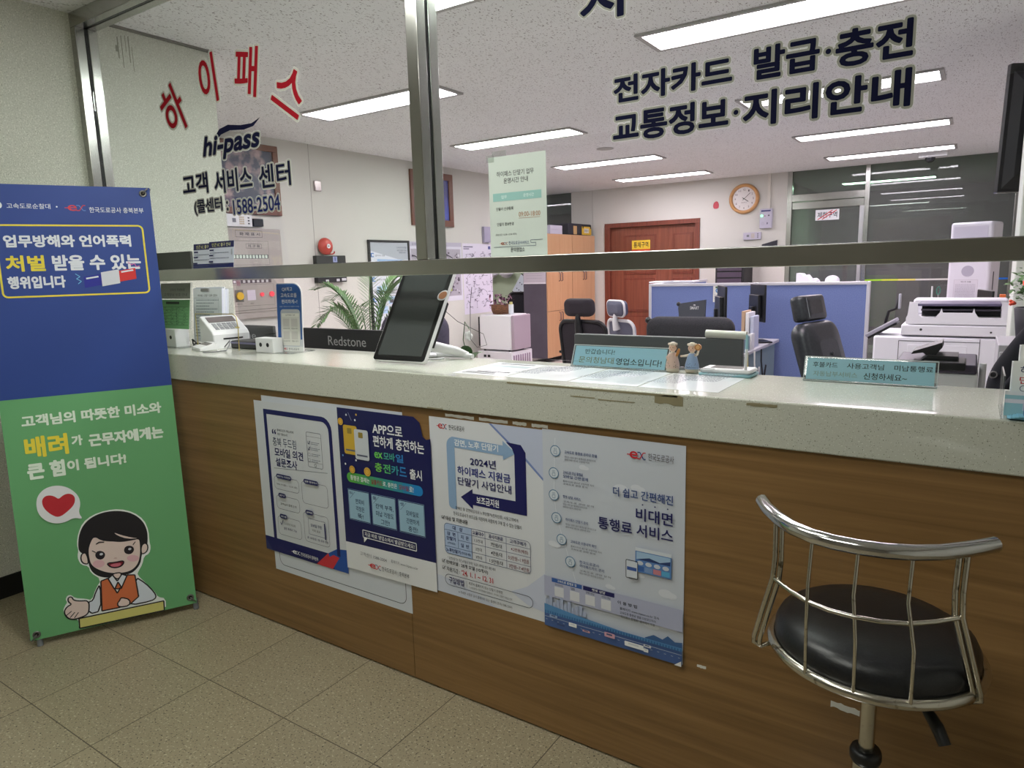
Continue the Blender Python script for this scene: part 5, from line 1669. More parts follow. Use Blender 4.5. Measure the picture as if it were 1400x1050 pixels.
# bankbook printer with a tilted display
BP = thing('receipt_printer', 'white desk printer with a black top and tilted black display, behind the right desk sign', 'printer', (-0.075, 2.6, 0.72))
pbox('body', BP, (-0.19, 2.46, 0.722), (0.030, 2.76, 1.070), WHITE_P, 0.008)
pbox('top_panel', BP, (-0.192, 2.458, 1.070), (0.026, 2.76, 1.098), mat('printer_top', (66, 60, 76), 0.45), 0.006)
pbox('paper_tray', BP, (-0.115, 2.452, 1.080), (-0.004, 2.60, 1.104), BLACK, 0.004)
q = MB(); q.prism([(-0.125, 1.100), (-0.025, 1.100), (-0.025, 1.118), (-0.105, 1.118)], 2.50, 2.62, BLACK, Matrix(((1, 0, 0, 0), (0, 0, 1, 0), (0, 1, 0, 0), (0, 0, 0, 1)))); q.build('cover', BP)
q = MB(); q.prism([(-0.152, 1.118), (-0.145, 1.128), (-0.070, 1.157), (-0.068, 1.142), (-0.085, 1.118), (-0.10, 1.110), (-0.12, 1.124)], 2.52, 2.64, BLACK, Matrix(((1, 0, 0, 0), (0, 0, 1, 0), (0, 1, 0, 0), (0, 0, 0, 1)))); q.build('display', BP)
q = MB(); q.cyl((0.040, 2.50, 0.722), (0.040, 2.50, 1.10), 0.009, mat('frosted_plastic', (200, 200, 206), 0.3), n=12); q.build('corner_post', BP)

# orchid behind the tablet
LEAFM = noisy('leaf_green', (46, 84, 44), (70, 112, 58), 30, 0.45)
LEAFD = noisy('palm_green', (52, 92, 46), (96, 136, 78), 14, 0.45)


def blade(q, base, tip, w, m, sag=0.0, k=6, fold=0.15):
    base, tip = Vector(base), Vector(tip)
    d = tip - base
    side = d.cross(Vector((0, 0, 1)))
    side = side.normalized() if side.length > 1e-6 else Vector((1, 0, 0))
    rows = []
    for i in range(k + 1):
        f = i / k
        p = base + d * f + Vector((0, 0, sag * 4 * f * (1 - f)))
        ww = w * max(math.sin(PI * min(f * 0.9 + 0.1, 1.0)), 0.02)
        rows.append([p - side * ww + Vector((0, 0, fold * ww)), p, p + side * ww + Vector((0, 0, fold * ww))])
    q.patch(rows, m)


OR = thing('orchid', 'small potted orchid behind the tablet', 'plant', (-1.84, 2.40, 0.72))
q = MB(); q.lathe([(0.001, 0), (0.05, 0), (0.065, 0.10), (0.075, 0.28), (0.07, 0.28), (0.001, 0.27)], mat('pot_white', (200, 198, 192), 0.4), Matrix.Translation((-1.84, 2.40, 0.72))); q.build('pot', OR)
for dx, dy, dz, w in ((-0.10, 0.02, 0.07, 0.024), (-0.06, -0.05, 0.10, 0.026), (0.03, -0.05, 0.10, 0.028), (0.09, -0.02, 0.07, 0.024), (0.06, 0.05, 0.06, 0.02)):
    q = MB(); blade(q, (-1.84, 2.40, 1.0), (-1.84 + dx, 2.40 + dy, 1.0 + dz), w, LEAFM, 0.02); q.build('leaf', OR)
q = MB(); q.tube([(-1.83, 2.40, 1.0), (-1.85, 2.39, 1.12), (-1.83, 2.38, 1.20), (-1.80, 2.37, 1.17)], 0.0018, LEAFM, 6); q.build('stem', OR)
q = MB()
for k in range(5):
    a = 2 * PI * k / 5
    q.ball((-1.80 + 0.012 * math.cos(a), 2.365, 1.14 + 0.012 * math.sin(a)), (0.011, 0.004, 0.011), mat('white_petal', (232, 232, 232), 0.5), 8)
q.build('blossom', OR)


# ------------------------------------------------------------------ chairs
def star_base(t, m, z=0.07):
    q = MB(); q.cyl((0, 0, 0.10), (0, 0, 0.42), 0.025, BLACK, n=12); q.build('gas_post', t, None, True)
    q = MB()
    for k in range(5):
        a = 2 * PI * k / 5
        q.tube([(0, 0, 0.12), (0.29 * math.cos(a), 0.29 * math.sin(a), 0.075)], [0.025, 0.016], m, 8)
    q.build('star_base', t, None, True)
    for k in range(5):
        a = 2 * PI * k / 5
        q = MB(); x, y = 0.29 * math.cos(a), 0.29 * math.sin(a)
        q.cyl((x - 0.015, y, 0.03), (x + 0.015, y, 0.03), 0.03, BLACK, n=12); q.build('caster', t, None, True)


def cushion(q, w, h, d, m, M, r=0.05, bulge=0.015, k=10):
    """Padded slab: w across, h up, d thick, front towards -Y."""
    out = Sheet.rpts(-w / 2, 0, w / 2, h, r, 6)
    rings = []
    for f, ins in ((0.5, 0.5), (0.5, 0.16), (0.44, 0.05), (0.22, 0.0), (-0.22, 0.0), (-0.44, 0.05), (-0.5, 0.16), (-0.5, 0.5)):
        c = (0, h / 2)
        rings.append([(c[0] + (p[0] - c[0]) * (1 - ins), f * d + (bulge if f > 0 else -bulge) * (ins * 2) * (1 if abs(f) == .5 else 0), c[1] + (p[1] - c[1]) * (1 - ins)) for p in out])
    q.loft(rings, m, M)


def task_chair(label, loc, rz, fr, mesh, head=True, zt=1.17, wid=0.48, arms=True):
    t = thing('office_chair', label, 'office chair', (loc[0], loc[1], 0), rz)
    star_base(t, fr)
    q = MB(); cushion(q, 0.50, 0.48, 0.08, mesh, Matrix.Translation((0, 0.22, 0.46)) @ Matrix.Rotation(PI / 2, 4, 'X')); q.build('seat', t, None, True)
    top = zt - (0.20 if head else 0.0)
    tilt = Matrix.Translation((0, 0.24, 0.50)) @ Matrix.Rotation(-0.10, 4, 'X')
    h = top - 0.50
    b = Sheet.rpts(-wid / 2, 0.0, wid / 2, h, 0.09, 6)
    q = MB(); q.tube([tilt @ Vector((p[0] * (1 - 0.10 * (1 - p[1] / h)), 0.03 * (2 * p[0] / wid) ** 2 * -1, p[1])) for p in b], 0.017, fr, 8, True); q.build('back_frame', t, None, True)
    q = MB()
    rows = []
    for i in range(9):
        z = 0.012 + (h - 0.024) * i / 8
        hw = (wid / 2 - 0.004) * (1 - 0.10 * (1 - z / h)) * (1 if 1 < i < 7 else 0.93)
        rows.append([tilt @ Vector((hw * (2 * j / 8 - 1), -0.03 * (2 * j / 8 - 1) ** 2, z)) for j in range(9)])
    q.patch(rows, mesh); q.build('back_mesh', t, None, True)
    q = MB(); q.tube([(0, 0.06, 0.42), (0, 0.27, 0.44), tilt @ Vector((0, 0.05, h * 0.35)), tilt @ Vector((0, 0.04, h * 0.6))], 0.022, fr, 8); q.build('back_support', t, None, True)
    if head:
        q = MB(); q.tube([tilt @ Vector((0, 0.02, h * 0.78)), tilt @ Vector((0, 0.035, h)), tilt @ Vector((0, 0.02, h + 0.08))], [0.04, 0.028, 0.018], fr, 8); q.build('headrest_bracket', t, None, True)
        q = MB(); cushion(q, 0.29, 0.15, 0.07, mesh if fr is BLACK else mesh, tilt @ Matrix.Translation((0, -0.005, h + 0.045)), 0.05)
        if fr is not BLACK:
            q.tube([tilt @ Vector((p[0], 0.01, h + 0.045 + p[1])) for p in Sheet.rpts(-0.145, 0, 0.145, 0.15, 0.05, 5)], 0.012, fr, 8, True)
        q.build('headrest', t, None, True)
    if arms:
        for sx in (-1, 1):
            q = MB(); q.tube([(sx * 0.24, 0.05, 0.44), (sx * 0.29, 0.05, 0.50), (sx * 0.29, 0.05, 0.66)], 0.016, fr, 8)
            q.box((sx * 0.29 - 0.035, -0.08, 0.66), (sx * 0.29 + 0.035, 0.16, 0.685), fr, 0.008); q.build('armrest', t, None, True)
    return t


MESHB = glassmesh = noisy('black_mesh_fabric', (48, 42, 50), (30, 28, 34), 300, 0.9)
task_chair('black mesh office chair with a headrest in front of the wood cabinets', (-2.74, 5.50), PI - 0.12, BLACK, MESHB, True, 1.165)
MESHW = noisy('grey_mesh_fabric', (104, 104, 122), (80, 80, 98), 300, 0.9)
task_chair('white framed mesh office chair with a headrest in front of the brown double door', (-2.74, 6.45), PI - 0.55, mat('white_chair_plastic', (214, 212, 216), 0.4), MESHW, True, 1.095, 0.46)

# padded office chair seen from behind its back
C3 = thing('office_chair', 'wide black padded office chair before the blue partition, only its back showing', 'office chair', (-1.455, 4.4, 0), PI + 0.05)
star_base(C3, BLACK)
q = MB(); cushion(q, 0.52, 0.50, 0.10, FABRIC_BLK, Matrix.Translation((0, 0.24, 0.47)) @ Matrix.Rotation(PI / 2, 4, 'X')); q.build('seat', C3, None, True)
q = MB(); cushion(q, 0.54, 0.57, 0.10, FABRIC_BLK, Matrix.Translation((0, 0.22, 0.53)) @ Matrix.Rotation(-0.08, 4, 'X'), 0.07); q.build('backrest', C3, None, True)
q = MB(); q.tube([(0, 0.05, 0.42), (0, 0.30, 0.44), (0, 0.31, 0.75)], 0.025, BLACK, 8); q.build('back_support', C3, None, True)
q = MB(); q.ball((0.265, 0.26, 1.075), 0.022, BLACK, 10); q.build('back_knob', C3, None, True)

C4 = thing('office_chair', 'black leather office chair with stitched headrest turned to the copier', 'office chair', (-0.50, 4.72, 0), 1.25)
star_base(C4, CHROME)
LTH = noisy('chair_leather', (36, 40, 44), (46, 50, 54), 60, 0.34, 3)
q = MB(); cushion(q, 0.50, 0.50, 0.11, LTH, Matrix.Translation((0, 0.22, 0.47)) @ Matrix.Rotation(PI / 2, 4, 'X')); q.build('seat', C4, None, True)
TL = Matrix.Translation((0, 0.22, 0.52)) @ Matrix.Rotation(-0.32, 4, 'X')
q = MB(); cushion(q, 0.44, 0.53, 0.11, LTH, TL, 0.09, 0.02)
q.ball(TL @ Vector((0, -0.082, 0.30)), (0.014, 0.006, 0.014), LTH, 8); q.build('backrest', C4, None, True)
TH = Matrix.Translation((0, 0.392, 1.03)) @ Matrix.Rotation(-0.24, 4, 'X')
q = MB(); cushion(q, 0.29, 0.17, 0.09, LTH, TH, 0.03, 0.01)
q.tube([TH @ Vector((-0.10, -0.052, 0.02 + 0.013 * k)) for k in range(11)], 0.002, mat('light_thread', (120, 128, 132), 0.6), 5); q.build('headrest', C4, None, True)
for sx in (-1, 1):
    q = MB(); q.tube([(sx * 0.25, -0.10, 0.46), (sx * 0.28, -0.12, 0.64), (sx * 0.28, 0.12, 0.66), (sx * 0.25, 0.28, 0.64)], 0.02, BLACK, 8); q.build('armrest', C4, None, True)

# low dark seat back left of the tablet
C5 = thing('office_chair', 'dark violet chair back just showing above the black monitor left of the tablet', 'office chair', (-2.86, 3.05, 0), 0.25)
star_base(C5, BLACK)
VIO = noisy('violet_grey_fabric', (72, 66, 84), (60, 56, 72), 200, 0.9)
q = MB(); cushion(q, 0.48, 0.48, 0.09, VIO, Matrix.Translation((0, 0.22, 0.47)) @ Matrix.Rotation(PI / 2, 4, 'X')); q.build('seat', C5, None, True)
q = MB(); cushion(q, 0.46, 0.64, 0.08, VIO, Matrix.Translation((0, 0.20, 0.52)) @ Matrix.Rotation(-0.06, 4, 'X'), 0.10); q.build('backrest', C5, None, True)
q = MB(); q.tube([(-0.06, 0.17, 1.10), (-0.065, 0.17, 1.20), (-0.05, 0.18, 1.215), (-0.04, 0.20, 1.20), (-0.04, 0.21, 1.12)], 0.009, BLACK, 8)
q.box((-0.066, 0.163, 1.185), (-0.046, 0.184, 1.215), mat('yellow_tape', (226, 170, 40), 0.5), 0.003); q.build('hanger_hook', C5, None, True)

# navy jacket over a chair by the column
C6 = thing('office_chair', 'chair hidden under a navy jacket at the right edge', 'office chair', (0.375, 3.26, 0), PI)
star_base(C6, BLACK)
q = MB(); cushion(q, 0.48, 0.48, 0.09, FABRIC_BLK, Matrix.Translation((0, 0.22, 0.47)) @ Matrix.Rotation(PI / 2, 4, 'X')); q.build('seat', C6, None, True)
q = MB(); cushion(q, 0.40, 0.66, 0.05, FABRIC_BLK, Matrix.Translation((0, 0.22, 0.53)), 0.08); q.build('backrest', C6, None, True)
JK = thing('jacket', 'navy jacket with a dark button hung over a chair at the right edge', 'jacket', (0.375, 3.0, 0.7))
NAVYC = noisy('navy_cloth', (7, 8, 17), (11, 11, 24), 14, 0.95, bump=0.3)
rows = []
KEY = ((0.70, 0.320, 0.095), (0.85, 0.322, 0.10), (0.95, 0.318, 0.10), (1.02, 0.300, 0.10), (1.09, 0.262, 0.098), (1.16, 0.218, 0.09), (1.22, 0.172, 0.08), (1.28, 0.115, 0.065), (1.32, 0.062, 0.045), (1.335, 0.02, 0.02))
for i in range(len(KEY) - 1):
    a, b, c, d = KEY[max(i - 1, 0)], KEY[i], KEY[i + 1], KEY[min(i + 2, len(KEY) - 1)]
    for j in range(4):
        u = j / 4
        z, hw, dp = (0.5 * (2 * b[k] + (c[k] - a[k]) * u + (2 * a[k] - 5 * b[k] + 4 * c[k] - d[k]) * u * u + (3 * b[k] - a[k] - 3 * c[k] + d[k]) * u ** 3) for k in range(3))
        rows.append([(0.375 + hw * math.cos(t) * (1 + 0.02 * math.sin(5 * t + z * 9)), 3.02 + dp * math.sin(t) * (1 + 0.10 * math.sin(7 * t + z * 14)), z) for t in [2 * PI * k / 48 for k in range(48)]])
q = MB(); q.loft(rows, NAVYC); q.build('cloth', JK)
q = MB()
q.tube([(0.10, 2.965, 0.93), (0.17, 2.925, 1.04), (0.25, 2.93, 1.15), (0.33, 2.95, 1.26)], [0.012, 0.020, 0.018, 0.012], NAVYC, 8); q.build('lapel', JK)
q = MB(); q.tube([(0.080 + 0.011 * math.cos(a), 2.966, 1.002 + 0.011 * math.sin(a)) for a in [2 * PI * k / 14 for k in range(14)]], 0.0025, mat('horn_button', (110, 106, 108), 0.3), 6, True)
q.cyl((0.080, 2.985, 1.002), (0.080, 2.967, 1.002), 0.011, BLACK, n=14); q.build('button', JK)

# ------------------------------------------------------------------ blue partitions, cubicle
BLUEF = noisy('blue_partition_fabric', (114, 130, 178), (100, 116, 166), 160, 0.9)
ALU = mat('white_aluminium', (204, 204, 210), 0.4, 0.3)


def partition(x0, x1, y, label, axis='x'):
    t = thing('partition_panel', label, 'partition', ((x0 + x1) / 2, y, 0) if axis == 'x' else (y, (x0 + x1) / 2, 0), 0, 'blue office partitions')
    sw = (lambda a: a) if axis == 'x' else (lambda a: (a[1], a[0], a[2]))
    q = MB()
    e, d = 0.026, 0.045
    def bx(a, b):
        p0, p1 = sw(a), sw(b)
        q.box(p0, p1, ALU, 0.004)
    bx((x0, y, 0), (x0 + e, y + d, 1.25)); bx((x1 - e, y, 0), (x1, y + d, 1.25))
    bx((x0 + e, y, 1.225), (x1 - e, y + d, 1.25)); bx((x0 + e, y, 0.03), (x1 - e, y + d, 0.10))
    q.build('panel_frame', t)
    q = MB(); q.box(sw((x0 + e - 0.002, y + 0.006, 0.095)), sw((x1 - e + 0.002, y + d - 0.006, 1.228)), BLUEF); q.build('fabric_panel', t)
    return t


partition(-2.50, -1.55, 6.05, 'blue fabric partition behind the wide padded chair')
partition(-1.545, -0.67, 6.05, 'blue fabric partition behind the black leather chair')
partition(6.10, 7.60, -2.50, 'blue fabric partition running back from the corner post towards the brown door', 'y')
q = MB(); q.box((0, 0, 0), (0.42, 0.30, 0.012), PAPER, 0.001, Matrix.Translation((-2.60, 6.30, 1.251)) @ Matrix.Rotation(0.15, 4, 'Z'))
q.box((0.12, 0.02, 0.012), (0.22, 0.10, 0.0135), mat('print_dark', (60, 60, 74), 0.5), M=Matrix.Translation((-2.60, 6.30, 1.251)) @ Matrix.Rotation(0.15, 4, 'Z'))
q.box((0.28, 0.03, 0.012), (0.40, 0.05, 0.0135), mat('print_dark', (60, 60, 74), 0.5), M=Matrix.Translation((-2.60, 6.30, 1.251)) @ Matrix.Rotation(0.15, 4, 'Z'))
tag(q.build('document_folder'), 'white printed folder lying on top of the partition corner', 'folder')
CD = thing('cubicle_desk', 'grey desk with a pale edge against the blue partition', 'desk', (-1.8, 5.4, 0))
pbox('desktop', CD, (-2.35, 4.82, 0.755), (-1.33, 6.04, 0.78), mat('cubicle_top', (186, 184, 190), 0.5), 0.004)
pbox('side_panel', CD, (-1.37, 4.95, 0), (-1.345, 5.95, 0.755), mat('teal_grey_panel', (126, 146, 150), 0.5))
pbox('side_panel', CD, (-2.34, 4.90, 0), (-2.315, 6.0, 0.755), mat('teal_grey_panel', (126, 146, 150), 0.5))
monitor(-1.88, -1.42, 5.45, 0.95, 1.245, BLACK, 'black monitor in the cubicle, the nearer of the two seen edge on', None, -1.15, 0.78)
monitor(-1.62, -1.28, 5.75, 0.95, 1.245, BLACK, 'black monitor in the cubicle, the farther of the two seen edge on', None, -1.0, 0.78)
LP = thing('dark_backboard', 'dark grey plastic board with a small white emblem above the padded chair', 'board', (-1.85, 5.2, 0.78))
q = MB(); q.prism([(0, 0), (0.20, 0.0), (0.205, 0.165), (0.0, 0.135), (-0.01, 0.10)], 0, 0.02, mat('dark_slate_plastic', (66, 70, 78), 0.5), on_front(-1.895, 0.985, 5.22)); q.build('board', LP)
q = MB(); q.ball((-1.905, 5.21, 1.115), 0.018, BLACK, 10); q.cyl((-1.80, 5.21, 0.78), (-1.80, 5.21, 1.0), 0.012, BLACK, n=8); q.build('support', LP)
s = Sheet(); s.text('SMART', -0.035, 0.0, 0.035, 0.024, (214, 214, 216), 0.02); s.disc(0.0, 0.034, 0.009, 0.005, (214, 214, 216), 10); s.build('emblem', LP, on_front(-1.775, 1.075, 5.1995))
s = Sheet(0.075, 0.14, (214, 214, 206)); s.disc(0.04, 0.10, 0.02, 0.02, (70, 120, 180), 10); s.disc(0.04, 0.10, 0.01, 0.01, (190, 210, 226), 8); s.rect(0.02, 0.12, 0.06, 0.135, (70, 110, 80))
for i in range(3): dots(s, 0.01, 0.065, 0.06 - i * 0.016, 0.005, (150, 150, 160), i)
tag(s.build('pinned_note', None, on_front(-1.90, 1.085, 6.049)), 'pale note with a blue flower on the blue partition', 'note')
FB = thing('file_holder', 'upright files beside the cubicle monitors', 'file holder', (-1.40, 5.35, 0.78))
pbox('file', FB, (-1.44, 5.28, 0.782), (-1.415, 5.46, 1.06), mat('tan_file', (190, 160, 130), 0.6), 0.003)
pbox('file', FB, (-1.410, 5.28, 0.782), (-1.385, 5.46, 1.05), WHITE_P, 0.003)
pbox('file', FB, (-1.380, 5.30, 0.782), (-1.355, 5.46, 1.02), mat('pale_blue_file', (190, 196, 216), 0.6), 0.003)
PRT = thing('desk_printer', 'small black and blue-grey printer on the near corner of the cubicle desk', 'printer', (-1.42, 5.0, 0.78))
pbox('body', PRT, (-1.52, 4.88, 0.782), (-1.35, 5.16, 0.89), BLACK, 0.006)
pbox('side_cover', PRT, (-1.35, 4.90, 0.782), (-1.338, 5.14, 0.89), mat('blue_grey_plastic', (120, 146, 160), 0.5))
boxthing('white_carton', (-1.36, 5.18, 0.781), (-1.335, 5.265, 0.90), WHITE_P, 'small white carton between the printer and the files on the cubicle desk', 'box', 0.002)
for k, (c, r) in enumerate((((206, 190, 110), 'yellow'), ((216, 216, 216), 'white'), ((26, 26, 28), 'black'))):
    q = MB(); x = -1.310 + 0.018 * k
    pts = [(x - 0.004, 5.0 + 0.12 * k, 0.785), (x, 4.99 + 0.12 * k, 0.70), (x + 0.01, 5.02 + 0.12 * k, 0.55), (x - 0.004, 5.06 + 0.12 * k, 0.44), (x + 0.014, 5.02 + 0.12 * k, 0.52), (x + 0.02, 5.05 + 0.12 * k, 0.66), (x, 5.08 + 0.10 * k, 0.50), (x, 5.10 + 0.1 * k, 0.20), (x + 0.05, 5.15 + 0.1 * k, 0.01)]
    q.tube(pts, 0.006, mat('cable_' + r, c, 0.5), 6); tag(q.build('hanging_cable'), f'{r} cable hanging off the edge of the cubicle desk', 'cable', 'cables hanging off the cubicle desk')
LC = thing('low_cabinet', 'white cabinet behind the blue partition, carrying the white cover', 'cabinet', (-1.12, 6.6, 0))
pbox('body', LC, (-1.5, 6.35, 0.0), (-0.8, 6.85, 1.20), WHITE_P, 0.004)
q = MB(); q.prism([(0, 0), (0.18, 0), (0.165, 0.05), (0.14, 0.07), (0.12, 0.05), (0.08, 0.10), (0.06, 0.085), (0.04, 0.11), (0.0, 0.115)], 0, 0.16, mat('white_cover', (226, 224, 234), 0.6), on_front(-1.30, 1.2005, 6.62))
tag(q.build('white_cover'), 'crumpled white cover peeking over the blue partition', 'cover')
q = MB(); q.ball((-1.03, 6.60, 1.2005 + 0.045), (0.06, 0.06, 0.045), mat('white_cover', (226, 224, 234), 0.6), 16)
tag(q.build('white_dome'), 'round white lid peeking over the blue partition right of the crumpled cover', 'lid')
SR = thing('server_rack', 'dark equipment rack with small coloured lights behind the blue partition', 'rack', (-2.9, 10.15, 0))
pbox('rack_body', SR, (-3.10, 9.95, 0), (-2.70, 10.42, 1.52), BLACK_MATT, 0.006)
for i in range(6):
    pbox('rack_unit', SR, (-3.07, 9.94, 0.95 + i * 0.09), (-2.73, 9.952, 1.02 + i * 0.09), mat('rack_violet_grey', (74, 62, 80), 0.4), 0.002)
q = MB(); q.box((-2.98, 9.934, 1.36), (-2.86, 9.941, 1.385), mat('red_indicator', (200, 40, 40), 0.4, emit=0.6)); q.build('indicator', SR)

# ------------------------------------------------------------------ copier
CP = thing('copier', 'large white office copier with an angled control panel', 'copier', (-0.18, 5.6, 0))
CPW = mat('copier_white', (234, 233, 241), 0.4)
q = MB()
q.box((-0.545, 5.25, 0.05), (0.20, 5.90, 0.905), CPW, 0.012)
q.build('body', CP)
q = MB()
for a, b in (((-0.395, 0.30), (-0.391, 0.88)), ((0.055, 0.30), (0.059, 0.90)), ((-0.39, 0.876), (0.055, 0.880))):
    q.box((a[0], 5.248, a[1]), (b[0], 5.251, b[1]), mat('panel_gap', (86, 84, 92), 0.7))
q.build('panel_gap', CP)
q = MB(); q.box((-0.34, 5.246, 0.68), (-0.01, 5.252, 0.855), CPW, 0.002); q.build('side_tray', CP)
q = MB(); q.box((-0.475, 5.245, 0.66), (-0.435, 5.252, 0.70), BLACK, 0.004); q.build('socket', CP)
pbox('scanner', CP, (-0.385, 5.25, 0.915), (0.205, 5.88, 0.985), CPW, 0.008)
q = MB()
side = [(-0.36, 0.99), (0.205, 0.99), (0.205, 1.085), (0.20, 1.135), (-0.345, 1.135), (-0.352, 1.05), (-0.36, 1.03)]
notch = [(-0.36, 0.99), (0.205, 0.99), (0.205, 1.085), (0.20, 1.13), (0.155, 1.13), (0.155, 1.035), (0.04, 1.035), (0.02, 1.065), (0.012, 1.095), (0.005, 1.065), (-0.155, 1.065), (-0.163, 1.095), (-0.172, 1.065), (-0.195, 1.035), (-0.27, 1.035), (-0.29, 1.05), (-0.30, 1.13), (-0.345, 1.135), (-0.352, 1.05), (-0.36, 1.03)]
q.prism(notch, 0, 0.02, CPW, on_front(0, 0, 5.275))
q.box((-0.35, 5.275, 0.99), (0.20, 5.86, 1.033), CPW, 0.006)
q.box((-0.345, 5.62, 1.03), (0.20, 5.86, 1.135), CPW, 0.012)
q.build('document_feeder', CP)
q = MB(); q.box((-0.28, 5.30, 1.075), (0.155, 5.60, 1.085), mat('tray_dark', (52, 50, 60), 0.5), 0.003)
q.box((-0.30, 5.30, 1.105), (0.155, 5.62, 1.122), mat('tray_violet', (96, 90, 116), 0.45), 0.004)
q.box((-0.28, 5.40, 1.034), (0.155, 5.42, 1.11), BLACK_MATT); q.build('paper_tray', CP)
q = MB(); q.box((-0.11, -0.10, 0), (0.10, 0.10, 0.022), mat('panel_grey', (150, 148, 160), 0.4), 0.004, Matrix.Translation((-0.50, 5.40, 0.945)) @ Matrix.Rotation(-0.56, 4, 'Y'))
q.box((-0.105, -0.095, -0.015), (0.095, 0.095, 0), BLACK, 0.003, Matrix.Translation((-0.50, 5.40, 0.945)) @ Matrix.Rotation(-0.56, 4, 'Y')); q.build('control_panel', CP)
q = MB(); q.cyl((-0.27, 5.249, 0.955), (-0.27, 5.2465, 0.955), 0.008, DGREY, n=12); q.cyl((0.11, 5.249, 0.945), (0.11, 5.2465, 0.945), 0.006, DGREY, n=12); q.build('screw_cap', CP)
q = MB()
for k in range(4):
    q.cyl((-0.50 + 0.66 * (k % 2), 5.32 + 0.5 * (k // 2), 0), (-0.50 + 0.66 * (k % 2), 5.32 + 0.5 * (k // 2), 0.06), 0.03, BLACK, n=10)
q.build('caster', CP)
q = MB(); q.tube([(-0.58, 6.35, 0), (-0.58, 6.35, 0.9), (-0.56, 6.35, 1.0), (-0.51, 6.35, 1.02), (-0.49, 6.35, 1.11)], 0.012, BLACK, 8)
q.box((-0.495, 6.33, 1.02), (-0.475, 6.37, 1.14), mat('silver_grey', (170, 172, 180), 0.4), 0.005); q.cyl((-0.58, 6.35, 0), (-0.58, 6.35, 0.02), 0.14, BLACK, n=20)
tag(q.build('black_stand'), 'bent black stand with a pale tip between the partition and the copier', 'stand')

# ------------------------------------------------------------------ right edge: shelf unit, plant, television
RC = thing('side_cabinet', 'low grey cabinet by the column carrying the flowering plant', 'cabinet', (0.3, 3.95, 0))
pbox('body', RC, (0.108, 3.72, 0), (0.60, 4.16, 1.03), mat('cabinet_grey', (168, 166, 172), 0.5), 0.004)
pbox('door', RC, (0.115, 3.708, 0.05), (0.595, 3.72, 1.0), mat('cabinet_grey', (168, 166, 172), 0.5), 0.003)
boxthing('orange_box', (0.176, 6.62, 0.7655), (0.214, 6.74, 1.118), mat('orange_card', (214, 104, 44), 0.5), 'small orange box standing behind the copier', 'box', 0.002)
boxthing('grey_carton', (0.222, 6.62, 0.7655), (0.27, 6.74, 1.06), mat('violet_grey_card', (176, 166, 186), 0.5), 'pale violet carton beside the orange box behind the copier', 'box', 0.002)
FP = thing('flowering_plant', 'leafy plant with red flowers in a dark pot at the right edge', 'plant', (0.235, 3.90, 1.03))
q = MB(); q.lathe([(0.001, 0), (0.05, 0), (0.06, 0.02), (0.075, 0.15), (0.07, 0.155), (0.066, 0.145), (0.001, 0.14)], mat('dark_pot', (42, 42, 50), 0.5), Matrix.Translation((0.235, 3.90, 1.031))); q.build('pot', FP)
q = MB()
rnd = random.Random(3)
for k in range(190):
    an, el, r = rnd.uniform(0, 2 * PI), rnd.uniform(-0.5, 1.4), rnd.uniform(0.04, 0.125)
    c = Vector((0.235 + r * math.cos(an) * math.cos(el), 3.90 + r * math.sin(an) * math.cos(el), 1.26 + r * math.sin(el)))
    d = Vector((rnd.uniform(-1, 1), rnd.uniform(-1, 1), rnd.uniform(-.4, .6))).normalized() * rnd.uniform(0.025, 0.045)
    blade(q, c - d / 2, c + d / 2, 0.010, LEAFD, 0.003, 3)
q.build('foliage', FP)
q = MB(); q.tube([(0.235, 3.90, 1.17), (0.23, 3.90, 1.24)], 0.006, mat('plant_stem', (90, 80, 50), 0.7), 6); q.tube([(0.235, 3.90, 1.18), (0.26, 3.91, 1.27)], 0.004, mat('plant_stem', (90, 80, 50), 0.7), 6); q.build('stem', FP)
for dx, dy, dz in ((-0.085, -0.06, 0.18), (-0.02, -0.11, 0.23), (-0.045, -0.09, 0.27)):
    q = MB()
    for k in range(6):
        q.ball((0.235 + dx + rnd.uniform(-.008, .008), 3.90 + dy + rnd.uniform(-.008, .008), 1.03 + dz + rnd.uniform(-.008, .008)), 0.008, mat('coral_flower', (220, 84, 60), 0.5), 6)
    q.build('flower', FP)
TV = thing('television', 'black ceiling-hung television seen from behind at the right edge', 'television', (0.07, 4.68, 1.757))
ang = 0.60
M = Matrix.Translation((0.070, 4.68, 1.757)) @ Matrix.Rotation(ang, 4, 'Z') @ Matrix.Rotation(0.04, 4, 'X') @ Matrix.Rotation(PI / 2, 4, 'X')
TVB = mat('tv_back', (20, 21, 27), 0.5)
q = MB(); q.prism(Sheet.rpts(0, 0, 0.90, 0.655, 0.01), -0.025, 0.0, TVB, M); q.build('bezel', TV)
q = MB(); q.box((0.01, 0.01, -0.0265), (0.89, 0.645, -0.025), mat('tv_screen', (10, 11, 13), 0.12), M=M); q.build('screen', TV)
q = MB(); q.loft([[M @ Vector((x, y, 0)) for x, y in ((0.02, 0.02), (0.88, 0.02), (0.88, 0.62), (0.02, 0.62))], [M @ Vector((x, y, 0.03)) for x, y in ((0.06, 0.08), (0.84, 0.08), (0.84, 0.56), (0.06, 0.56))],
                  [M @ Vector((x, y, 0.042)) for x, y in ((0.10, 0.12), (0.80, 0.12), (0.80, 0.44), (0.10, 0.44))]], TVB, None, False); q.build('back_shell', TV)
q = MB(); q.box((0, -0.004, -0.026), (0.90, 0.002, 0.002), CHROME, M=M); q.build('silver_edge', TV)
pm = M @ Vector((0.45, 0.3, 0.0))
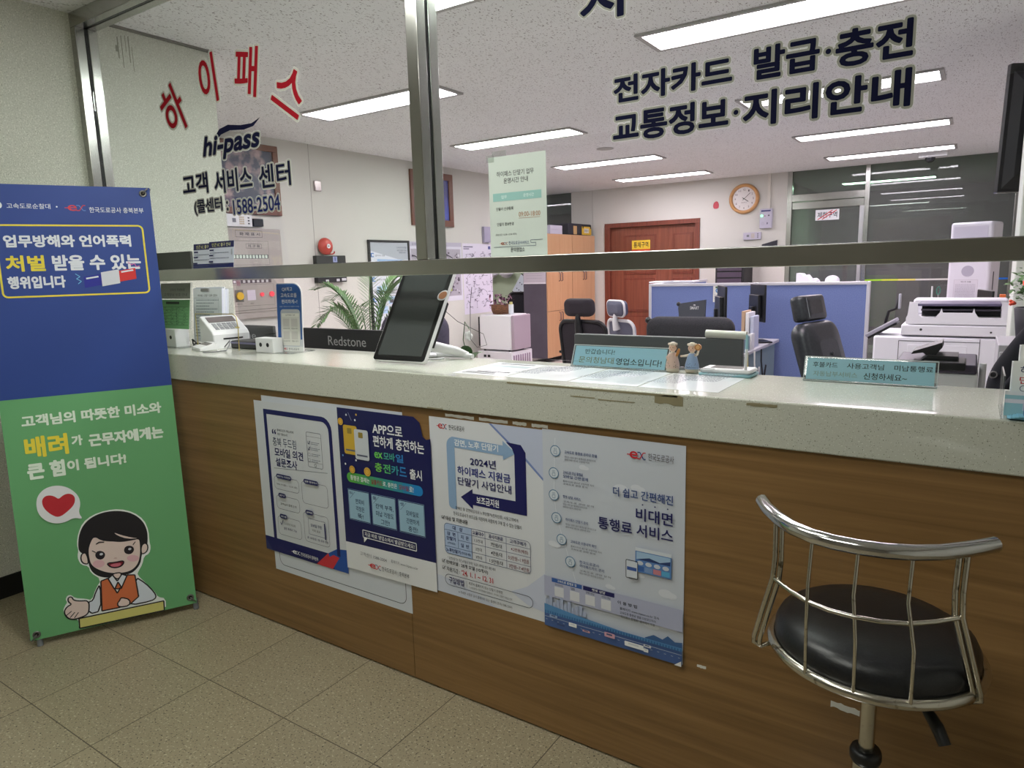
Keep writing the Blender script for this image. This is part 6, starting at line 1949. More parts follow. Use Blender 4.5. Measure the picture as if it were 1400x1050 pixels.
q = MB(); q.cyl((pm.x - 0.0, pm.y + 0.06, 2.10), (pm.x, pm.y + 0.06, ZC), 0.02, STEEL_DARK, n=12); q.box((pm.x - 0.08, pm.y - 0.02, 2.0), (pm.x + 0.08, pm.y + 0.08, 2.12), STEEL_DARK, M=None); q.build('hanger_pole', TV)

# air conditioner, desk at the back
AC = thing('air_conditioner', 'tall white standing air conditioner in front of the glass partition', 'air conditioner', (-0.02, 9.35, 0), -0.30)
ACM = mat('gloss_white', (222, 222, 232), 0.25)
q = MB(); q.box((-0.20, -0.16, 0.0), (0.21, 0.18, 1.79), ACM, 0.03, seg=3); q.build('body', AC, None, True)
q = MB(); q.box((-0.165, -0.163, 1.50), (0.165, -0.158, 1.745), mat('ac_panel', (206, 204, 220), 0.2), 0.002); q.build('outlet_panel', AC, None, True)
q = MB(); q.cyl((0, -0.160, 1.26), (0, -0.166, 1.26), 0.06, mat('ac_dial', (176, 174, 190), 0.25), n=28); q.build('dial', AC, None, True)
s = Sheet(0.24, 0.24, (214, 212, 222))
s.text('에너지 효율', 0.07, 0.205, 0.17, 0.222, (90, 90, 104), 0.02)
s.frame(0.004, 0.004, 0.236, 0.236, 0.004, 0.002, (176, 174, 186))
for i in range(11): dots(s, 0.02, 0.215, 0.18 - i * 0.0155, 0.006, (170, 168, 182), i)
s.build('info_sticker', AC, on_front(-0.13, 0.93, -0.1605), True)
q = MB(); q.box((0.205, -0.05, 1.05), (0.215, -0.035, 1.25), mat('dark_slot', (80, 82, 88), 0.5)); q.build('side_slot', AC, None, True)
BD = thing('rear_desk', 'desk behind the copier carrying the small thin monitor', 'desk', (0.3, 6.45, 0))
pbox('desktop', BD, (-0.30, 6.15, 0.74), (0.9, 6.75, 0.765), DESKM, 0.003)
for x in (-0.28, 0.86):
    pbox('side_panel', BD, (x, 6.18, 0), (x + 0.02, 6.72, 0.74), DGREY)
monitor(-0.13, 0.27, 6.34, 0.92, 1.165, BLACK, 'thin black monitor seen edge on above the copier', None, -1.35, 0.765)
PH = thing('pen_cup', 'small cup with a pen and green scissors above the copier feeder', 'pen cup', (-0.25, 6.3, 0.765))
q = MB(); q.lathe([(0.03, 0), (0.035, 0.28), (0.033, 0.28), (0.028, 0.01), (0.001, 0.01)], DGREY, Matrix.Translation((-0.25, 6.30, 0.766))); q.build('cup', PH)
q = MB(); q.cyl((-0.262, 6.30, 0.80), (-0.268, 6.30, 1.20), 0.006, WHITE_P, n=8); q.build('pen', PH)
q = MB(); q.tube([(-0.225 + 0.012 * math.cos(a), 6.30, 1.165 + 0.03 * math.sin(a)) for a in [2 * PI * k / 14 for k in range(14)]], 0.004, mat('green_handle', (60, 130, 110), 0.4), 6, True); q.cyl((-0.225, 6.30, 0.80), (-0.225, 6.30, 1.135), 0.004, CHROME, n=8); q.build('scissors', PH)

# ------------------------------------------------------------------ wood cabinets, alcove
CABW = wood('light_oak', (208, 164, 126), (192, 147, 108), 'Z', 0.8, 0.45)
CABG = noisy('cabinet_grey_violet', (92, 86, 98), (84, 78, 90), 4, 0.6)


def cabinet(y0, label):
    t = thing('storage_cabinet', label, 'cabinet', (-5.45, y0 + 0.385, 0), 0, 'tall wood-fronted cabinets')
    x0, x1, w = -5.67, -5.27, 0.77
    pbox('carcass', t, (x0, y0, 0.07), (x1, y0 + w, 1.92), CABG, 0.002)
    for k in range(4):
        pbox('foot', t, (x0 + 0.03 + 0.32 * (k % 2), y0 + 0.02 + 0.70 * (k // 2), 0), (x0 + 0.07 + 0.32 * (k % 2), y0 + 0.06 + 0.70 * (k // 2), 0.07), BLACK)
    for z0, z1 in ((0.08, 0.772), (0.778, 1.918)):
        for j in range(2):
            ya, yb = y0 + 0.003 + j * 0.384, y0 + 0.003 + j * 0.384 + 0.380
            d = pbox('door', t, (x1, ya, z0), (x1 + 0.02, yb, z1), CABW, 0.002)
            hy = yb - 0.035 if j == 0 else ya + 0.035
            hz = 0.62 if z0 < 0.5 else 1.22
            q = MB(); q.tube([(x1 + 0.02, hy, hz), (x1 + 0.045, hy, hz + 0.01), (x1 + 0.045, hy, hz + 0.12), (x1 + 0.02, hy, hz + 0.13)], 0.007, mat('handle_grey', (110, 92, 96), 0.35, 0.6), 8); q.build('handle', d)
    return t


cb = cabinet(8.86, 'wood-fronted grey cabinet nearer the alcove')
cabinet(9.64, 'wood-fronted grey cabinet nearer the brown double door')
s = Sheet(0.39, 0.30, (206, 198, 208)); s.rect(0, 0, 0.39, 0.02, (236, 232, 238))
for i in range(5): dots(s, 0.05, 0.33, 0.24 - i * 0.04, 0.006, (170, 162, 176), i)
tag(s.build('wall_calendar', None, on_front(-5.665, 1.19, 8.859)), 'pale printed sheet on the grey side of the cabinet', 'notice')
boxthing('white_box', (-5.62, 9.05, 1.921), (-5.30, 9.42, 1.985), mat('pale_violet_card', (204, 200, 218), 0.6), 'flat white box on the cabinet, lower of the two stacked', 'box', 0.003, None, 'white boxes on the cabinet')
boxthing('white_box', (-5.61, 9.06, 1.986), (-5.30, 9.42, 2.05), mat('pale_violet_card', (204, 200, 218), 0.6), 'flat white box on the cabinet, upper of the two stacked', 'box', 0.003, None, 'white boxes on the cabinet')
OB = thing('tool_bag', 'black bag with a yellow label pocket on top of the cabinets', 'bag', (-5.45, 9.95, 1.92))
pbox('body', OB, (-5.63, 9.60, 1.921), (-5.29, 10.38, 2.10), mat('black_bag', (44, 44, 54), 0.8), 0.02)
s = Sheet(0.33, 0.13, (226, 184, 60)); s.rect(0.08, 0.03, 0.24, 0.10, (226, 224, 214)); s.text('점검도구', 0.09, 0.045, 0.23, 0.085, INK, 0.02); s.build('label_pocket', OB, on_left(10.03, 1.93, -5.286))
q = MB(); q.box((-5.288, 9.75, 1.93), (-5.284, 9.86, 2.06), mat('tan_tag', (196, 160, 110), 0.6)); q.build('tan_tag', OB)
for k, (y, z) in enumerate(((10.06, 2.07), (10.32, 2.07))):
    q = MB(); q.box((-5.286, y, z - 0.04), (-5.28, y + 0.02, z + 0.02), BLACK); q.build('buckle', OB)
for k, (x, l) in enumerate(((-7.30, 'white safety helmet on the green alcove wall, partly hidden by the road map'), (-6.98, 'white safety helmet on the green alcove wall, beside the tilted board'))):
    t = thing('safety_helmet', l, 'helmet', (x, YB, 1.35), 0, 'helmets on the alcove wall')
    q = MB(); q.ball((x, YB - 0.10, 1.36), (0.125, 0.10, 0.10), mat('helmet_white', (206, 206, 210), 0.35), 20); q.build('shell', t)
    q = MB(); q.lathe([(0.12, 0), (0.16, -0.004), (0.16, 0.004), (0.12, 0.012)], mat('helmet_white', (206, 206, 210), 0.35), Matrix.Translation((x, YB - 0.10, 1.33)) @ Matrix.Diagonal((1, 0.62, 1, 1))); q.build('brim', t)
    q = MB(); q.cyl((x, YB - 0.02, 1.44), (x, YB, 1.44), 0.008, STEEL_DARK, n=8); q.build('peg', t)
TBD = thing('tilted_board', 'black edged white board hung askew on the green alcove wall', 'board', (-6.68, YB, 1.08))
M = on_front(-6.70, 1.10, YB - 0.004) @ Matrix.Rotation(-0.6, 4, 'Z')
q = MB(); q.box((-0.14, -0.19, 0), (0.16, 0.19, 0.02), BLACK, 0.003, M); q.build('board_frame', TBD)
s = Sheet(0.27, 0.35, (204, 216, 222))
for i in range(6): s.rect(0.05 + 0.05 * (i % 3), 0.08 + 0.12 * (i // 3), 0.07 + 0.05 * (i % 3), 0.10 + 0.12 * (i // 3), (60, 70, 80))
s.build('board_face', TBD, M @ Matrix.Translation((-0.14, -0.175, 0.0206)))
task_chair('black office chair in the alcove beside the grey cabinet side', (-6.28, 9.75), 0.5, BLACK, FABRIC_BLK, False, 1.02, 0.50, False)
boxthing('teal_box', (-6.42, 10.25, 0.0), (-6.02, 10.44, 1.14), mat('teal_card', (96, 130, 136), 0.6), 'teal box standing against the alcove wall beside the cabinets', 'box', 0.003)

# mini fridge on a white unit, with basket
WU = thing('air_purifier', 'low white unit with a slatted pinkish side under the small fridge', 'air purifier', (-4.95, 7.27, 0))
pbox('body', WU, (-5.22, 7.03, 0), (-4.69, 7.50, 0.405), mat('unit_white', (212, 208, 214), 0.45), 0.01)
for k in range(8):
    pbox('side_slat', WU, (-4.692, 7.06 + k * 0.052, 0.08), (-4.684, 7.082 + k * 0.052, 0.36), mat('slat_mauve', (140, 116, 138), 0.5), 0.001)
q = MB(); q.box((-5.12, 7.027, 0.33), (-5.08, 7.031, 0.36), BLACK); q.box((-5.06, 7.027, 0.33), (-5.02, 7.031, 0.36), BLACK); q.build('outlet', WU)
MF = thing('mini_fridge', 'small white cube fridge under the basket of dried flowers', 'fridge', (-4.93, 7.27, 0.41))
pbox('body', MF, (-5.20, 7.06, 0.42), (-4.72, 7.46, 0.86), mat('fridge_white', (222, 220, 224), 0.35), 0.02)
pbox('door', MF, (-4.72, 7.065, 0.425), (-4.675, 7.455, 0.855), mat('fridge_mauve', (164, 148, 160), 0.4), 0.012)
pbox('rear_grille', MF, (-5.235, 7.09, 0.46), (-5.205, 7.43, 0.83), BLACK_MATT)
for k in range(4):
    q = MB(); q.cyl((-5.15 + 0.38 * (k % 2), 7.10 + 0.30 * (k // 2), 0.405), (-5.15 + 0.38 * (k % 2), 7.10 + 0.30 * (k // 2), 0.422), 0.015, BLACK, n=8); q.build('foot', MF)
BK2 = thing('flower_basket', 'brown woven basket of dried purple flowers on the small fridge', 'basket', (-4.99, 7.25, 0.861))
WICK = noisy('wicker', (128, 88, 60), (84, 54, 36), 40, 0.8, stretch=(1, 1, 3), bump=0.5)
q = MB(); q.lathe([(0.001, 0), (0.10, 0), (0.12, 0.05), (0.125, 0.12), (0.115, 0.12), (0.001, 0.10)], WICK, Matrix.Translation((-4.99, 7.25, 0.861))); q.build('basket', BK2)
q = MB(); rnd = random.Random(9)
for k in range(90):
    an, r, z = rnd.uniform(0, 2 * PI), rnd.uniform(0, 0.17), rnd.uniform(0.95, 1.10)
    c = Vector((-4.99 + r * math.cos(an), 7.25 + r * math.sin(an), z))
    d = Vector((rnd.uniform(-1, 1), rnd.uniform(-1, 1), rnd.uniform(-.2, 1))).normalized() * 0.03
    blade(q, c - d, c + d, 0.013, mat('dried_flower', rnd.choice(((120, 70, 100), (86, 48, 78), (196, 160, 176), (70, 40, 56))), 0.8), 0.004, 3)
q.build('dried_flowers', BK2)
q = MB(); q.cyl((-4.80, 7.20, 0.861), (-4.80, 7.20, 0.985), 0.032, mat('can_white', (206, 212, 218), 0.35), n=18); q.cyl((-4.80, 7.20, 0.985), (-4.80, 7.20, 1.015), 0.02, mat('can_cap', (196, 190, 120), 0.4), n=14)
tag(q.build('spray_can'), 'small white can beside the flower basket', 'can')

# palm
PL = thing('palm_plant', 'green palm with arching fronds in front of the notice board', 'plant', (-4.05, 4.0, 0))
q = MB(); q.lathe([(0.001, 0), (0.14, 0), (0.16, 0.04), (0.19, 0.36), (0.20, 0.38), (0.18, 0.38), (0.001, 0.35)], mat('brown_pot', (110, 84, 66), 0.6), Matrix.Translation((-4.05, 4.0, 0)), 28); q.build('pot', PL)
rnd = random.Random(21)
for k, (dx, dy, zt, zd) in enumerate(((-0.46, 0.02, 1.24, 1.20), (-0.34, -0.22, 1.31, 1.30), (-0.20, 0.26, 1.38, 1.42), (-0.14, -0.34, 1.16, 1.08), (0.10, 0.34, 1.36, 1.38), (0.30, 0.20, 1.33, 1.34), (0.40, -0.12, 1.26, 1.22), (0.20, -0.32, 1.17, 1.08), (0.50, 0.12, 1.20, 1.13), (-0.48, -0.12, 1.12, 1.00))):
    p = [Vector((-4.05, 4.0, 0.34)), Vector((-4.05 + dx * 0.10, 4.0 + dy * 0.10, 0.75)), Vector((-4.05 + dx * 0.35, 4.0 + dy * 0.35, zt * 0.86)), Vector((-4.05 + dx * 0.7, 4.0 + dy * 0.7, zt)), Vector((-4.05 + dx, 4.0 + dy, zd))]
    pts = []
    for i in range(len(p) - 1):
        a, b, c, d = p[max(i - 1, 0)], p[i], p[i + 1], p[min(i + 2, len(p) - 1)]
        for j in range(5):
            u = j / 5
            pts.append(0.5 * (2 * b + (c - a) * u + (2 * a - 5 * b + 4 * c - d) * u * u + (3 * b - a - 3 * c + d) * u ** 3))
    pts.append(p[-1])
    q = MB(); q.tube(pts, [0.007 - 0.0055 * i / (len(pts) - 1) for i in range(len(pts))], LEAFD, 6)
    n0 = int(len(pts) * 0.42)
    for i in range(n0, len(pts)):
        t = (pts[i] - pts[i - 1]).normalized()
        side = t.cross(Vector((0, 0, 1))).normalized()
        f = (i - n0) / (len(pts) - n0)
        L = 0.17 * (1 - 0.5 * f) * min(1, 0.45 + f * 2.2)
        for sgn in (-1, 1):
            for off in (0, 0.5):
                b = pts[i].lerp(pts[i - 1], off)
                tip = b + (side * sgn * 0.80 + t * 0.62 + Vector((0, 0, 0.10 + rnd.uniform(-.08, .08)))).normalized() * L
                blade(q, b, tip, 0.0082, LEAFD, 0.004, 3, 0.3)
    q.build('frond', PL)

# ------------------------------------------------------------------ left office wall
XW = -5.3995
FRW = wood('picture_frame_wood', (120, 76, 60), (96, 58, 46), 'Z', 1.0, 0.4)


def picture(y0, y1, z0, z1, e, art, label):
    t = thing('framed_picture', label, 'picture', (XW, (y0 + y1) / 2, z0))
    q = MB()
    for a, b in (((y0, z0), (y1, z0 + e)), ((y0, z1 - e), (y1, z1)), ((y0, z0 + e), (y0 + e, z1 - e)), ((y1 - e, z0 + e), (y1, z1 - e))):
        q.box((XW, a[0], a[1]), (XW + 0.03, b[0], b[1]), FRW, 0.004)
    q.build('picture_frame', t)
    q = MB(); q.box((XW + 0.002, y0 + e * 0.9, z0 + e * 0.9), (XW + 0.012, y1 - e * 0.9, z1 - e * 0.9), art); q.build('picture_print', t)


picture(3.55, 4.29, 1.96, 2.575, 0.055, noisy('mountain_photo', (66, 70, 92), (176, 150, 150), 9, 0.3, 7, 0.46, 0.66), 'framed aerial photograph in a red-brown frame behind the left lettering')
picture(6.09, 6.85, 1.945, 2.565, 0.075, noisy('night_photo', (44, 50, 120), (86, 100, 190), 3, 0.3, 6, 0.4, 0.75), 'framed deep blue picture behind the mullion')
IC = thing('intercom', 'white intercom plate with keypad under the framed aerial photograph', 'intercom', (XW, 3.84, 1.85))
pbox('plate', IC, (XW, 3.70, 1.85), (XW + 0.02, 3.965, 1.955), WHITE_P, 0.003)
q = MB()
for i in range(3):
    for j in range(4):
        q.box((XW + 0.02, 3.835 + i * 0.017, 1.870 + j * 0.018), (XW + 0.023, 3.846 + i * 0.017, 1.882 + j * 0.018), mat('key_beige', (196, 180, 150), 0.5))
q.build('keypad', IC)
q = MB(); q.box((XW + 0.02, 3.765, 1.885), (XW + 0.0215, 3.80, 1.92), GREY); q.build('speaker_grille', IC)
q = MB()
for j in range(3): q.box((XW + 0.02, 3.92, 1.872 + j * 0.025), (XW + 0.022, 3.936, 1.884 + j * 0.025), DGREY)
q.build('button_row', IC)
boxthing('black_handset', (XW, 3.972, 1.857), (XW + 0.03, 4.075, 1.924), BLACK, 'small black box beside the white intercom plate', 'box', 0.004)
FPN = thing('fire_panel', 'beige fire alarm panel with rows of lamps on the office wall', 'control panel', (XW, 3.9, 1.04))
FPM = mat('panel_beige', (172, 164, 158), 0.5)
pbox('cabinet', FPN, (XW, 3.45, 1.04), (XW + 0.03, 4.255, 1.838), FPM, 0.012)
pbox('door', FPN, (XW + 0.03, 3.48, 1.10), (XW + 0.036, 4.215, 1.805), FPM, 0.003)
s = Sheet()
GP = (74, 68, 68)
for a, b, c, d in ((0.27, 0.66, 0.545, 0.72), (0.365, 0.565, 0.53, 0.605), (0.365, 0.34, 0.545, 0.385)):
    s.frame(a, b, c, d, 0.002, 0.003, GP)
s.text('화 재 표 시', 0.31, 0.675, 0.52, 0.702, (52, 48, 50), 0.03)
s.text('지 구 등', 0.385, 0.574, 0.51, 0.597, (52, 48, 50), 0.03)
s.text('0 6 9 7 5', 0.375, 0.349, 0.535, 0.376, (70, 66, 66), 0.01)
s.frame(0.2, 0.42, 0.60, 0.63, 0.002, 0.002, GP)
s.rect(0.22, 0.475, 0.59, 0.51, (60, 60, 60))
for i in range(11): s.rect(0.226 + i * 0.033, 0.478, 0.250 + i * 0.033, 0.507, (206, 222, 210))
s.rect(0.10, 0.26, 0.60, 0.292, (80, 66, 76))
for i in range(10): s.rect(0.11 + i * 0.048, 0.265, 0.135 + i * 0.048, 0.287, (206, 202, 206))
s.frame(0.11, 0.06, 0.62, 0.25, 0.002, 0.002, GP)
s.line([(0.05, 0.02), (0.70, 0.028)], 0.003, GP)
s.rect(0.21, 0.10, 0.295, 0.205, (110, 106, 102)); s.rect(0.335, 0.11, 0.42, 0.20, (216, 206, 220))
s.text('예비전원', 0.225, 0.075, 0.275, 0.088, INK, 0.0); s.text('전압', 0.36, 0.075, 0.395, 0.088, INK, 0.0)
s.build('panel_print', FPN, on_left(3.5, 1.098, XW + 0.0362))
q = MB(); q.cyl((XW + 0.036, 3.755, 1.250), (XW + 0.055, 3.755, 1.250), 0.034, mat('yellow_button', (232, 186, 40), 0.4), n=20); q.build('yellow_knob', FPN)
for y in (3.985, 4.09):
    q = MB(); q.cyl((XW + 0.036, y, 1.255), (XW + 0.052, y, 1.255), 0.018 if y < 4.04 else 0.024, mat('red_lamp', (226, 70, 84), 0.3, emit=0.4), n=16); q.build('red_lamp', FPN)
CS = thing('wall_sensor', 'small chrome box high on the office wall right of the framed aerial photograph', 'sensor', (XW, 4.74, 2.217))
pbox('cover', CS, (XW, 4.70, 2.217), (XW + 0.03, 4.78, 2.314), mat('chrome_pinkish', (190, 176, 180), 0.2, 0.9), 0.006)
BE = thing('alarm_bell', 'round red fire alarm bell on the office wall', 'bell', (XW, 4.766, 1.69))
q = MB(); q.lathe([(0.083, 0.03), (0.083, 0.045), (0.075, 0.065), (0.05, 0.08), (0.02, 0.086), (0.001, 0.087)], mat('bell_red', (190, 62, 52), 0.4), Matrix.Translation((XW, 4.766, 1.69)) @ Matrix.Rotation(PI / 2, 4, 'Y'), 28); q.cyl((XW, 4.766, 1.69), (XW + 0.035, 4.766, 1.69), 0.05, STEEL_DARK, n=16); q.build('gong', BE)
q = MB(); q.cyl((XW + 0.086, 4.766, 1.69), (XW + 0.089, 4.766, 1.69), 0.022, WHITE_P, n=18); q.cyl((XW + 0.089, 4.766, 1.69), (XW + 0.0915, 4.766, 1.69), 0.009, GREY, n=12); q.build('centre_cap', BE)
q = MB(); q.tube([(XW + 0.03, 4.80, 1.617), (XW + 0.04, 4.85, 1.615), (XW + 0.04, 4.875, 1.625), (XW + 0.05, 4.872, 1.64)], 0.007, mat('bell_red', (190, 62, 52), 0.4), 6); q.build('striker', BE)
EL = thing('emergency_light', 'black emergency light box under the red alarm bell', 'emergency light', (XW, 4.82, 1.337))
pbox('housing', EL, (XW, 4.63, 1.337), (XW + 0.055, 5.01, 1.600), BLACK_MATT, 0.005)
for rects in (((0, 0, 0.055, 0.055, (150, 160, 200)), (0.02, 0.01, 0.035, 0.05, (80, 90, 150))), ((-0.11, -0.19, -0.07, -0.17, (200, 200, 206)),), ((0.03, -0.19, 0.07, -0.165, (200, 200, 206)),), ((0.10, -0.185, 0.16, -0.16, (200, 200, 206)),)):
    s = Sheet()
    for r in rects:
        s.rect(*r)
    s.build('label_plate', EL, on_left(4.84, 1.535, XW + 0.0552))
NB = thing('notice_board', 'black framed notice board with blue printed sheets behind the tablet', 'notice board', (XW, 5.7, 0.7))
q = MB()
for a, b in (((5.375, 0.70), (6.02, 0.725)), ((5.375, 1.745), (6.02, 1.768)), ((5.375, 0.725), (5.40, 1.745)), ((5.995, 0.725), (6.02, 1.745))):
    q.box((XW, a[0], a[1]), (XW + 0.025, b[0], b[1]), BLACK_MATT, 0.003)
q.build('board_frame', NB)
s = Sheet(0.60, 1.03, (214, 218, 226))
s.poly([(0, 0.93), (0.60, 0.80), (0.60, 1.03), (0, 1.03)], (176, 182, 190))
s.poly([(0.10, 0.72), (0.48, 0.72), (0.50, 0.83), (0.10, 0.84)], (150, 184, 222))
s.line([(0.12, 0.76), (0.28, 0.74), (0.40, 0.81), (0.48, 0.82)], 0.012, (96, 140, 196))
s.line([(0.2, 0.725), (0.42, 0.80)], 0.008, (96, 140, 196))
for i, (a, b) in enumerate(((0.40, 0.955), (0.42, 0.925), (0.45, 0.90))): s.text(('“ 고속도로의 안전을', '함께 만들어 가는', '행복한 일터 ”')[i], a, b, 0.575, b + 0.02, INK, 0.0)
for z in (0.86, 0.60, 0.38):
    s.rect(0.01, z, 0.055, z + 0.045, (70, 116, 180)); s.rect(0.028, z + 0.01, 0.05, z + 0.035, (226, 230, 236))
    s.text('업무추진 현황', 0.075, z + 0.008, 0.22, z + 0.026, INK, 0.0)
for j in range(3):
    for i in range(3):
        x, z = 0.07 + i * 0.17, 0.47 - j * 0.10 + (0.0 if j == 0 else -0.02)
        s.rect(x, z, x + 0.155, z + 0.08, (176, 204, 232) if (i + j) % 2 == 0 else (198, 202, 208))
        s.rect(x + 0.01, z + 0.055, x + 0.06, z + 0.068, (50, 60, 90))
        if i == 1: s.rect(x + 0.02, z + 0.012, x + 0.08, z + 0.05, (90, 90, 96))
        dots(s, x + 0.09, x + 0.15, z + 0.03, 0.006, (110, 120, 140), i + j)
s.build('board_sheet', NB, on_left(5.40, 0.725, XW + 0.012))


def mapsheet(w, h, base, n, label, y0, z0, seed, photo=False, x=XW):
    s = Sheet(w, h, base)
    rnd = random.Random(seed)
    if photo:
        s.rect(0, h - 0.05, w, h, (186, 182, 200))
        s.text('충북지역 고속도로 위치도', 0.05, h - 0.042, w * 0.55, h - 0.012, (120, 116, 140), 0.0)
        s.rect(0.03, 0.06, w - 0.03, h - 0.08, (176, 170, 182))
        for k in range(210):
            x_, y_ = rnd.uniform(0.04, w - 0.08), rnd.uniform(0.07, h - 0.13)
            c = rnd.choice(((96, 84, 100), (130, 116, 130), (206, 202, 212), (80, 70, 84), (214, 210, 220)))
            s.rect(x_, y_, x_ + rnd.uniform(.01, .04), y_ + rnd.uniform(.006, .03), c)
        s.line([(0.03 + i * 0.05, h * 0.7 + 0.06 * math.cos(i * 0.5)) for i in range(int((w - 0.06) / 0.05))], 0.012, (50, 46, 60))
        s.rect(w * 0.5, 0.12, w * 0.76, 0.36, (180, 206, 222)); s.poly([(w * 0.5, 0.12), (w * 0.76, 0.12), (w * 0.76, 0.2), (w * 0.5, 0.24)], (196, 206, 100))
    else:
        s.rect(0.02, h - 0.05, 0.22, h - 0.035, (110, 106, 130)); s.rect(0.02, h - 0.075, 0.14, h - 0.06, (130, 126, 150)); s.rect(w - 0.08, h - 0.07, w - 0.03, h - 0.03, (70, 74, 140))
        nodes_ = [(rnd.uniform(0.04, w - 0.04), rnd.uniform(0.05, h - 0.10)) for _ in range(n)]
        for a in nodes_:
            b = min((q_ for q_ in nodes_ if q_ is not a), key=lambda q_: math.hypot(q_[0] - a[0], q_[1] - a[1]) + rnd.uniform(0, 0.08))
            m = ((a[0] + b[0]) / 2 + rnd.uniform(-.015, .015), (a[1] + b[1]) / 2 + rnd.uniform(-.015, .015))
            s.line([a, m, b], 0.0035, (84, 78, 100))
            s.disc(a[0], a[1], 0.006, 0.006, (60, 54, 76), 6)
            if rnd.random() < 0.5: dots(s, a[0] + 0.008, a[0] + 0.04, a[1], 0.006, (120, 112, 140), 0)
    return tag(s.build('wall_map', None, on_left(y0, z0, x)), label, 'map')


mapsheet(0.98, 0.71, (216, 214, 226), 0, 'photo map sheet pinned between the notice board and the road map', 6.03, 1.05, 4, True, XW + 0.001)
mapsheet(0.635, 0.895, (222, 216, 232), 150, 'white road map with thin dark lines at the end of the office wall', 7.03, 0.86, 5, False, XW + 0.001)
boxthing('wall_binder', (XW, 7.46, 1.77), (XW + 0.04, 7.612, 1.975), mat('violet_grey_binder', (166, 160, 184), 0.5), 'flat violet-grey box on the office wall above the road map', 'box', 0.003)

# ------------------------------------------------------------------ back wall fittings
CK = thing('wall_clock', 'round wooden wall clock on the back wall', 'clock', (-2.855, YB, 2.33))
MC = on_front(-2.855, 2.33, YB)
q = MB(); q.lathe([(0.165, 0.012), (0.17, 0.04), (0.19, 0.048), (0.21, 0.038), (0.215, 0.0), (0.165, 0.0), (0.165, 0.012)], wood('clock_wood', (206, 158, 104), (184, 132, 80), 'X', 1, 0.35), MC, 40); q.build('rim', CK)
s = Sheet(); s.disc(0, 0, 0.168, 0.168, (226, 222, 220), 40)
for k in range(1, 13):
    a = PI / 2 - 2 * PI * k / 12
    x, y = 0.128 * math.cos(a), 0.128 * math.sin(a)
    w = 0.008 if k < 10 else 0.015
    s.text(str(k), x - w, y - 0.014, x + w, y + 0.014, (70, 62, 66), 0.01)
s.text('QUARTZ', -0.04, -0.062, 0.04, -0.045, (90, 84, 88), 0.0)
s.build('dial', CK, MC @ Matrix.Translation((0, 0, 0.0125)))
for nm, an, L, w in (('hour_hand', PI / 2 - 2 * PI * 4.13 / 12, 0.075, 0.009), ('minute_hand', PI / 2 - 2 * PI * 8 / 60, 0.118, 0.006)):
    s = Sheet(); s.z = 0.019; s.line([(-0.03 * math.cos(an), -0.03 * math.sin(an)), (L * math.cos(an), L * math.sin(an))], w, (30, 28, 32)); s.build(nm, CK, MC)
CX = thing('control_box', 'pale control box with a green lamp on the back wall', 'control box', (-2.535, YB, 1.895))
pbox('case', CX, (-2.62, YB - 0.05, 1.895), (-2.45, YB, 2.168), mat('case_violet', (190, 186, 204), 0.45), 0.006)
s = Sheet(); s.rect(0.02, 0.232, 0.15, 0.252, (50, 54, 110)); s.rect(0.06, 0.168, 0.085, 0.176, (150, 60, 90)); s.circ(0.045, 0.065, 0.018, 0.004, (150, 148, 166)); s.rect(0.10, 0.055, 0.115, 0.08, (90, 88, 110)); s.rect(0.115, 0.168, 0.135, 0.185, (60, 56, 70)); s.build('case_print', CX, on_front(-2.62, 1.895, YB - 0.0502))
q = MB(); q.cyl((-2.59, YB - 0.05, 2.07), (-2.59, YB - 0.062, 2.07), 0.016, mat('green_lamp', (120, 240, 150), 0.3, emit=2.0), n=16); q.build('green_lamp', CX)
q = MB(); q.box((-2.525, YB - 0.03, 2.169), (-2.485, YB, ZC - 0.001), mat('conduit_cream', (214, 210, 202), 0.6), 0.003); tag(q.build('cable_duct'), 'cream cable duct running from the control box to the ceiling', 'cable duct')
I2 = thing('intercom', 'white intercom plate below the control box on the back wall', 'intercom', (-2.725, YB, 1.745))
pbox('plate', I2, (-2.85, YB - 0.03, 1.745), (-2.60, YB, 1.848), mat('case_violet', (190, 186, 204), 0.45), 0.003)
q = MB()
for i in range(3):
    for j in range(4): q.box((-2.735 + i * 0.017, YB - 0.033, 1.765 + j * 0.018), (-2.724 + i * 0.017, YB - 0.03, 1.777 + j * 0.018), mat('key_beige', (196, 180, 150), 0.5))
for j in range(3): q.box((-2.65, YB - 0.032, 1.768 + j * 0.024), (-2.636, YB - 0.03, 1.780 + j * 0.024), BLACK)
q.build('keypad', I2)
q = MB(); q.box((-2.80, YB - 0.032, 1.785), (-2.765, YB - 0.03, 1.815), GREY); q.build('speaker_grille', I2)
q = MB(); q.prism([(0, 0), (0.21, 0), (0.21, 0.085), (0.0, 0.03)], 0, 0.02, mat('dark_navy_board', (40, 40, 52), 0.5), on_front(-2.585, 1.64, YB - 0.001)); tag(q.build('dark_wedge_board'), 'dark wedge shaped board on the back wall beside the glass partition', 'board')
q = MB(); q.prism(smooth([(-0.035, -0.05), (0.035, -0.05), (0.045, 0.0), (0.03, 0.045), (0.005, 0.06), (-0.03, 0.04), (-0.045, 0.0)], 1), 0, 0.004, mat('red_tag', (186, 60, 76), 0.5), on_front(-3.265, 2.268, YB - 0.001)); tag(q.build('red_marker'), 'small red marker on the back wall left of the clock', 'marker')

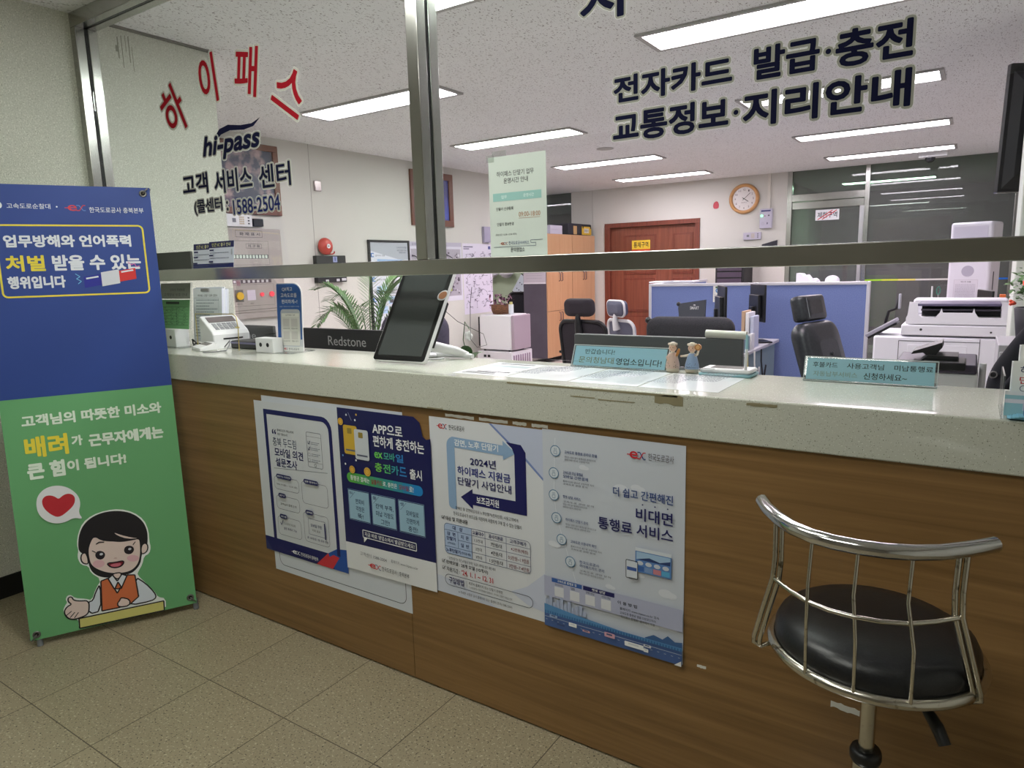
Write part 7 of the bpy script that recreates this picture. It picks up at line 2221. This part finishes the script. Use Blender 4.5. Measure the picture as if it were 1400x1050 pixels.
# ------------------------------------------------------------------ room behind the glass partition
BCS = thing('bookcase', 'dark brown bookcase in the dim room behind the glass', 'bookcase', (-0.85, 13.0, 0))
pbox('carcass', BCS, (-1.45, 12.9, 0), (-0.35, 13.25, 2.05), wood('dark_brown_wood', (92, 66, 56), (70, 50, 42), 'Z', 1, 0.5), 0.004)
pbox('door', BCS, (-1.43, 12.88, 0.05), (-0.91, 12.9, 2.0), wood('dark_brown_wood', (92, 66, 56), (70, 50, 42), 'Z', 1, 0.5), 0.004)
pbox('door', BCS, (-0.89, 12.88, 0.05), (-0.37, 12.9, 2.0), wood('dark_brown_wood', (92, 66, 56), (70, 50, 42), 'Z', 1, 0.5), 0.004)
CPO = thing('coat_stand', 'brown wooden coat stand behind the glass door', 'coat stand', (-1.70, 12.0, 0))
q = MB(); q.cyl((-1.70, 12.0, 0.03), (-1.70, 12.0, 1.62), 0.035, mat('stand_wood', (160, 92, 56), 0.5), n=14); q.build('pole', CPO)
q = MB(); q.lathe([(0.001, 0.04), (0.2, 0.03), (0.22, 0.0)], mat('stand_wood', (160, 92, 56), 0.5), Matrix.Translation((-1.70, 12.0, 0)), 24); q.build('base', CPO)
q = MB()
for a in (0, PI / 2, PI, 1.5 * PI): q.cyl((-1.70, 12.0, 1.45), (-1.70 + 0.13 * math.cos(a), 12.0 + 0.13 * math.sin(a), 1.55), 0.012, mat('stand_wood', (160, 92, 56), 0.5), n=8)
q.build('peg', CPO)
LG2 = thing('lime_chair', 'lime green shell chair behind the glass partition', 'chair', (-1.18, 11.6, 0))
q = MB(); q.lathe([(0.02, 0.0), (0.02, 0.42)], CHROME, Matrix.Translation((-1.18, 11.6, 0)), 12); q.lathe([(0.001, 0.02), (0.2, 0.01), (0.21, 0)], CHROME, Matrix.Translation((-1.18, 11.6, 0)), 24); q.build('pedestal', LG2)
q = MB(); q.lathe([(0.001, 0.42), (0.22, 0.44), (0.25, 0.52), (0.24, 0.52), (0.20, 0.46), (0.001, 0.45)], mat('lime_plastic', (150, 206, 40), 0.4), Matrix.Translation((-1.18, 11.6, 0)), 28); q.build('seat', LG2)
q = MB(); q.patch([[(-1.18 + 0.24 * math.cos(a), 11.6 + 0.24 * math.sin(a), z * (1 if abs(a - PI / 2) < 1.1 or z < 0.6 else 0.9)) for a in [PI / 2 - 1.5 + 3.0 * k / 14 for k in range(15)]] for z in (0.5, 0.7, 0.95, 1.18)], mat('lime_plastic', (150, 206, 40), 0.4)); q.build('backrest', LG2)
